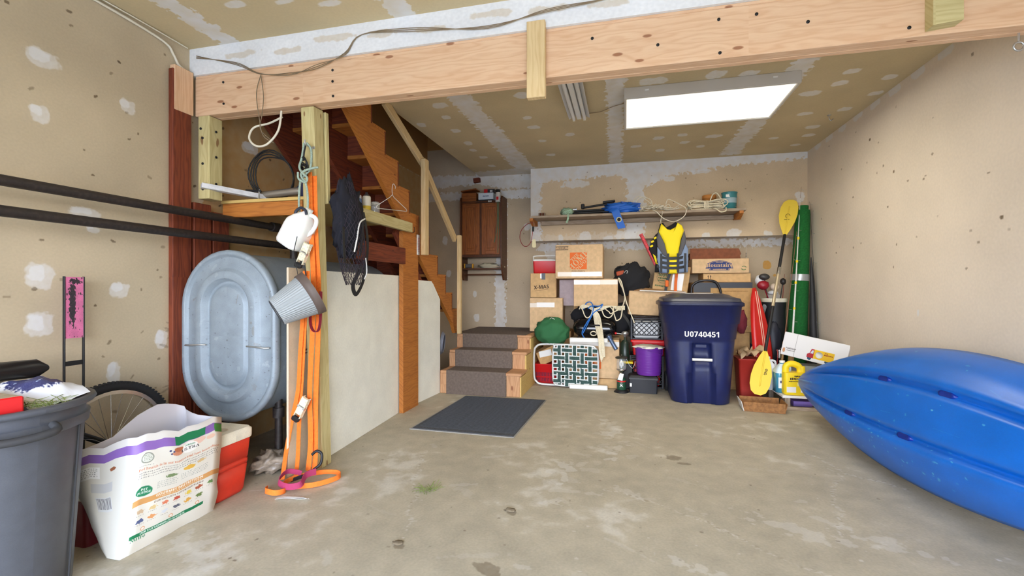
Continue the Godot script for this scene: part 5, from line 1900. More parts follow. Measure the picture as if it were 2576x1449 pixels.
# ------------------------------------------------------------------ wall shelf
func make_shelf_things():
	var t = thing("wall_shelf", "long weathered board shelf on wooden brackets on the upper back wall", "shelf", Vector3(0.09, 1.9, -5.5))
	var st = ns()
	box(st, Vector3(0, 0.042, 0.0), Vector3(2.34, 0.028, 0.3), 0.003)
	part(t, "board", st, M.oldwood)
	st = ns()
	box(st, Vector3(0.0, 0.0, -0.12), Vector3(2.2, 0.05, 0.04), 0.003)
	part(t, "wall_cleat", st, M.oldwood)
	for x in [-1.17, 1.12]:
		st = ns()
		prism(st, [Vector2(-0.16, -0.03), Vector2(0.02, -0.05), Vector2(0.16, 0.0), Vector2(0.16, 0.027), Vector2(-0.16, 0.027)], 0.04, Transform3D(Basis(Vector3(0, 0, 1), Vector3.UP, Vector3(-1, 0, 0)), Vector3(x + 0.02, 0, 0)))
		part(t, "bracket", st, M.stain)
	var top = 1.957
	# black folded stand
	t = thing("folded_stand", "black folded tripod stand with knobs on the wall shelf", "stand", Vector3(-0.38, top, -5.46))
	st = ns()
	for q in [[-0.27, 0.02, 0.04, 0.3, 0.03, 0.05, 0.012], [-0.28, 0.05, 0.0, 0.3, 0.06, 0.0, 0.014], [-0.25, 0.025, -0.05, 0.28, 0.035, -0.04, 0.012], [-0.1, 0.085, 0.02, 0.26, 0.13, 0.02, 0.013]]:
		rod(st, Vector3(q[0], q[1], q[2]), Vector3(q[3], q[4], q[5]), q[6], 10)
	part(t, "legs", st, M.black)
	st = ns()
	box(st, Vector3(-0.1, 0.1, 0.03), Vector3(0.04, 0.06, 0.04), 0.008)
	box(st, Vector3(0.2, 0.145, 0.02), Vector3(0.14, 0.025, 0.04), 0.006, Basis(Vector3.BACK, 0.1))
	part(t, "clamp_head", st, M.black)
	st = ns()
	rod(st, Vector3(-0.22, 0.065, 0.02), Vector3(-0.17, 0.075, 0.02), 0.02, 10)
	part(t, "collar", st, M.zinc)
	# blue camp chair
	t = thing("folded_camp_chair", "bright blue folded camp chair fabric hanging over the edge of the wall shelf", "camp chair", Vector3(-0.02, top, -5.45))
	st = ns()
	blob(st, Vector3(-0.02, 0.055, 0.0), Vector3(0.2, 0.07, 0.1), 0.55, 2.4, 21, -0.78, 30, 18)
	part(t, "fabric", st, M.blue)
	st = ns()
	prism(st, [Vector2(-0.02, 0.16), Vector2(0.2, 0.12), Vector2(0.19, 0.06), Vector2(0.02, 0.1)], 0.06, Transform3D(Basis(Vector3.BACK, 0.05), Vector3(0, -0.02, -0.03)))
	part(t, "flap", st, mat(col(20, 78, 164), 0.6))
	st = ns()
	strap(st, curve([Vector3(-0.12, 0.05, 0.09), Vector3(-0.09, 0.02, 0.118), Vector3(-0.07, -0.03, 0.125), Vector3(-0.045, -0.1, 0.13), Vector3(-0.02, -0.165, 0.135), Vector3(-0.015, -0.185, 0.135)], 6), 0.085, 0.006, Vector3(1, 0.35, 0).normalized())
	part(t, "arm_rest", st, M.blue)
	st = ns()
	lathe(st, [Vector2(0.018, 0), Vector2(0.022, 0.003), Vector2(0.028, 0.003), Vector2(0.03, 0)], 24, Transform3D(Basis(Vector3.RIGHT, PI / 2), Vector3(-0.045, -0.085, 0.135)))
	part(t, "grommet", st, mat(col(200, 196, 150), 0.4))
	st = ns()
	lathe(st, [Vector2(0, 0.001), Vector2(0.02, 0.001)], 24, Transform3D(Basis(Vector3.RIGHT, PI / 2), Vector3(-0.045, -0.085, 0.136)))
	part(t, "cup_hole", st, mat(col(30, 28, 26), 0.9))
	# white cable tangle
	var r = RandomNumberGenerator.new()
	r.seed = 31
	st = ns()
	for k in 9:
		var pts = []
		for i in 9:
			var u = i / 8.0
			pts.append(Vector3(lerpf(0.13, 0.55, u) + r.randfn(0, 0.03), top + 0.008 + absf(r.randfn(0, 0.03)) + 0.03 * sin(u * PI), -5.46 + r.randfn(0, 0.045)))
		tube(st, curve(pts, 5), 0.0045, 6)
	tube(st, curve([Vector3(0.1, top + 0.03, -5.48), Vector3(0.09, top + 0.14, -5.49), Vector3(0.15, top + 0.2, -5.49), Vector3(0.24, top + 0.15, -5.48), Vector3(0.33, top + 0.06, -5.46)], 6), 0.0045, 6)
	tube(st, curve([Vector3(0.13, top + 0.03, -5.47), Vector3(0.13, top + 0.14, -5.47), Vector3(0.2, top + 0.185, -5.47), Vector3(0.29, top + 0.14, -5.46), Vector3(0.3, top + 0.04, -5.44)], 6), 0.0045, 6)
	tube(st, curve([Vector3(0.45, top + 0.09, -5.46), Vector3(0.47, top + 0.14, -5.44), Vector3(0.52, top + 0.12, -5.42), Vector3(0.6, top + 0.06, -5.37), Vector3(0.65, top + 0.01, -5.335), Vector3(0.63, top - 0.07, -5.33), Vector3(0.53, top - 0.125, -5.33), Vector3(0.42, top - 0.09, -5.33), Vector3(0.34, top - 0.01, -5.335), Vector3(0.3, top + 0.02, -5.38)], 6), 0.0048, 6)
	single("cable_tangle", st, M.cable, "loose tangle of white cable drooping off the wall shelf", "cable")
	# rope hank
	t = thing("rope_hank", "bundled hank of white rope beside the paint can on the wall shelf", "rope", Vector3(0.88, top, -5.46))
	st = ns()
	for k in 17:
		var hx = r.randf_range(0.14, 0.22)
		var hy = r.randf_range(0.02, 0.075)
		var oy = r.randf_range(0.02, 0.085)
		var oz = r.randfn(0, 0.03)
		var ring = []
		for i in 22:
			var a = TAU * i / 22.0
			var x = cos(a) * hx
			ring.append(Vector3(x, maxf(0.007, oy + sin(a) * hy * (0.25 + 0.75 * absf(cos(a)))), oz + 0.02 * sin(a * 2.0 + k)))
		tube(st, ring, 0.006, 6, true)
	part(t, "rope_loops", st, M.rope)
	st = ns()
	for k in 4:
		tube(st, ring_pts(Vector3(-0.03 + 0.013 * k, 0.055, 0.0), 0.055, 16, Vector3.UP, Vector3.BACK), 0.006, 6, true)
	part(t, "binding", st, M.rope)
	st = ns()
	tube(st, curve([Vector3(0.05, 0.02, 0.05), Vector3(0.08, -0.01, 0.135), Vector3(0.12, -0.04, 0.14), Vector3(0.17, -0.03, 0.14), Vector3(0.18, 0.01, 0.1)], 6), 0.007, 6)
	tube(st, curve([Vector3(0.03, 0.08, 0.0), Vector3(0.06, 0.17, 0.0), Vector3(0.1, 0.19, 0.01), Vector3(0.14, 0.13, 0.02), Vector3(0.17, 0.04, 0.03)], 6), 0.007, 6)
	part(t, "rope_end", st, M.rope)
	t = thing("clay_pot", "orange clay pot mostly hidden behind the rope on the wall shelf", "pot", Vector3(0.93, top, -5.59))
	st = ns()
	lathe(st, [Vector2(0, 0), Vector2(0.05, 0), Vector2(0.065, 0.15), Vector2(0.065, 0.15), Vector2(0.074, 0.152), Vector2(0.076, 0.19), Vector2(0.07, 0.19), Vector2(0.06, 0.1), Vector2(0, 0.1)], 28)
	part(t, "pot", st, mat(col(206, 136, 66), 0.8))
	t = thing("paint_can", "teal paint can with a wire handle at the right end of the wall shelf", "paint can", Vector3(1.115, top, -5.47))
	st = ns()
	lathe(st, [Vector2(0, 0), Vector2(0.07, 0), Vector2(0.078, 0.18), Vector2(0.078, 0.18), Vector2(0.082, 0.18), Vector2(0.082, 0.19), Vector2(0.075, 0.19), Vector2(0.072, 0.17), Vector2(0, 0.17)], 32)
	part(t, "can", st, M.teal)
	st = ns()
	lathe(st, [Vector2(0.0738, 0.07), Vector2(0.0762, 0.125)], 32)
	part(t, "label_band", st, mat(col(150, 172, 178), 0.5))
	st = ns()
	box(st, Vector3(-0.03, 0.145, 0.0735), Vector3(0.04, 0.03, 0.003), 0.0)
	part(t, "logo", st, M.white)
	st = ns()
	tube(st, curve([Vector3(0.08, 0.15, 0.0), Vector3(0.09, 0.1, 0.03), Vector3(0.08, 0.04, 0.04), Vector3(0.04, 0.02, 0.075)], 5), 0.002, 5)
	part(t, "wire_handle", st, M.zinc)
	# cloth strip tied at left end
	t = thing("striped_cloth", "green and white striped cloth strip knotted at the left of the wall shelf", "cloth", Vector3(-0.66, top, -5.4))
	st = ns()
	blob(st, Vector3(0.0, 0.035, 0.0), Vector3(0.07, 0.045, 0.05), 0.8, 3.0, 41, -0.75)
	part(t, "knot", st, mottled_mat(col(150, 176, 148), 0.5, 0.4, 99, 0.9, 22.0))
	st = ns()
	strap(st, curve([Vector3(0.01, 0.02, 0.04), Vector3(0.02, -0.005, 0.065), Vector3(0.015, -0.06, 0.068), Vector3(0.0, -0.1, 0.068)], 5), 0.022, 0.003)
	part(t, "tail", st, mottled_mat(col(150, 176, 148), 0.5, 0.4, 99, 0.9, 22.0))
	t = thing("torn_opening_sticks", "small dark wood sticks in place of a torn wall opening at the shelf's left end", "sticks", Vector3(-1.0, top, -5.6))  # sticks stand for a torn opening in the wall here
	for k in 5:
		st = ns()
		box(st, Vector3(-0.03 + k * 0.017, 0.035, 0), Vector3(0.013, 0.07, 0.05), 0.002)
		part(t, "stick", st, M.redwood if k % 2 else M.oldwood)
	# red cord loop and tag
	t = thing("lanyard", "red loop lanyard with a black clip hanging from the left shelf bracket", "lanyard", Vector3(-1.07, 1.85, -5.36))
	st = ns()
	tube(st, curve([Vector3(0.01, 0.03, 0), Vector3(-0.06, 0.01, 0.01), Vector3(-0.13, -0.06, 0.01), Vector3(-0.15, -0.15, 0.01), Vector3(-0.12, -0.23, 0.01), Vector3(-0.07, -0.255, 0.01), Vector3(-0.02, -0.21, 0.01), Vector3(0.0, -0.13, 0.01), Vector3(0.005, -0.06, 0.01)], 7), 0.004, 6)
	part(t, "loop", st, mat(col(140, 40, 36), 0.6))
	st = ns()
	box(st, Vector3(0.012, -0.05, 0.012), Vector3(0.025, 0.06, 0.02), 0.006)
	part(t, "clip", st, M.black)
	t = thing("key_tag", "cream paper tag hanging from the left shelf bracket", "tag", Vector3(-1.05, 1.58, -5.36))
	st = ns()
	prism(st, [Vector2(-0.022, 0.015), Vector2(-0.012, 0.0), Vector2(0.015, 0.0), Vector2(0.025, 0.012), Vector2(0.022, 0.085), Vector2(0.008, 0.1), Vector2(-0.01, 0.1), Vector2(-0.02, 0.085)], 0.003)
	part(t, "tag", st, mat(col(232, 220, 176), 0.8))
	st = ns()
	rod(st, Vector3(0, 0.09, 0.0), Vector3(0.0, 0.3, 0.0), 0.002, 5)
	part(t, "chain", st, M.zinc)
	make_vest()
	# fishing lure hung under the bulkhead
	t = thing("fishing_lure", "white fishing lure on a line hanging from the wall beside the stacked boxes", "lure", Vector3(1.335, 1.37, -5.69))
	st = ns()
	rod(st, Vector3(0, 0.06, 0), Vector3(0, 0.318, 0), 0.0015, 5)
	part(t, "line", st, M.white)
	st = ns()
	lathe(st, [Vector2(0, 0), Vector2(0.01, 0.01), Vector2(0.012, 0.035), Vector2(0.005, 0.06), Vector2(0, 0.062)], 12)
	part(t, "lure_body", st, M.white)
	st = ns()
	for y in [0.08, 0.1, 0.12]:
		rod(st, Vector3(0, y, 0), Vector3(0, y + 0.008, 0), 0.005, 8)
	tube(st, curve([Vector3(0.0, 0.31, 0), Vector3(0.012, 0.3, 0), Vector3(0.012, 0.28, 0), Vector3(0.0, 0.275, 0)], 4), 0.002, 5)
	part(t, "swivel", st, M.iron)

func vp(list: Array) -> Array:
	var o = []
	for p in list:
		o.append(Vector2((p[0] - 1690) * 0.0041, (690 - p[1]) * 0.00425))
	return o

func make_vest():
	var t = thing("life_vest", "yellow, grey and black life vest hanging from the wall shelf", "life vest", Vector3(0.49, 1.25, -5.37))
	var items = [
		["front_panel", M.vestyellow, 0.05, [[1666, 557], [1676, 572], [1690, 574], [1705, 566], [1708, 556], [1719, 564], [1724, 577], [1716, 600], [1708, 644], [1683, 645], [1674, 608], [1659, 579]]],
		["side_panel", M.graycloth, 0.046, [[1659, 577], [1675, 610], [1683, 645], [1672, 642], [1656, 618], [1654, 592]]],
		["side_panel", M.graycloth, 0.046, [[1725, 577], [1730, 600], [1728, 612], [1716, 642], [1708, 644], [1717, 600]]],
		["lower_panel", M.steelblue, 0.046, [[1656, 617], [1672, 640], [1684, 645], [1683, 687], [1662, 686], [1655, 650]]],
		["lower_panel", M.steelblue, 0.046, [[1728, 611], [1735, 625], [1734, 685], [1708, 687], [1708, 644], [1716, 640]]],
		["belly_panel", M.vestyellow, 0.05, [[1684, 645], [1708, 645], [1707, 688], [1685, 688]]],
		["back_lining", M.blackcloth, 0.03, [[1664, 556], [1672, 553], [1680, 566], [1692, 560], [1704, 552], [1714, 557], [1722, 590], [1732, 620], [1732, 684], [1650, 684], [1655, 590]]],
		["side_wing", M.blackcloth, 0.03, [[1660, 578], [1656, 592], [1658, 650], [1664, 668], [1650, 655], [1634, 622], [1640, 602], [1652, 584]]],
		["wing_panel", M.vestyellow, 0.034, [[1644, 634], [1652, 640], [1660, 664], [1652, 660]]],
	]
	for q in items:
		var st = ns()
		var z = 0.0
		if q[0] == "back_lining":
			z = -0.05
		elif q[0] == "side_wing" or q[0] == "wing_panel":
			z = -0.035
		puff(st, vp(q[3]), q[2], Transform3D(Basis(), Vector3(0, 0, z)))
		part(t, q[0], st, q[1])
	for y in [643, 656, 668]:
		var st = ns()
		var pts = []
		for k in 9:
			var u = k / 8.0
			pts.append(Vector3(lerpf(-0.145, 0.185, u), (690 - y - 6.0 * sin(u * PI)) * 0.00425, 0.036 + 0.022 * sin(u * PI)))
		strap(st, pts, 0.03, 0.004, Vector3.UP)
		part(t, "belt", st, M.black)
	for x in [-0.1, -0.028, 0.075, 0.15]:
		var st = ns()
		strap(st, [Vector3(x, 0.02, 0.05), Vector3(x, 0.12, 0.056), Vector3(x, 0.23, 0.05)], 0.024, 0.004, Vector3.RIGHT)
		part(t, "webbing", st, M.black)
	for q in [[-0.19, 0.37], [-0.2, 0.32], [-0.16, 0.41]]:
		var st = ns()
		box(st, Vector3(q[0], q[1], -0.0), Vector3(0.035, 0.022, 0.012), 0.004, Basis(Vector3.BACK, 0.5))
		part(t, "tab", st, M.vestyellow)
	var st = ns()
	tube(st, curve([Vector3(-0.1, 0.57, -0.0), Vector3(-0.1, 0.61, 0.0), Vector3(-0.09, 0.65, -0.01), Vector3(-0.085, 0.7, 0.04)], 5), 0.004, 6)
	part(t, "hanging_cord", st, M.cable)
	for q in [[-0.08, -0.18, -0.0], [0.045, -0.2, 0.07]]:
		st = ns()
		strap(st, curve([Vector3(q[2], 0.02, -0.02), Vector3(q[0] * 0.4 + q[2] * 0.6, -0.08, -0.02), Vector3(q[0] * 0.6 + q[2] * 0.4, q[1], -0.02)], 4), 0.03, 0.003, Vector3.RIGHT)
		part(t, "leg_strap", st, M.orange if q[0] > 0 else M.black)
	st = ns()
	box(st, Vector3(-0.035, -0.1, -0.005), Vector3(0.035, 0.07, 0.012), 0.006)
	part(t, "buckle", st, M.orange)

# cardboard carton standing on its base; the front faces +z
func carton(called, label, base: Vector3, size: Vector3, turn: float, m, opts = {}):
	var t = thing(called, label, "box", base, turn, opts.get("group", ""))
	if opts.has("roll"):
		t.rotation_degrees.z = opts.roll
	if opts.has("pitch"):
		t.rotation_degrees.x = opts.pitch
	var st = ns()
	box(st, Vector3(0, size.y / 2.0, 0), size - Vector3(0, 0.004, 0), 0.004)
	part(t, "body", st, m)
	for s in [-1, 1]:
		st = ns()
		box(st, Vector3(0, size.y - 0.001, s * (size.z * 0.25)), Vector3(size.x - 0.004, 0.004, size.z * 0.5 - 0.006), 0.001)
		part(t, "flap", st, m)
	if opts.has("tape_top"):
		st = ns()
		box(st, Vector3(0, size.y + 0.0012, 0), Vector3(size.x + 0.001, 0.001, 0.05), 0.0)
		part(t, "tape", st, opts.tape_top)
	if opts.has("tape_front"):   # [y centre, height, x from, x to, material]
		for q in opts.tape_front:
			st = ns()
			box(st, Vector3((q[2] + q[3]) / 2.0, q[0], size.z / 2.0 + 0.0008), Vector3(q[3] - q[2], q[1], 0.0012), 0.0)
			part(t, "tape", st, q[4])
	return t

func milk_crate(called, label, base: Vector3, size: Vector3, m, inside):
	var t = thing(called, label, "crate", base)
	var st = ns()
	var h = size / 2.0
	for s in [-1, 1]:
		for y in [0.012, 0.05, size.y - 0.05, size.y - 0.03, size.y - 0.01]:
			box(st, Vector3(0, y, s * h.z), Vector3(size.x, 0.012, 0.012), 0.002)
			box(st, Vector3(s * h.x, y, 0), Vector3(0.012, 0.012, size.z), 0.002)
	part(t, "rails", st, m)
	for sx in [-1, 1]:
		for sz in [-1, 1]:
			st = ns()
			box(st, Vector3(sx * h.x, h.y, sz * h.z), Vector3(0.024, size.y, 0.024), 0.004)
			part(t, "corner_post", st, m)
	st = ns()
	var y0 = 0.05
	var y1 = size.y - 0.05
	var n = 6
	for k in range(-2, n + 2):
		for d in [-1.0, 1.0]:
			var x0 = -h.x + size.x * k / n
			var x1 = x0 + d * (y1 - y0)
			var a = Vector2(x0, y0)
			var b = Vector2(x1, y1)
			var lo = -h.x
			var hi = h.x
			if maxf(a.x, b.x) < lo or minf(a.x, b.x) > hi:
				continue
			var t0 = 0.0
			var t1 = 1.0
			for lim in [[lo, 1], [hi, -1]]:
				var fa = (a.x - lim[0]) * lim[1]
				var fb = (b.x - lim[0]) * lim[1]
				if fa < 0:
					t0 = maxf(t0, fa / (fa - fb))
				elif fb < 0:
					t1 = minf(t1, fa / (fa - fb))
			if t1 - t0 < 0.05:
				continue
			var p = a.lerp(b, t0)
			var q = a.lerp(b, t1)
			for s in [-1, 1]:
				bar(st, Vector3(p.x, p.y, s * h.z), Vector3(q.x, q.y, s * h.z), 0.008, 0.008, Vector3.BACK, 0.001)
				bar(st, Vector3(s * h.x, p.y, p.x * size.z / size.x), Vector3(s * h.x, q.y, q.x * size.z / size.x), 0.008, 0.008, Vector3.RIGHT, 0.001)
	part(t, "lattice", st, m)
	st = ns()
	box(st, Vector3(0, 0.006, 0), Vector3(size.x, 0.01, size.z), 0.002)
	part(t, "floor", st, m)
	st = ns()
	tube(st, curve([Vector3(-0.05, size.y - 0.055, h.z + 0.004), Vector3(-0.045, size.y - 0.03, h.z + 0.006), Vector3(0.045, size.y - 0.03, h.z + 0.006), Vector3(0.05, size.y - 0.055, h.z + 0.004)], 4), 0.008, 6)
	part(t, "grip", st, m)
	if inside != null:
		st = ns()
		box(st, Vector3(0, size.y * 0.45, 0), Vector3(size.x - 0.05, size.y * 0.8, size.z - 0.05), 0.02)
		part(t, "lining", st, inside)
	return t

# ------------------------------------------------------------------ the pile at the back wall
func make_pile():
	# left column
	carton("moving_box", "plain brown carton low behind the folded lawn chair, beside the steps", Vector3(-0.79, 0, -5.64), Vector3(0.33, 0.585, 0.36), 0, M.card2)
	carton("moving_box", "tan carton with shiny tape under the X-MAS box", Vector3(-0.905, 0.588, -5.49), Vector3(0.385, 0.395, 0.38), 3, M.card3, {"tape_front": [[0.31, 0.05, -0.19, -0.11, M.tape], [0.315, 0.055, -0.11, 0.1, M.cleartape]], "tape_top": M.tape})
	var t = carton("xmas_box", "small tan carton marked X-MAS in pen", Vector3(-0.94, 0.986, -5.46), Vector3(0.3, 0.285, 0.32), 4, M.card, {"tape_front": [[0.25, 0.075, -0.02, 0.025, M.blacktape], [0.255, 0.055, -0.032, -0.02, M.zinc]], "tape_top": M.blacktape})
	lettering(t, "X-MAS", 0.042, M.ink, Vector3(-0.02, 0.125, 0.161), Vector3(0, 0, 5))
	var st = ns()
	bar(st, Vector3(-0.1, 0.08, 0.161), Vector3(0.06, 0.1, 0.161), 0.003, 0.001)
	part(t, "underline", st, M.ink)
	t = thing("lunch_cooler", "small red cooler with a white lid and handle on top of the X-MAS box", "cooler", Vector3(-0.92, 1.274, -5.47), 4)
	st = ns()
	loft(st, [rrect(0.14, 0.09, 0.02, 0.0), rrect(0.145, 0.095, 0.02, 0.01), rrect(0.15, 0.1, 0.02, 0.145)], true, true)
	part(t, "body", st, M.red)
	st = ns()
	loft(st, [rrect(0.153, 0.103, 0.02, 0.145), rrect(0.153, 0.103, 0.02, 0.16), rrect(0.146, 0.096, 0.02, 0.168)], true, true)
	part(t, "lid", st, M.white)
	st = ns()
	tube(st, curve([Vector3(-0.155, 0.13, 0.0), Vector3(-0.155, 0.19, 0.0), Vector3(-0.13, 0.212, 0.0), Vector3(0.13, 0.212, 0.0), Vector3(0.155, 0.19, 0.0), Vector3(0.155, 0.13, 0.0)], 4), 0.008, 8)
	part(t, "handle", st, M.white)
	# middle column
	carton("moving_box", "tall plain carton standing at the back wall behind the duffel", Vector3(-0.3, 0, -5.72), Vector3(0.6, 0.885, 0.3), 0, M.card2)
	carton("storage_carton", "lavender-grey carton half hidden behind the orange-logo box", Vector3(-0.63, 0.888, -5.6), Vector3(0.26, 0.31, 0.3), 0, mottled_mat(col(186, 170, 172), 0.04, 0.03, 131, 0.85, 3.0))
	carton("moving_box", "tan carton with clear tape under the orange-logo box", Vector3(-0.322, 0.89, -5.44), Vector3(0.49, 0.312, 0.38), 0, M.card3, {"tape_front": [[0.275, 0.05, -0.243, 0.05, M.cleartape], [0.275, 0.05, 0.05, 0.243, M.tape]], "tape_top": M.tape})
	t = carton("logo_box", "large tan moving box with an orange square logo, marked MEDIUM", Vector3(-0.505, 1.206, -5.4), Vector3(0.53, 0.382, 0.4), 0, M.card3, {"tape_front": [[0.05, 0.05, -0.24, -0.08, M.tape], [0.05, 0.05, -0.08, 0.1, M.cleartape], [0.05, 0.05, 0.1, 0.255, M.zinc]]})
	st = ns()
	box(st, Vector3(-0.19, 0.345, 0.2005), Vector3(0.145, 0.045, 0.001), 0.0)
	part(t, "printed_label", st, mat(col(126, 104, 84), 0.85))
	lettering(t, "MEDIUM", 0.026, M.card3, Vector3(-0.19, 0.345, 0.2015))
	logo(t, Vector3(-0.005, 0.2, 0.2005), 0.19)
	lettering(t, "How doers", 0.022, mat(col(150, 116, 82), 0.85), Vector3(-0.01, 0.085, 0.2006))
	t = carton("logo_box", "tan carton with an orange logo low behind the lawn chair and lantern", Vector3(-0.33, 0.102, -5.35), Vector3(0.54, 0.425, 0.4), 0, M.card3, {"tape_front": [[0.38, 0.05, -0.27, 0.27, M.cleartape]]})
	logo(t, Vector3(-0.02, 0.2, 0.2005), 0.19)
	carton("flat_carton", "flat tan carton on the floor under the low logo box", Vector3(-0.33, 0, -5.34), Vector3(0.54, 0.1, 0.4), 0, M.card)
	# black duffel and grill
	t = thing("duffel_bag", "limp black duffel bag lying behind the black grill", "bag", Vector3(-0.25, 0.53, -5.49))
	st = ns()
	blob(st, Vector3(0, 0.2, 0), Vector3(0.34, 0.19, 0.072), 0.35, 2.2, 51, -0.95, 30, 18, 0.8)
	part(t, "bag", st, M.blackcloth)
	st = ns()
	strap(st, curve([Vector3(0.2, 0.3, 0.08), Vector3(0.28, 0.2, 0.13), Vector3(0.32, 0.1, 0.14), Vector3(0.3, 0.02, 0.13)], 5), 0.03, 0.003)
	part(t, "strap", st, M.black)
	t = thing("tabletop_grill", "small glossy black tabletop grill on top of the low logo box", "grill", Vector3(-0.33, 0.53, -5.28))
	var gloss = mat(col(16, 16, 18), 0.12)
	st = ns()
	loft(st, [rrect(0.18, 0.09, 0.07, 0.02), rrect(0.235, 0.125, 0.08, 0.07), rrect(0.24, 0.13, 0.08, 0.11)], true, true)
	part(t, "bowl", st, gloss)
	st = ns()
	loft(st, [rrect(0.244, 0.134, 0.08, 0.11), rrect(0.244, 0.134, 0.08, 0.125), rrect(0.235, 0.125, 0.09, 0.17), rrect(0.2, 0.1, 0.09, 0.215), rrect(0.14, 0.06, 0.05, 0.235), rrect(0.05, 0.02, 0.015, 0.24)], true, true)
	part(t, "lid", st, gloss)
	st = ns()
	tube(st, curve([Vector3(-0.06, 0.15, 0.13), Vector3(-0.05, 0.16, 0.165), Vector3(0.05, 0.16, 0.165), Vector3(0.06, 0.15, 0.13)], 4), 0.008, 8)
	part(t, "handle", st, M.black)
	for s in [-1, 1]:
		st = ns()
		bar(st, Vector3(s * 0.17, 0.03, 0.08), Vector3(s * 0.2, 0.0, 0.1), 0.012, 0.012)
		part(t, "leg", st, M.black)
	# ropes over the grill
	var r = RandomNumberGenerator.new()
	r.seed = 9
	st = ns()
	for k in 4:   # slack loops lying over the duffel
		var j = k * 0.012
		tube(st, curve([Vector3(-0.5 + j, 0.86 + j, -5.2), Vector3(-0.47, 0.905 - j, -5.2), Vector3(-0.41 + j, 0.9, -5.19), Vector3(-0.36, 0.86 + j, -5.18), Vector3(-0.28, 0.885 - j, -5.17), Vector3(-0.18 + j, 0.9, -5.18), Vector3(-0.08, 0.895 - j, -5.19), Vector3(0.0, 0.9 - j, -5.19)], 6), 0.0065, 6)
	for q in [[-0.25, -0.17, -0.12, 0.775], [-0.13, -0.085, -0.03, 0.745], [-0.46, -0.4, -0.35, 0.77], [-0.2, -0.15, -0.08, 0.82]]:
		tube(st, curve([Vector3(q[0] - 0.03, 0.89, -5.18), Vector3(q[0], 0.86, -5.15), Vector3(q[0] + 0.03, q[3] + 0.02, -5.13), Vector3(q[1], q[3], -5.125), Vector3(q[2] - 0.015, q[3] + 0.03, -5.13), Vector3(q[2], 0.86, -5.15), Vector3(q[2] - 0.01, 0.9, -5.18)], 6), 0.0065, 6)
	for k in 6:   # hanging strands
		tube(st, curve([Vector3(-0.34, 0.87, -5.17), Vector3(-0.335 + 0.012 * k, 0.8, -5.13), Vector3(-0.31 + 0.013 * k, 0.66, -5.12), Vector3(-0.275 + 0.01 * k, 0.55, -5.01), Vector3(-0.265 + 0.011 * k, 0.42 - 0.02 * (k % 3), -5.0), Vector3(-0.245 + 0.005 * k, 0.31 + 0.012 * k, -5.0)], 6), 0.0065, 6)
	tube(st, ring_pts(Vector3(-0.335, 0.6, -5.105), 0.032, 14, Vector3.RIGHT, Vector3(0, 0.75, 0.3)), 0.0065, 6, true)
	tube(st, curve([Vector3(-0.03, 0.88, -5.2), Vector3(0.0, 0.99, -5.2), Vector3(-0.02, 1.08, -5.22), Vector3(-0.05, 1.15, -5.22), Vector3(-0.07, 1.21, -5.235), Vector3(-0.04, 1.17, -5.22), Vector3(-0.01, 1.05, -5.2), Vector3(0.02, 0.93, -5.18), Vector3(0.07, 0.8, -5.15), Vector3(0.1, 0.72, -5.14)], 7), 0.0065, 6)
	single("cream_rope", st, M.rope, "long cream rope looped and draped over the black grill", "rope")
	st = ns()
	tube(st, curve([Vector3(-0.45, 0.86, -5.2), Vector3(-0.42, 0.93, -5.2), Vector3(-0.37, 0.94, -5.19), Vector3(-0.34, 0.88, -5.16), Vector3(-0.36, 0.8, -5.13), Vector3(-0.43, 0.68, -5.12), Vector3(-0.46, 0.6, -5.115), Vector3(-0.43, 0.54, -5.12), Vector3(-0.4, 0.5, -5.11)], 7), 0.0065, 6)
	tube(st, curve([Vector3(-0.4, 0.87, -5.18), Vector3(-0.36, 0.9, -5.16), Vector3(-0.28, 0.9, -5.16), Vector3(-0.24, 0.92, -5.17), Vector3(-0.27, 0.87, -5.16), Vector3(-0.34, 0.82, -5.13), Vector3(-0.41, 0.68, -5.115), Vector3(-0.45, 0.6, -5.11)], 7), 0.0065, 6)
	single("blue_rope", st, M.bluerope, "blue and white rope tied in a bow over the black grill", "rope")
	# black dry bag
	t = thing("stuff_sack", "bulging black nylon sack beside the orange-logo box", "bag", Vector3(0.06, 1.02, -5.5))
	st = ns()
	blob(st, Vector3(0.01, 0.17, 0), Vector3(0.2, 0.2, 0.15), 0.32, 2.2, 61, -0.9, 30, 20)
	part(t, "sack", st, M.blackcloth)
	st = ns()
	tube(st, curve([Vector3(-0.18, 0.22, 0.06), Vector3(-0.17, 0.3, 0.08), Vector3(-0.1, 0.33, 0.08), Vector3(-0.03, 0.34, 0.06)], 5), 0.004, 6)
	part(t, "drawstring", st, M.black)
	st = ns()
	box(st, Vector3(-0.11, 0.25, 0.11), Vector3(0.09, 0.05, 0.02), 0.008, Basis(Vector3.BACK, 0.2))
	part(t, "patch", st, mat(col(170, 74, 40), 0.7))
	st = ns()
	tube(st, curve([Vector3(-0.07, 0.25, 0.13), Vector3(-0.05, 0.275, 0.135), Vector3(-0.03, 0.27, 0.135), Vector3(-0.04, 0.245, 0.135)], 4), 0.004, 6)
	part(t, "clip", st, M.zinc)
	# right of middle: crates and cartons
	milk_crate("milk_crate", "black plastic milk crate of white things under the SELL box", Vector3(0.23, 0.535, -5.37), Vector3(0.32, 0.24, 0.32), mat(col(26, 28, 38), 0.5), mat(col(226, 226, 226), 0.6))
	t = thing("storage_tote", "low red plastic tote between the two milk crates", "tote", Vector3(0.25, 0.365, -5.38))
	st = ns()
	loft(st, [rrect(0.16, 0.15, 0.02, 0.0), rrect(0.175, 0.165, 0.02, 0.145)], true, true)
	part(t, "body", st, M.red)
	st = ns()
	loft(st, [rrect(0.19, 0.18, 0.02, 0.142), rrect(0.19, 0.18, 0.02, 0.162), rrect(0.18, 0.17, 0.02, 0.168)], true, true)
	part(t, "lid", st, M.red)
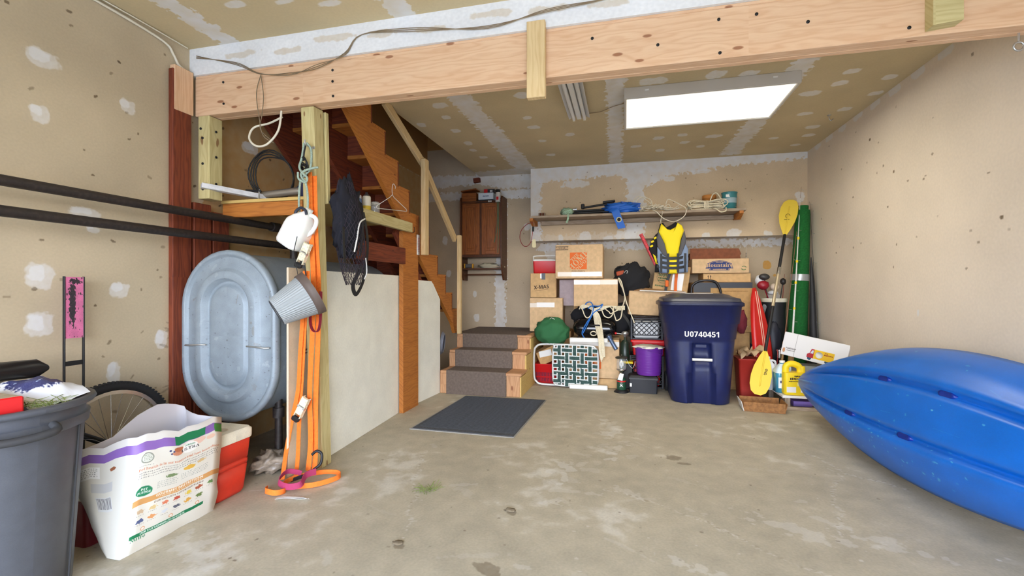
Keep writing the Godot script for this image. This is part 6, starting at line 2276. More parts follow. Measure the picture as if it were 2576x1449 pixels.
	milk_crate("milk_crate", "dark milk crate of red things on the floor behind the purple bucket", Vector3(0.23, 0.0, -5.4), Vector3(0.34, 0.36, 0.32), mat(col(24, 24, 30), 0.5), M.red)
	t = carton("sell_box", "tan carton marked SELL with its flaps half open, tilted on the milk crate", Vector3(0.33, 0.79, -5.54), Vector3(0.62, 0.27, 0.32), 6, M.card3, {"roll": -2.0, "tape_front": [[0.05, 0.1, 0.02, 0.075, M.blacktape]]})
	lettering(t, "SELL", 0.035, M.ink, Vector3(0.13, 0.22, 0.182), Vector3(0, 0, -4))
	st = ns()
	prism(st, [Vector2(-0.26, 0.0), Vector2(0.31, -0.03), Vector2(0.28, 0.02), Vector2(0.05, 0.04), Vector2(-0.14, 0.07)], 0.005, Transform3D(Basis(Vector3.RIGHT, -1.1), Vector3(0, 0.272, 0.17)))
	part(t, "front_flap", st, M.cardin)
	st = ns()
	bar(st, Vector3(-0.2, 0.276, 0.185), Vector3(0.3, 0.272, 0.185), 0.012, 0.003)
	part(t, "torn_edge", st, M.white)
	t = carton("printed_carton", "small carton printed 100% in a circle, tilted beneath the life vest", Vector3(0.5, 1.06, -5.62), Vector3(0.38, 0.3, 0.26), -4, M.card, {"roll": -8.0})
	lettering(t, "100%", 0.034, M.inkgreen, Vector3(-0.09, 0.175, 0.131))
	print_bars(t, Vector3(-0.09, 0.14, 0.131), 0.1, 0.018, M.inkgreen, 8)
	print_bars(t, Vector3(-0.09, 0.113, 0.131), 0.09, 0.014, M.inkgreen, 9)
	print_bars(t, Vector3(-0.1, 0.05, 0.131), 0.13, 0.018, M.inkgreen, 10)
	lettering(t, "15", 0.026, M.ink, Vector3(-0.035, 0.25, 0.131))
	st = ns()
	for q in [[0, 0.026, 0.07, 0.003], [0, -0.026, 0.07, 0.003], [-0.034, 0, 0.003, 0.052], [0.034, 0, 0.003, 0.052]]:
		box(st, Vector3(-0.035 + q[0], 0.247 + q[1], 0.1312), Vector3(q[2], q[3], 0.0008), 0.0)
	part(t, "printed_frame", st, M.ink)
	st = ns()
	var cr = ring_pts(Vector3(-0.09, 0.15, 0.131), 0.066, 28, Vector3.RIGHT, Vector3.UP)
	tube(st, cr, 0.0015, 4, true)
	part(t, "printed_ring", st, M.inkgreen)
	st = ns()
	box(st, Vector3(0.07, 0.12, 0.1308), Vector3(0.12, 0.2, 0.001), 0.0)
	part(t, "tape", st, M.cleartape)
	st = ns()
	var rp = Vector3(0.34, 1.36, -5.42)
	rod(st, Vector3(0.175, 1.71, -5.4), rp, 0.02, 14)
	rod(st, Vector3(0.175, 1.71, -5.4).lerp(rp, -0.005), Vector3(0.175, 1.71, -5.4).lerp(rp, 0.02), 0.017, 14)
	single("paper_roll", st, mottled_mat(col(206, 70, 78), 0.35, 0.3, 141, 0.6, 9.0), "long thin red and white patterned tube leaning behind the life vest", "tube")
	# right stack
	carton("moving_box", "plain carton at the bottom of the right stack behind the blue bin", Vector3(1.02, 0, -5.6), Vector3(0.56, 0.622, 0.44), 0, M.card2)
	t = carton("taped_box", "big tan carton edged with black tape behind the blue bin", Vector3(1.025, 0.625, -5.57), Vector3(0.59, 0.535, 0.42), 0, M.card2, {"tape_front": [[0.505, 0.06, -0.295, 0.295, M.blacktape], [0.45, 0.05, -0.295, -0.12, M.blacktape], [0.06, 0.006, -0.1, 0.25, M.tape]]})
	print_bars(t, Vector3(0.1, 0.44, 0.2106), 0.3, 0.012, mat(col(150, 110, 66), 0.9), 11)
	t = carton("arrow_box", "shallow tan carton with two up arrows on the taped box", Vector3(1.08, 1.161, -5.6), Vector3(0.48, 0.098, 0.36), 0, M.card)
	for x in [-0.19, -0.165]:
		st = ns()
		prism(st, [Vector2(-0.003, 0), Vector2(0.003, 0), Vector2(0.003, 0.025), Vector2(0.009, 0.025), Vector2(0, 0.04), Vector2(-0.009, 0.025), Vector2(-0.003, 0.025)], 0.001, Transform3D(Basis(), Vector3(x, 0.04, 0.1802)))
		part(t, "arrow", st, M.ink)
	t = carton("poultry_box", "long tan carton with a blue Mountaire badge on the right stack", Vector3(1.01, 1.261, -5.6), Vector3(0.575, 0.158, 0.4), 0, M.card3)
	st = ns()
	prism(st, [Vector2(-0.14, -0.035), Vector2(-0.105, -0.035), Vector2(-0.1, -0.055), Vector2(0.1, -0.055), Vector2(0.105, -0.035), Vector2(0.14, -0.035), Vector2(0.125, 0.02), Vector2(0.07, 0.045), Vector2(0, 0.058), Vector2(-0.07, 0.045), Vector2(-0.125, 0.02)], 0.001, Transform3D(Basis(), Vector3(-0.01, 0.085, 0.2002)))
	part(t, "badge", st, M.inkblue)
	var inner = [Vector2(-0.131, -0.03), Vector2(-0.1, -0.03), Vector2(-0.096, -0.051), Vector2(0.096, -0.051), Vector2(0.1, -0.03), Vector2(0.131, -0.03), Vector2(0.118, 0.016), Vector2(0.067, 0.04), Vector2(0, 0.053), Vector2(-0.067, 0.04), Vector2(-0.118, 0.016)]
	st = ns()
	prism(st, inner, 0.001, Transform3D(Basis(), Vector3(-0.01, 0.085, 0.2007)))
	part(t, "badge_border", st, M.card3)
	st = ns()
	prism(st, inner.map(func(p): return p * 0.95), 0.001, Transform3D(Basis(), Vector3(-0.01, 0.085, 0.2012)))
	part(t, "badge_field", st, M.inkblue)
	lettering(t, "Mountaire", 0.037, M.card3, Vector3(-0.01, 0.086, 0.2026), Vector3.ZERO, serif)
	print_bars(t, Vector3(-0.01, 0.043, 0.203), 0.13, 0.011, M.card3, 12)
	print_bars(t, Vector3(-0.01, 0.122, 0.203), 0.07, 0.01, M.card3, 13)
	for s in [0.0, PI]:
		st = ns()
		var arc = []
		for k in 9:
			var a = s + 0.3 + k * 0.27
			arc.append(Vector3(0.235 + cos(a) * 0.024, 0.055 + sin(a) * 0.02, 0.2008))
		strap(st, arc, 0.009, 0.0012, Vector3(0.9, 0.4, 0))
		part(t, "recycling_mark", st, mat(col(104, 124, 80), 0.85))
	t = thing("open_carton", "dark brown open carton with raised flap behind the Mountaire box", "box", Vector3(0.98, 1.421, -5.63))
	st = ns()
	box(st, Vector3(0, 0.04, -0.04), Vector3(0.5, 0.08, 0.2), 0.003)
	part(t, "body", st, M.brown)
	st = ns()
	prism(st, [Vector2(-0.26, 0.0), Vector2(0.27, 0.0), Vector2(0.262, 0.04), Vector2(0.275, 0.06), Vector2(0.25, 0.12), Vector2(-0.26, 0.128)], 0.005, Transform3D(Basis(), Vector3(0, 0.0, 0.07)))
	part(t, "raised_flap", st, M.brown)
	# hand truck behind the bin
	t = thing("hand_truck", "dark steel hand truck with a rounded handle behind the blue bin", "hand truck", Vector3(0.86, 0, -5.335))
	st = ns()
	tube(st, curve([Vector3(-0.15, 0.05, 0), Vector3(-0.16, 0.6, 0.0), Vector3(-0.155, 1.06, 0), Vector3(-0.12, 1.15, 0.0), Vector3(-0.04, 1.18, 0), Vector3(0.06, 1.175, 0.0), Vector3(0.11, 1.14, 0), Vector3(0.15, 1.0, 0.0), Vector3(0.15, 0.6, 0), Vector3(0.15, 0.05, 0.0)], 6), 0.013, 10)
	part(t, "frame", st, mat(col(52, 50, 52), 0.3, 0.6))
	for y in [0.35, 0.7, 0.98]:
		st = ns()
		rod(st, Vector3(-0.155, y, 0), Vector3(0.15, y, 0), 0.01, 8)
		part(t, "crossbar", st, mat(col(52, 50, 52), 0.3, 0.6))
	st = ns()
	box(st, Vector3(0, 0.006, 0.05), Vector3(0.32, 0.008, 0.12), 0.001)
	part(t, "toe_plate", st, M.iron)
	# floor row
	t = thing("stuff_sack", "round dark green nylon sack on top of the folded lawn chair", "bag", Vector3(-0.8, 0.45, -5.16))
	st = ns()
	blob(st, Vector3(0, 0.16, 0), Vector3(0.195, 0.155, 0.13), 0.22, 1.6, 71, -0.97, 32, 20)
	part(t, "sack", st, M.green)
	st = ns()
	tube(st, curve([Vector3(-0.02, 0.3, 0.06), Vector3(0.0, 0.315, 0.07), Vector3(0.02, 0.31, 0.075), Vector3(0.04, 0.3, 0.075)], 4), 0.003, 5)
	part(t, "stitching", st, M.white)
	t = thing("shopping_basket", "red plastic basket on the floor behind the lawn chair frame", "basket", Vector3(-0.87, 0, -5.3))
	st = ns()
	loft(st, [rrect(0.12, 0.1, 0.02, 0.0), rrect(0.145, 0.12, 0.02, 0.215), rrect(0.155, 0.13, 0.02, 0.222), rrect(0.155, 0.13, 0.02, 0.232)], true, true)
	part(t, "body", st, M.red)
	st = ns()
	for row in 2:
		for k in 14:
			bar(st, Vector3(-0.115 + k * 0.0175, 0.03 + row * 0.06, 0.106 + row * 0.007), Vector3(-0.115 + k * 0.0175, 0.075 + row * 0.06, 0.111 + row * 0.007), 0.007, 0.004, Vector3.RIGHT, 0.0)
	part(t, "slots", st, mat(col(70, 22, 60), 0.6))
	t = carton("small_box", "little open carton with white paper on top of the red basket", Vector3(-0.86, 0.25, -5.3), Vector3(0.22, 0.16, 0.18), 18, M.card2, {"roll": 24.0})
	st = ns()
	bar(st, Vector3(-0.08, 0.13, 0.093), Vector3(0.06, 0.1, 0.093), 0.07, 0.002)
	part(t, "paper", st, M.white)
	make_lawn_chair()
	make_lantern()
	t = thing("flashlight", "slate-blue metal flashlight leaning on the low logo box", "flashlight", Vector3(-0.09, 0.43, -5.1))
	t.rotation_degrees = Vector3(-10, 0, 30)
	st = ns()
	lathe(st, [Vector2(0, 0), Vector2(0.02, 0), Vector2(0.022, 0.01), Vector2(0.022, 0.11), Vector2(0.02, 0.12), Vector2(0.026, 0.14), Vector2(0.034, 0.16), Vector2(0.034, 0.185), Vector2(0.028, 0.185), Vector2(0, 0.178)], 20)
	part(t, "body", st, mat(col(92, 108, 136), 0.3, 0.5))
	st = ns()
	lathe(st, [Vector2(0.0345, 0.165), Vector2(0.036, 0.17), Vector2(0.036, 0.18), Vector2(0.0345, 0.185)], 20)
	part(t, "lens_ring", st, M.black)
	t = thing("camp_stove", "silver camp stove burner on a black bottle behind the lantern", "camp stove", Vector3(0.0, 0.3, -5.2))
	st = ns()
	lathe(st, [Vector2(0, 0), Vector2(0.05, 0), Vector2(0.052, 0.02), Vector2(0.052, 0.19), Vector2(0.03, 0.22), Vector2(0.012, 0.23), Vector2(0.012, 0.27), Vector2(0, 0.27)], 24)
	part(t, "bottle", st, mat(col(30, 44, 34), 0.35))
	st = ns()
	lathe(st, [Vector2(0.012, 0.26), Vector2(0.02, 0.28), Vector2(0.035, 0.29), Vector2(0.038, 0.31), Vector2(0.02, 0.325), Vector2(0, 0.325)], 24)
	part(t, "burner", st, M.zinc)
	st = ns()
	rod(st, Vector3(-0.01, 0.29, 0), Vector3(-0.09, 0.3, 0.02), 0.007, 8)
	part(t, "valve", st, M.zinc)
	st = ns()
	rod(st, Vector3(-0.09, 0.3, 0.02), Vector3(-0.11, 0.302, 0.025), 0.013, 8)
	part(t, "knob", st, M.red)
	t = thing("tool_case", "black case with a bright yellow top edge behind the lantern", "case", Vector3(0.02, 0.0, -5.2))
	st = ns()
	box(st, Vector3(0, 0.14, 0), Vector3(0.13, 0.28, 0.13), 0.01)
	part(t, "body", st, M.black)
	st = ns()
	box(st, Vector3(0, 0.29, 0), Vector3(0.134, 0.022, 0.134), 0.006)
	part(t, "lid", st, M.yellow)
	t = thing("battery_box", "black plastic battery box on the floor under the purple bucket", "battery box", Vector3(0.185, 0, -5.06))
	st = ns()
	loft(st, [rrect(0.14, 0.09, 0.012, 0.0), rrect(0.145, 0.095, 0.012, 0.145)], true, true)
	part(t, "body", st, mat(col(24, 26, 34), 0.4))
	st = ns()
	loft(st, [rrect(0.152, 0.102, 0.012, 0.145), rrect(0.152, 0.102, 0.012, 0.165), rrect(0.13, 0.08, 0.012, 0.185)], true, true)
	part(t, "lid", st, mat(col(34, 32, 34), 0.5))
	st = ns()
	box(st, Vector3(-0.125, 0.085, 0.0935), Vector3(0.02, 0.035, 0.004), 0.0)
	part(t, "sticker", st, M.white)
	t = thing("bucket", "purple translucent plastic bucket with a white rim on the battery box", "bucket", Vector3(0.245, 0.188, -5.07))
	st = ns()
	lathe(st, [Vector2(0, 0), Vector2(0.118, 0), Vector2(0.118, 0), Vector2(0.122, 0.012), Vector2(0.138, 0.27), Vector2(0.138, 0.27), Vector2(0.145, 0.272), Vector2(0.145, 0.292), Vector2(0.138, 0.295), Vector2(0.132, 0.28), Vector2(0.116, 0.02), Vector2(0, 0.02)], 40)
	part(t, "pail", st, M.purple)
	st = ns()
	for k in 8:
		var rr = 0.1245 + 0.016 * (0.03 + k * 0.028) / 0.28
		lathe(st, [Vector2(rr, 0.03 + k * 0.028), Vector2(rr + 0.0018, 0.033 + k * 0.028), Vector2(rr, 0.036 + k * 0.028)], 30)
	part(t, "measure_ridges", st, M.purple)
	st = ns()
	blob(st, Vector3(0, 0.29, 0.0), Vector3(0.15, 0.02, 0.15), 0.5, 3.0, 81, -0.6, 30, 10)
	part(t, "liner", st, M.offwhite)
	st = ns()
	tube(st, curve([Vector3(0.14, 0.27, 0.02), Vector3(0.13, 0.22, 0.09), Vector3(0.08, 0.24, 0.13), Vector3(-0.02, 0.265, 0.145)], 5), 0.004, 6)
	part(t, "handle", st, M.purple)

func logo(parent, at: Vector3, s: float):
	var st = ns()
	box(st, at, Vector3(s, s, 0.001), 0.0)
	part(parent, "printed_logo", st, M.orange)
	var rot = Vector3(0, 0, 45)
	lettering(parent, "THE", s * 0.2, M.card3, at + Vector3(-s * 0.21, s * 0.21, 0.0012), rot, serif)
	lettering(parent, "HOME", s * 0.33, M.card3, at + Vector3(-s * 0.01, s * 0.01, 0.0012), rot, serif)
	lettering(parent, "DEPOT", s * 0.2, M.card3, at + Vector3(s * 0.22, -s * 0.2, 0.0012), rot, serif)

func make_lawn_chair():
	var t = thing("lawn_chair", "folded aluminium lawn chair with green and white webbing lying on its side", "lawn chair", Vector3(-0.63, 0, -5.06))
	var st = ns()
	tube(st, curve([Vector3(0.0, 0.47, -0.03), Vector3(-0.26, 0.47, -0.03), Vector3(-0.34, 0.44, -0.03), Vector3(-0.365, 0.37, -0.03), Vector3(-0.365, 0.12, -0.03), Vector3(-0.34, 0.05, -0.03), Vector3(-0.26, 0.02, -0.03), Vector3(0.1, 0.02, -0.03)], 5), 0.0125, 10)
	part(t, "leg_frame", st, M.alu)
	st = ns()
	tube(st, curve([Vector3(-0.1, 0.47, 0.0), Vector3(-0.13, 0.44, 0.0), Vector3(-0.145, 0.38, 0.0), Vector3(-0.145, 0.12, 0.0), Vector3(-0.13, 0.06, 0.0), Vector3(-0.09, 0.025, 0.0), Vector3(0.25, 0.025, 0.0), Vector3(0.32, 0.05, 0.0), Vector3(0.345, 0.11, 0.0), Vector3(0.345, 0.38, 0.0), Vector3(0.32, 0.44, 0.0), Vector3(0.25, 0.468, 0.0)], 5, true), 0.0125, 10, true)
	part(t, "seat_frame", st, M.alu)
	var wh = mat(col(226, 228, 224), 0.6)
	var gr = mat(col(44, 74, 68), 0.7)
	for k in 5:
		var x = -0.075 + k * 0.084
		var pts = []
		for i in 13:
			var y = 0.02 + i * 0.0375
			pts.append(Vector3(x, y, 0.012 + 0.006 * (1.0 if (k + i / 2) % 2 else -1.0)))
		st = ns()
		strap(st, pts, 0.056, 0.002, Vector3.RIGHT)
		var w = part(t, "webbing", st, wh)
		st = ns()
		var g = []
		for p in pts:
			g.append(p + Vector3(0, 0, 0.002))
		strap(st, g, 0.036, 0.002, Vector3.RIGHT)
		part(w, "stripe", st, gr, "dark green stripe")
	for k in 5:
		var y = 0.075 + k * 0.085
		var pts = []
		for i in 13:
			var x = -0.14 + i * 0.04
			pts.append(Vector3(x, y, 0.012 + 0.006 * (-1.0 if (k + i / 2) % 2 else 1.0)))
		st = ns()
		strap(st, pts, 0.056, 0.002, Vector3.UP)
		var w = part(t, "webbing", st, wh)
		st = ns()
		var g = []
		for p in pts:
			g.append(p + Vector3(0, 0, 0.002))
		strap(st, g, 0.036, 0.002, Vector3.UP)
		part(w, "stripe", st, gr, "dark green stripe")
	for y in [0.505, 0.0]:
		st = ns()
		box(st, Vector3(0.245, y + 0.025, 0.0 if y > 0.1 else 0.03), Vector3(0.41, 0.05, 0.04), 0.008)
		part(t, "arm_rest", st, M.white)
	st = ns()
	tube(st, curve([Vector3(0.2, 0.46, 0.0), Vector3(0.28, 0.46, -0.02), Vector3(0.35, 0.36, -0.02)], 4), 0.01, 8)
	part(t, "brace", st, M.alu)

func make_lantern():
	var t = thing("camp_lantern", "camping lantern with a glass globe on a green gas bottle", "lantern", Vector3(-0.036, 0, -4.99))
	var st = ns()
	lathe(st, [Vector2(0, 0), Vector2(0.078, 0), Vector2(0.076, 0.008), Vector2(0.05, 0.03), Vector2(0, 0.03)], 28)
	part(t, "foot", st, M.black)
	st = ns()
	lathe(st, [Vector2(0, 0.025), Vector2(0.044, 0.025), Vector2(0.048, 0.035), Vector2(0.048, 0.125), Vector2(0.04, 0.145), Vector2(0.02, 0.155), Vector2(0, 0.155)], 28)
	part(t, "gas_bottle", st, mat(col(28, 74, 52), 0.4))
	st = ns()
	lathe(st, [Vector2(0.0485, 0.112), Vector2(0.0485, 0.126)], 28)
	part(t, "red_band", st, M.red)
	st = ns()
	prism(st, [Vector2(-0.02, 0), Vector2(0.0, 0.012), Vector2(0.02, 0), Vector2(0.008, 0.018), Vector2(0.012, 0.036), Vector2(0, 0.024), Vector2(-0.012, 0.036), Vector2(-0.008, 0.018)], 0.002, Transform3D(Basis(), Vector3(0, 0.06, 0.047)))
	part(t, "emblem", st, M.white)
	st = ns()
	lathe(st, [Vector2(0.016, 0.155), Vector2(0.016, 0.2), Vector2(0.03, 0.22), Vector2(0.052, 0.235), Vector2(0.052, 0.245), Vector2(0, 0.245)], 24)
	part(t, "collar", st, M.chrome)
	st = ns()
	lathe(st, [Vector2(0.045, 0.245), Vector2(0.05, 0.27), Vector2(0.05, 0.33), Vector2(0.044, 0.355)], 28)
	part(t, "globe", st, M.glass)
	st = ns()
	for x in [-0.013, 0.013]:
		lathe(st, [Vector2(0.003, 0.27), Vector2(0.012, 0.285), Vector2(0.012, 0.31), Vector2(0.003, 0.325)], 10, Transform3D(Basis(), Vector3(x, 0, 0)))
	part(t, "mantle", st, M.white)
	st = ns()
	lathe(st, [Vector2(0.044, 0.352), Vector2(0.062, 0.355), Vector2(0.065, 0.365), Vector2(0.05, 0.375), Vector2(0.02, 0.38), Vector2(0.006, 0.385), Vector2(0.006, 0.4), Vector2(0, 0.402)], 28)
	part(t, "cap", st, mat(col(52, 50, 40), 0.3))
	st = ns()
	tube(st, curve([Vector3(0.052, 0.35, 0), Vector3(0.075, 0.3, 0.01), Vector3(0.11, 0.26, 0.02), Vector3(0.13, 0.29, 0.02), Vector3(0.14, 0.33, 0.01)], 5), 0.0025, 5)
	part(t, "bail", st, M.zinc)
	st = ns()
	prism(st, [Vector2(-0.03, -0.02), Vector2(0.02, -0.03), Vector2(0.035, 0.04), Vector2(-0.005, 0.05)], 0.001, Transform3D(Basis(), Vector3(-0.01, 0.16, 0.055)))
	part(t, "paper_tag", st, M.white)

# ------------------------------------------------------------------ wheeled bin
func make_bin():
	var t = thing("wheeled_bin", "large navy blue wheeled garbage bin marked U0740451", "garbage bin", Vector3(0.705, 0, -4.94))
	# rounded-square tub; the front has a grip pocket above a shallow channel
	var rings = []
	var deep = [[0.0, 1], [0.01, 1], [0.296, 1], [0.302, 2], [0.392, 2], [0.398, 3], [0.57, 3], [0.585, 0], [0.615, 0], [0.621, 0], [0.76, 0], [0.766, 0], [0.925, 0], [0.926, 0], [0.94, 0]]
	for q in deep:
		var y = q[0]
		var hx = lerpf(0.264, 0.306, y / 0.62) + (0.008 if y > 0.618 else 0.0) + (0.012 if y > 0.763 else 0.0) + (0.008 if y > 0.9255 else 0.0) + 0.04 * maxf(0.0, y - 0.62)
		var hz = lerpf(0.305, 0.335, y / 0.62) + (0.007 if y > 0.618 else 0.0) + (0.01 if y > 0.763 else 0.0) + (0.008 if y > 0.9255 else 0.0) + 0.03 * maxf(0.0, y - 0.62)
		if y == 0.0:
			hx -= 0.012
			hz -= 0.012
		var ring = []
		for p in rrect(hx, hz, 0.13, y, 8):
			ring.append(p)
			if ring.size() == 9:   # along the front, from right to left
				for x in [0.127, 0.123, 0.089, 0.085, 0.05, 0.0, -0.05, -0.085, -0.089, -0.123, -0.127]:
					var d = 0.0
					if absf(x) < 0.086:
						d = [0.0, 0.034, 0.034, 0.085][q[1]]
					elif absf(x) < 0.125 and q[1] == 1:
						d = 0.014
					ring.append(Vector3(x, y, hz - d))
		rings.append(ring)
	var st = ns()
	loft(st, rings, true, true)
	part(t, "body", st, M.navy)
	st = ns()
	rod(st, Vector3(-0.088, 0.425, 0.328), Vector3(0.088, 0.425, 0.328), 0.013, 12)
	part(t, "lift_bar", st, M.white, "white lift bar")
	lettering(t, "U0740451", 0.05, M.white, Vector3(-0.005, 0.665, 0.3485), Vector3(-2.4, 0, 0))
	st = ns()
	box(st, Vector3(0, 0.545, 0.25), Vector3(0.1, 0.032, 0.006), 0.002)
	part(t, "embossed_plate", st, M.navy)
	st = ns()
	rings = []
	for q in [[0.93, 0.36, 0.37], [0.93, 0.38, 0.385], [0.958, 0.38, 0.385], [0.972, 0.36, 0.365]]:
		rings.append(rrect(q[1], q[2], 0.13, q[0], 8))
	loft(st, rings, true, true)
	part(t, "rim", st, mat(col(24, 30, 66), 0.4))
	st = ns()
	rings = []
	for q in [[0.972, 0.352, 0.37], [1.0, 0.345, 0.36], [1.015, 0.29, 0.31], [1.035, 0.26, 0.27], [1.045, 0.22, 0.23]]:
		rings.append(rrect(q[1], q[2], 0.1, q[0], 8))
	loft(st, rings, true, true)
	var lid = part(t, "lid", st, mottled_mat(col(62, 62, 72), 0.1, 0.08, 151, 0.35, 3.0))
	st = ns()
	box(st, Vector3(0.0, 1.046, 0.02), Vector3(0.26, 0.003, 0.22), 0.001)
	part(lid, "sticker", st, mat(col(206, 206, 202), 0.5))
	for s in [-1, 1]:
		st = ns()
		rod(st, Vector3(s * 0.25, 0.105, -0.24), Vector3(s * 0.285, 0.105, -0.24), 0.105, 24)
		part(t, "wheel", st, M.rubber)
	st = ns()
	rod(st, Vector3(-0.25, 0.98, -0.37), Vector3(0.25, 0.98, -0.37), 0.015, 10)
	part(t, "push_handle", st, M.navy)

# ------------------------------------------------------------------ right corner
func blade(st, a: Vector3, b: Vector3, face: Vector3, hw: float):
	var y = (b - a)
	var L = y.length()
	y = y.normalized()
	var z = (face - y * face.dot(y)).normalized()
	var x = y.cross(z).normalized()
	var poly = []
	for q in [[0.12, 0.0], [0.22, 0.05], [0.5, 0.18], [0.85, 0.4], [1.0, 0.6], [0.98, 0.8], [0.75, 0.94], [0.35, 1.0]]:
		poly.append(Vector2(q[0] * hw, q[1] * L))
	for q in [[-0.25, 1.0], [-0.7, 0.93], [-0.95, 0.78], [-1.0, 0.55], [-0.8, 0.35], [-0.45, 0.17], [-0.2, 0.05], [-0.12, 0.0]]:
		poly.append(Vector2(q[0] * hw, q[1] * L))
	prism(st, poly, 0.006, Transform3D(Basis(x, y, z), a - z * 0.003))
	bar(st, a + z * 0.002, a + y * L * 0.82 + z * 0.003, 0.014, 0.014, z, 0.005)

func fishing_rod(label, a: Vector3, b: Vector3, m, reel: bool, guides: int, thick = 0.006):
	var t = thing("fishing_rod", label, "fishing rod", a)
	var d = b - a
	var st = ns()
	var pts = []
	var rad = []
	for k in 9:
		pts.append(d * (k / 8.0) + Vector3(0.0, 0, 0.012 * sin(PI * k / 8.0)))
		rad.append(lerpf(1.0, 0.22, k / 8.0))
	tube(st, pts, thick, 8, false, rad)
	part(t, "blank", st, m)
	st = ns()
	rod(st, Vector3.ZERO, d * 0.2, thick * 2.1, 10)
	part(t, "grip", st, mat(col(182, 142, 92), 0.8))
	st = ns()
	for k in guides:
		var u = 0.36 + 0.62 * k / maxf(1.0, guides - 1.0)
		var c = d * u + Vector3(0.006, 0, 0.018 + 0.012 * sin(PI * u))
		var rr = lerpf(0.014, 0.004, k / maxf(1.0, guides - 1.0))
		tube(st, ring_pts(c + Vector3(0.01, 0, 0.0), rr, 10, Vector3.RIGHT, Vector3.BACK), 0.0014, 5, true)
		rod(st, d * u + Vector3(0, 0.015, 0.01), c + Vector3(0.01 - rr, 0, 0), 0.0012, 5)
	part(t, "line_guides", st, M.zinc)
	if reel:
		st = ns()
		var c = d * 0.14 + Vector3(-0.035, 0, 0.02)
		rod(st, c + Vector3(0, -0.035, 0), c + Vector3(0, 0.035, 0), 0.022, 14)
		rod(st, c + Vector3(0, 0.035, 0), c + Vector3(0, 0.05, 0), 0.027, 14)
		rod(st, c, d * 0.14, 0.006, 8)
		part(t, "reel", st, M.chrome)
	return t

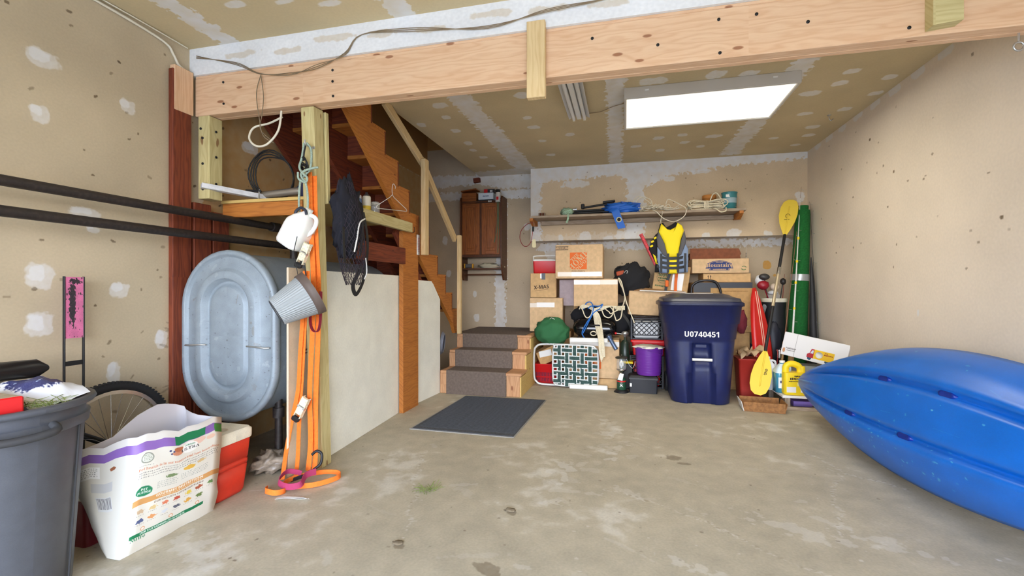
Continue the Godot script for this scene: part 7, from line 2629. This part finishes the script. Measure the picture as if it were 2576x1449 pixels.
func make_right_corner():
	# red ski
	for q in [["red water ski with white stripes leaning beside the blue bin", Vector3(1.385, 0.13, -5.12), Vector3(1.265, 1.06, -5.2), 0.0]]:
		var t = thing("water_ski", q[0], "water ski", q[1])
		var st = ns()
		var poly = []
		var L = 0.98
		for k in 11:
			var u = k / 10.0
			poly.append(Vector2(0.11 * pow(sin(PI * clampf(0.25 + u * 0.75, 0, 1)), 0.7) * (1.0 if u < 1.0 else 0.1), u * L))
		for k in range(10, -1, -1):
			var u = k / 10.0
			poly.append(Vector2(-0.11 * pow(sin(PI * clampf(0.25 + u * 0.75, 0, 1)), 0.7) * (1.0 if u < 1.0 else 0.1) - (0.0005 if k == 10 else 0.0), u * L))
		var y = (q[2] - q[1]).normalized()
		var x = Vector3(0.85, 0, -0.52)
		x = (x - y * x.dot(y)).normalized()
		var z = x.cross(y)
		var rings = []
		for w in [-0.02, 0.012, 0.02]:
			var ring = []
			for p in poly:
				var k = 0.8 if w > 0.015 else 1.0
				var bend = 0.05 * pow(p.y / L, 3.0) + 0.035 * sin(PI * p.y / L)
				ring.append(x * (p.x * k + bend) + y * p.y + z * w)
			rings.append(ring)
		loft(st, rings, true, true)
		part(t, "ski", st, mat(col(206, 36, 30), 0.35))
		for off in [-0.012, 0.012]:
			st = ns()
			var pts = []
			for k in 12:
				var u = 0.1 + 0.86 * k / 11.0
				pts.append(x * (off + 0.05 * pow(u, 3.0) + 0.035 * sin(PI * u)) + y * (u * L) + z * 0.023)
			strap(st, pts, 0.008, 0.003, x)
			part(t, "stripe", st, mat(col(244, 196, 170), 0.5))
		st = ns()
		box(st, y * 0.0, Vector3(0.09, 0.06, 0.04), 0.008)
		part(t, "tail_cap", st, M.graydark)
	# golf bag
	var t = thing("golf_bag", "black golf bag with clubs and head covers leaning in the right corner", "golf bag", Vector3(1.56, 0, -5.48))
	var st = ns()
	lathe(st, [Vector2(0, 0), Vector2(0.12, 0), Vector2(0.125, 0.02), Vector2(0.115, 0.3), Vector2(0.11, 0.85), Vector2(0.118, 0.95), Vector2(0.12, 0.99), Vector2(0.105, 0.99), Vector2(0.1, 0.9), Vector2(0, 0.9)], 28)
	part(t, "bag", st, mat(col(22, 24, 30), 0.55))
	st = ns()
	lathe(st, [Vector2(0.121, 0.95), Vector2(0.124, 0.96), Vector2(0.124, 0.985), Vector2(0.12, 0.992)], 28)
	part(t, "collar", st, M.offwhite)
	st = ns()
	blob(st, Vector3(-0.03, 0.5, 0.1), Vector3(0.08, 0.26, 0.05), 0.2, 2.0, 91)
	part(t, "pocket", st, mat(col(26, 30, 44), 0.5))
	st = ns()
	strap(st, curve([Vector3(-0.1, 0.92, 0.06), Vector3(-0.14, 0.8, 0.1), Vector3(-0.12, 0.65, 0.13)], 5), 0.04, 0.008)
	part(t, "shoulder_strap", st, mottled_mat(col(120, 122, 126), 0.5, 0.3, 157, 0.8, 20.0))
	var heads = [[Vector3(-0.1, 1.22, 0.02), Vector3(0.055, 0.035, 0.04), col(60, 58, 58)], [Vector3(-0.12, 1.13, 0.06), Vector3(0.06, 0.05, 0.05), col(150, 24, 40)], [Vector3(-0.13, 1.18, -0.03), Vector3(0.05, 0.06, 0.045), col(226, 226, 228)], [Vector3(0.0, 1.11, 0.03), Vector3(0.045, 0.04, 0.04), col(214, 196, 176)], [Vector3(0.08, 1.17, 0.03), Vector3(0.03, 0.035, 0.03), col(40, 36, 36)], [Vector3(-0.03, 1.05, 0.07), Vector3(0.05, 0.025, 0.04), col(200, 202, 206)]]
	for i in heads.size():
		var q = heads[i]
		st = ns()
		rod(st, Vector3(-0.05 + 0.025 * i, 0.9, 0.0), q[0], 0.006, 8)
		blob(st, q[0], q[1], 0.15, 2.0, 95 + i, -1.0, 16, 10)
		part(t, "golf_club", st, mat(q[2], 0.4))
	# paddle
	t = thing("kayak_paddle", "double-bladed kayak paddle with yellow blades standing diagonally in the corner", "paddle", Vector3(1.21, 0.1, -4.72))
	var a = Vector3(0, 0, 0)
	var b = Vector3(1.735, 2.05, -5.52) - Vector3(1.21, 0.1, -4.72)
	st = ns()
	rod(st, b * 0.2, b * 0.8, 0.0145, 14)
	part(t, "shaft", st, M.black)
	st = ns()
	rod(st, b * 0.42, b * 0.6, 0.0152, 14)
	part(t, "sleeve", st, mat(col(186, 170, 140), 0.35, 0.4))
	st = ns()
	rod(st, b * 0.585, b * 0.62, 0.018, 14)
	part(t, "ferrule", st, M.chrome)
	var face = Vector3(-0.35, 0.1, 1).normalized()
	st = ns()
	blade(st, b * 0.79, b, face, 0.085)
	var bl = part(t, "blade", st, M.paddle)
	st = ns()
	tube(st, ring_pts(b * 0.905 + face * 0.008, 0.022, 14, Vector3.RIGHT, Vector3.UP), 0.002, 5, true)
	part(bl, "emblem", st, M.ink)
	print_bars(bl, b * 0.885 + face * 0.009, 0.06, 0.008, M.ink, 17)
	st = ns()
	blade(st, b * 0.21, a, Vector3(-0.1, 0.2, 1).normalized(), 0.088)
	bl = part(t, "blade", st, M.paddle)
	lettering(bl, "WIND", 0.022, M.ink, b * 0.1 + Vector3(0.03, 0, 0.012), Vector3(0, 0, 75))
	# turf roll
	t = thing("turf_roll", "tall rolled green artificial turf standing in the right corner", "turf roll", Vector3(1.76, 0, -5.48))
	var top = Vector3(0.09, 1.93, -0.03)
	st = ns()
	var pts = []
	var rad = []
	for k in 13:
		pts.append(top * (k / 12.0))
		rad.append([1.05, 1.04, 1.02, 1.0, 0.98, 0.95, 0.93, 0.9, 0.87, 0.84, 0.8, 0.76, 0.7][k])
	tube(st, pts, 0.095, 28, false, rad)
	rod(st, top * 0.99, top * 1.025, 0.05, 20)
	part(t, "roll", st, M.turf)
	st = ns()
	tube(st, [top * 0.61, top * 0.645], 0.0895, 28)
	part(t, "tape", st, mat(col(176, 178, 176), 0.3, 0.3))
	st = ns()
	rod(st, Vector3(1.9, 0, -5.32), Vector3(1.895, 0.45, -5.34), 0.042, 16)
	pts = [Vector3(1.895, 0.45, -5.34), Vector3(1.89, 0.9, -5.36), Vector3(1.885, 1.3, -5.38), Vector3(1.885, 1.42, -5.39)]
	tube(st, pts, 0.042, 16, false, [1.0, 0.7, 0.35, 0.1])
	single("rod_case", st, mat(col(34, 34, 36), 0.6), "slim black case standing between turf roll and right wall", "case")
	fishing_rod("thick white fishing rod with yellow rings leaning before the turf roll", Vector3(1.6, 0.02, -5.14), Vector3(1.82, 2.06, -5.5), mat(col(226, 226, 222), 0.4), false, 5, 0.013)
	fishing_rod("thin brown fishing rod with a cork grip and silver reel", Vector3(1.5, 0.14, -5.1), Vector3(1.865, 2.2, -5.6), mat(col(140, 96, 70), 0.4), true, 6)
	fishing_rod("dark slender fishing rod standing close to the right wall", Vector3(1.9, 0.02, -5.2), Vector3(1.91, 2.02, -5.5), mat(col(40, 38, 38), 0.4), false, 5, 0.005)
	fishing_rod("red slender fishing rod crossing in front of the golf bag", Vector3(1.5, 0.03, -5.25), Vector3(1.7, 1.25, -5.6), mat(col(150, 24, 34), 0.4), false, 4, 0.008)
	var n0 = get_node("fishing_rod")
	for u in [0.42, 0.55, 0.66, 0.78]:
		st = ns()
		var d = Vector3(0.22, 2.04, -0.36)
		rod(st, d * u + Vector3(0, 0, 0.012), d * (u + 0.012) + Vector3(0, 0, 0.012), 0.011, 10)
		part(n0, "ring", st, M.yellow)
	# bench and jugs
	t = thing("low_bench", "low bench of white boards on grey wooden feet in the right corner", "bench", Vector3(1.56, 0, -4.87))
	st = ns()
	box(st, Vector3(0.03, 0.12, 0.12), Vector3(0.42, 0.022, 0.3), 0.003)
	part(t, "board", st, M.white)
	st = ns()
	box(st, Vector3(0.0, 0.122, -0.2), Vector3(0.46, 0.022, 0.3), 0.003)
	part(t, "board", st, M.white)
	for q in [[-0.13, 0.2], [0.18, 0.2], [-0.13, -0.28], [0.18, -0.28]]:
		st = ns()
		box(st, Vector3(q[0], 0.054, q[1]), Vector3(0.045, 0.108, 0.09), 0.003)
		part(t, "foot", st, M.oldwood)
	st = ns()
	box(st, Vector3(0.03, 0.015, 0.25), Vector3(0.4, 0.03, 0.04), 0.003)
	part(t, "stretcher", st, M.oldwood)
	st = ns()
	box(st, Vector3(1.6, 0.025, -4.82), Vector3(0.16, 0.05, 0.12), 0.004)
	single("purple_carton", st, mat(col(140, 112, 186), 0.6), "small purple carton under the low white bench", "box")
	jug("white_jug", "white plastic jug with a white cap behind the blue jug", Vector3(1.345, 0.134, -4.925), 0.075, 0.3, mat(col(222, 224, 226), 0.4), null)
	jug("blue_jug", "clear plastic jug of blue liquid beside the yellow jug", Vector3(1.425, 0.134, -4.76), 0.068, 0.29, mat(col(60, 138, 168), 0.25), mat(col(206, 222, 230), 0.5))
	make_yellow_jug()
	t = thing("tackle_box", "grey plastic tackle box behind the yellow jug", "tackle box", Vector3(1.75, 0.135, -4.98))
	st = ns()
	loft(st, [rrect(0.15, 0.095, 0.01, 0.0), rrect(0.155, 0.1, 0.01, 0.14)], true, true)
	part(t, "body", st, mat(col(132, 138, 138), 0.5))
	st = ns()
	loft(st, [rrect(0.162, 0.106, 0.01, 0.14), rrect(0.162, 0.106, 0.01, 0.16), rrect(0.158, 0.102, 0.01, 0.162), rrect(0.155, 0.1, 0.012, 0.21), rrect(0.14, 0.085, 0.012, 0.225)], true, true)
	part(t, "lid", st, mat(col(146, 152, 150), 0.5))
	st = ns()
	box(st, Vector3(0, 0.135, 0.106), Vector3(0.03, 0.03, 0.01), 0.002)
	part(t, "latch", st, M.zinc)
	st = ns()
	blob(st, Vector3(1.5, 0.167, -5.05), Vector3(0.033, 0.033, 0.033), 0.0, 1.0, 1)
	single("tennis_ball", st, mat(col(120, 160, 30), 0.95), "green tennis ball behind the plastic jugs", "ball")
	# white box with the van drawing
	t = thing("van_box", "long white carton with a red and yellow van drawing leaning on the right wall", "box", Vector3(1.715, 0.5, -4.86))
	t.rotation_degrees = Vector3(-8, -38.5, -9)
	st = ns()
	box(st, Vector3(0, 0.02, -0.04), Vector3(0.55, 0.225, 0.075), 0.003)
	part(t, "carton", st, mat(col(234, 232, 230), 0.6))
	st = ns()
	box(st, Vector3(-0.155, 0.02, -0.0018), Vector3(0.003, 0.222, 0.002), 0.0)
	part(t, "fold_line", st, mat(col(170, 166, 162), 0.8))
	st = ns()
	prism(st, [Vector2(0.0, -0.06), Vector2(0.165, -0.06), Vector2(0.165, 0.025), Vector2(0.0, 0.025)], 0.001, Transform3D(Basis(), Vector3(0.01, 0, -0.0022)))
	part(t, "printed_van_body", st, mat(col(236, 190, 40), 0.7))
	st = ns()
	prism(st, [Vector2(-0.055, -0.06), Vector2(0.0, -0.06), Vector2(0.0, 0.025), Vector2(-0.025, 0.025), Vector2(-0.035, -0.015), Vector2(-0.055, -0.03)], 0.001, Transform3D(Basis(), Vector3(0.01, 0, -0.0022)))
	part(t, "printed_van_cab", st, mat(col(176, 40, 56), 0.7))
	for x in [-0.02, 0.125]:
		st = ns()
		lathe(st, [Vector2(0, 0), Vector2(0.017, 0), Vector2(0.017, 0.0014)], 18, Transform3D(Basis(Vector3.RIGHT, PI / 2), Vector3(x, -0.065, -0.0014)))
		part(t, "printed_wheel", st, mat(col(48, 84, 110), 0.7))
	st = ns()
	lathe(st, [Vector2(0, 0), Vector2(0.03, 0), Vector2(0.03, 0.001)], 18, Transform3D(Basis(Vector3.RIGHT, PI / 2), Vector3(0.055, -0.018, -0.0008)))
	part(t, "printed_roundel", st, mat(col(232, 232, 224), 0.7))
	print_bars(t, Vector3(0.13, -0.006, -0.0008), 0.07, 0.012, mat(col(150, 30, 34), 0.8), 14)
	print_bars(t, Vector3(0.11, 0.01, -0.0008), 0.025, 0.007, mat(col(150, 30, 34), 0.8), 15)
	st = ns()
	prism(st, [Vector2(-0.03, -0.018), Vector2(-0.005, -0.018), Vector2(-0.005, 0.014), Vector2(-0.017, 0.014)], 0.001, Transform3D(Basis(), Vector3(0.01, 0, -0.0014)))
	part(t, "printed_window", st, mat(col(206, 218, 228), 0.7))
	lettering(t, "FLAGSHIP", 0.014, M.ink, Vector3(-0.19, -0.02, -0.001))
	print_bars(t, Vector3(-0.19, -0.04, -0.0018), 0.07, 0.006, M.ink, 16)
	st = ns()
	blob(st, Vector3(-0.25, -0.045, -0.002), Vector3(0.012, 0.022, 0.001), 0.3, 2.0, 3)
	part(t, "printed_picture", st, mat(col(206, 150, 110), 0.8))
	# cardboard tray
	t = thing("cardboard_tray", "shallow open cardboard tray on the floor in front of the paddle", "tray", Vector3(1.2, 0, -4.57), -4)
	var inn = mottled_mat(col(150, 104, 60), 0.18, 0.1, 161, 0.85, 5.0)
	st = ns()
	box(st, Vector3(0, 0.004, 0), Vector3(0.32, 0.006, 0.22), 0.001)
	part(t, "bottom", st, inn)
	for q in [[0.0, 0.115, 0.33, 0.1, 0.18], [0.0, -0.115, 0.33, 0.1, -0.15]]:
		st = ns()
		box(st, Vector3(q[0], 0.045, q[1]), Vector3(q[2], q[3] - 0.012, 0.006), 0.001, Basis(Vector3.RIGHT, q[4]))
		part(t, "wall", st, inn)
	for s in [-1, 1]:
		st = ns()
		box(st, Vector3(s * 0.172, 0.045, 0), Vector3(0.006, 0.085, 0.23), 0.001, Basis(Vector3.BACK, -s * 0.25))
		part(t, "wall", st, inn if s > 0 else M.white)
	t = thing("red_bin", "dull red plastic bin behind the lower paddle blade", "bin", Vector3(1.215, 0, -5.06))
	st = ns()
	loft(st, [rrect(0.1, 0.1, 0.02, 0.0), rrect(0.12, 0.12, 0.02, 0.38), rrect(0.128, 0.128, 0.02, 0.385), rrect(0.128, 0.128, 0.02, 0.4)], true, true)
	part(t, "body", st, mat(col(168, 44, 34), 0.5))
	st = ns()
	var fn = noise_of(12, 4.0, 3)
	var rings = []
	for i in 8:
		var row = []
		for j in 8:
			var x = lerpf(-0.1, 0.11, i / 7.0)
			var z = lerpf(-0.1, 0.12, j / 7.0)
			row.append(Vector3(1.215 + x, 0.44 + 0.09 * fn.get_noise_2d(x * 4.0, z * 4.0) + 0.05 * i / 7.0, -5.06 + z))
		rings.append(row)
	loft(st, rings, false)
	single("brown_paper", st, M.card3, "crumpled brown packing paper on the red bin", "paper")

	st = ns()
	blob(st, Vector3(1.19, 0.74, -5.27), Vector3(0.05, 0.12, 0.05), 0.5, 2.0, 171, -1.0, 18, 12)
	single("maroon_cloth", st, mat(col(120, 40, 52), 0.9), "crumpled maroon cloth squeezed beside the blue bin", "cloth")
	st = ns()
	blob(st, Vector3(1.3, 0.25, -5.42), Vector3(0.1, 0.25, 0.06), 0.3, 2.0, 173, -1.0, 18, 14)
	single("navy_bag", st, M.navycloth, "dark navy fabric bag low behind the red water ski", "bag")

func jug(called, label, at: Vector3, r: float, h: float, m, top_m):
	var t = thing(called, label, "jug", at)
	var st = ns()
	var rings = []
	for q in [[0.0, 0.92], [0.01, 1.0], [0.6, 1.0], [0.7, 0.92], [0.85, 0.5], [0.9, 0.3], [0.93, 0.27]]:
		rings.append(rrect(r * q[1], r * q[1], r * 0.5 * q[1], h * q[0], 5))
	loft(st, rings, true, true)
	part(t, "body", st, m)
	if top_m != null:
		st = ns()
		rings = []
		for q in [[0.62, 1.01], [0.7, 0.935], [0.85, 0.51], [0.9, 0.31]]:
			rings.append(rrect(r * q[1], r * q[1], r * 0.5 * q[1], h * q[0], 5))
		loft(st, rings)
		part(t, "shoulder", st, top_m)
		st = ns()
		box(st, Vector3(0, h * 0.32, r + 0.001), Vector3(r * 1.5, h * 0.34, 0.002), 0.0)
		part(t, "label", st, mat(col(220, 226, 230), 0.5))
		print_bars(t, Vector3(0, h * 0.35, r + 0.0025), r * 1.1, 0.026, M.inkblue, 18)
	st = ns()
	lathe(st, [Vector2(r * 0.3, h * 0.92), Vector2(r * 0.34, h * 0.93), Vector2(r * 0.34, h), Vector2(0, h)], 18)
	part(t, "cap", st, M.white)
	st = ns()
	tube(st, curve([Vector3(r * 0.25, h * 0.88, 0), Vector3(r * 0.85, h * 0.86, 0), Vector3(r * 0.98, h * 0.72, 0), Vector3(r * 0.9, h * 0.58, 0)], 5), 0.01, 8)
	part(t, "handle", st, m if top_m == null else top_m)

func make_yellow_jug():
	var t = thing("yellow_jug", "bright yellow plastic jug with printed labels at the tip of the kayak", "jug", Vector3(1.495, 0.134, -4.68))
	var st = ns()
	var rings = []
	for q in [[0.0, 0.9, 0.06], [0.008, 0.97, 0.066], [0.02, 1.0, 0.07], [0.18, 1.0, 0.07], [0.2, 0.99, 0.068]]:
		rings.append(rrect(0.095 * q[1], q[2], 0.03, q[0], 6))
	loft(st, rings, true, true)
	part(t, "body", st, M.yellow)
	st = ns()
	tube(st, curve([Vector3(-0.066, 0.19, 0), Vector3(-0.062, 0.25, 0), Vector3(-0.02, 0.275, 0), Vector3(0.03, 0.262, 0), Vector3(0.05, 0.235, 0), Vector3(0.05, 0.19, 0)], 5), 0.028, 12)
	part(t, "handle", st, M.yellow)
	st = ns()
	lathe(st, [Vector2(0.028, 0.2), Vector2(0.028, 0.25), Vector2(0.024, 0.255), Vector2(0, 0.255)], 20, Transform3D(Basis(), Vector3(0.065, 0, 0)))
	part(t, "neck", st, M.yellow)
	st = ns()
	lathe(st, [Vector2(0.03, 0.25), Vector2(0.03, 0.275), Vector2(0, 0.277)], 20, Transform3D(Basis(), Vector3(0.045, 0, -0.02)))
	part(t, "cap", st, M.black)
	for q in [[-0.04, 0.05, 0.075, 0.05, M.white], [0.05, 0.05, 0.03, 0.045, M.white], [0.045, 0.1, 0.075, 0.03, mat(col(236, 224, 150), 0.6)]]:
		st = ns()
		box(st, Vector3(q[0], q[1], 0.0705), Vector3(q[2], q[3], 0.0015), 0.0)
		part(t, "label", st, q[4])
	print_bars(t, Vector3(0.03, 0.172, 0.0712), 0.09, 0.014, M.ink, 19)
	print_bars(t, Vector3(-0.02, 0.148, 0.0712), 0.06, 0.02, M.ink, 20)
	print_bars(t, Vector3(-0.025, 0.125, 0.0712), 0.07, 0.009, M.ink, 21)

# ------------------------------------------------------------------ floor
func make_floor_things():
	var t = thing("door_mat", "dark grey ribbed door mat on the concrete in front of the steps", "door mat", Vector3(-1.19, 0, -3.86))
	var st = ns()
	prism(st, [Vector2(-0.44, -0.58), Vector2(0.4, -0.595), Vector2(0.445, 0.57), Vector2(-0.385, 0.55)], 0.005, Transform3D(Basis(Vector3.RIGHT, Vector3(0, 0, -1), Vector3(0, 1, 0)), Vector3(0, 0.0, 0)))
	part(t, "backing", st, mat(col(150, 146, 140), 0.7))
	st = ns()
	prism(st, [Vector2(-0.42, -0.57), Vector2(0.392, -0.582), Vector2(0.435, 0.56), Vector2(-0.368, 0.54)], 0.006, Transform3D(Basis(Vector3.RIGHT, Vector3(0, 0, -1), Vector3(0, 1, 0)), Vector3(0, 0.004, 0)))
	part(t, "pile", st, M.mat)
	st = ns()
	for k in 74:
		var z = -0.53 + k * 0.0144
		box(st, Vector3(0.01 + 0.015 * (-z), 0.0105, z), Vector3(0.78, 0.003, 0.007), 0.001)
	var ribs = part(t, "ribs", st, M.mat)
	st = ns()
	for k in 5:
		tube(st, ring_pts(Vector3(-1.912 - 0.006 * k, 0.5, -4.66), 0.1 + 0.006 * k, 24, Vector3(0.25, 0, 0.97), Vector3(0.1, 0.99, 0)), 0.005, 6, true)
	single("grey_hose", st, mat(col(124, 128, 140), 0.5), "coil of thin grey hose in the gap beside the steps", "hose")
	st = ns()
	blob(st, Vector3(-2.08, 0.05, -2.36), Vector3(0.1, 0.06, 0.12), 0.9, 2.6, 181, -0.85, 24, 14)
	single("plastic_wrap", st, mottled_mat(col(150, 134, 116), 0.3, 0.2, 183, 0.35, 6.0), "crumpled clear plastic and leaves on the floor under the oil tank", "plastic")
	var r = RandomNumberGenerator.new()
	r.seed = 77
	for q in [[-0.55, -2.2, "scrap of dry leaf on the bare floor below the chalky streak"], [-0.95, -1.8, "round dark pebble on the floor in the near foreground"]]:
		st = ns()
		blob(st, Vector3(q[0], 0.004, q[1]), Vector3(0.025, 0.005, 0.016), 0.8, 3.0, int(q[0] * -50), -0.7, 14, 8)
		single("debris", st, mat(col(120, 106, 84), 0.9), q[2], "debris")
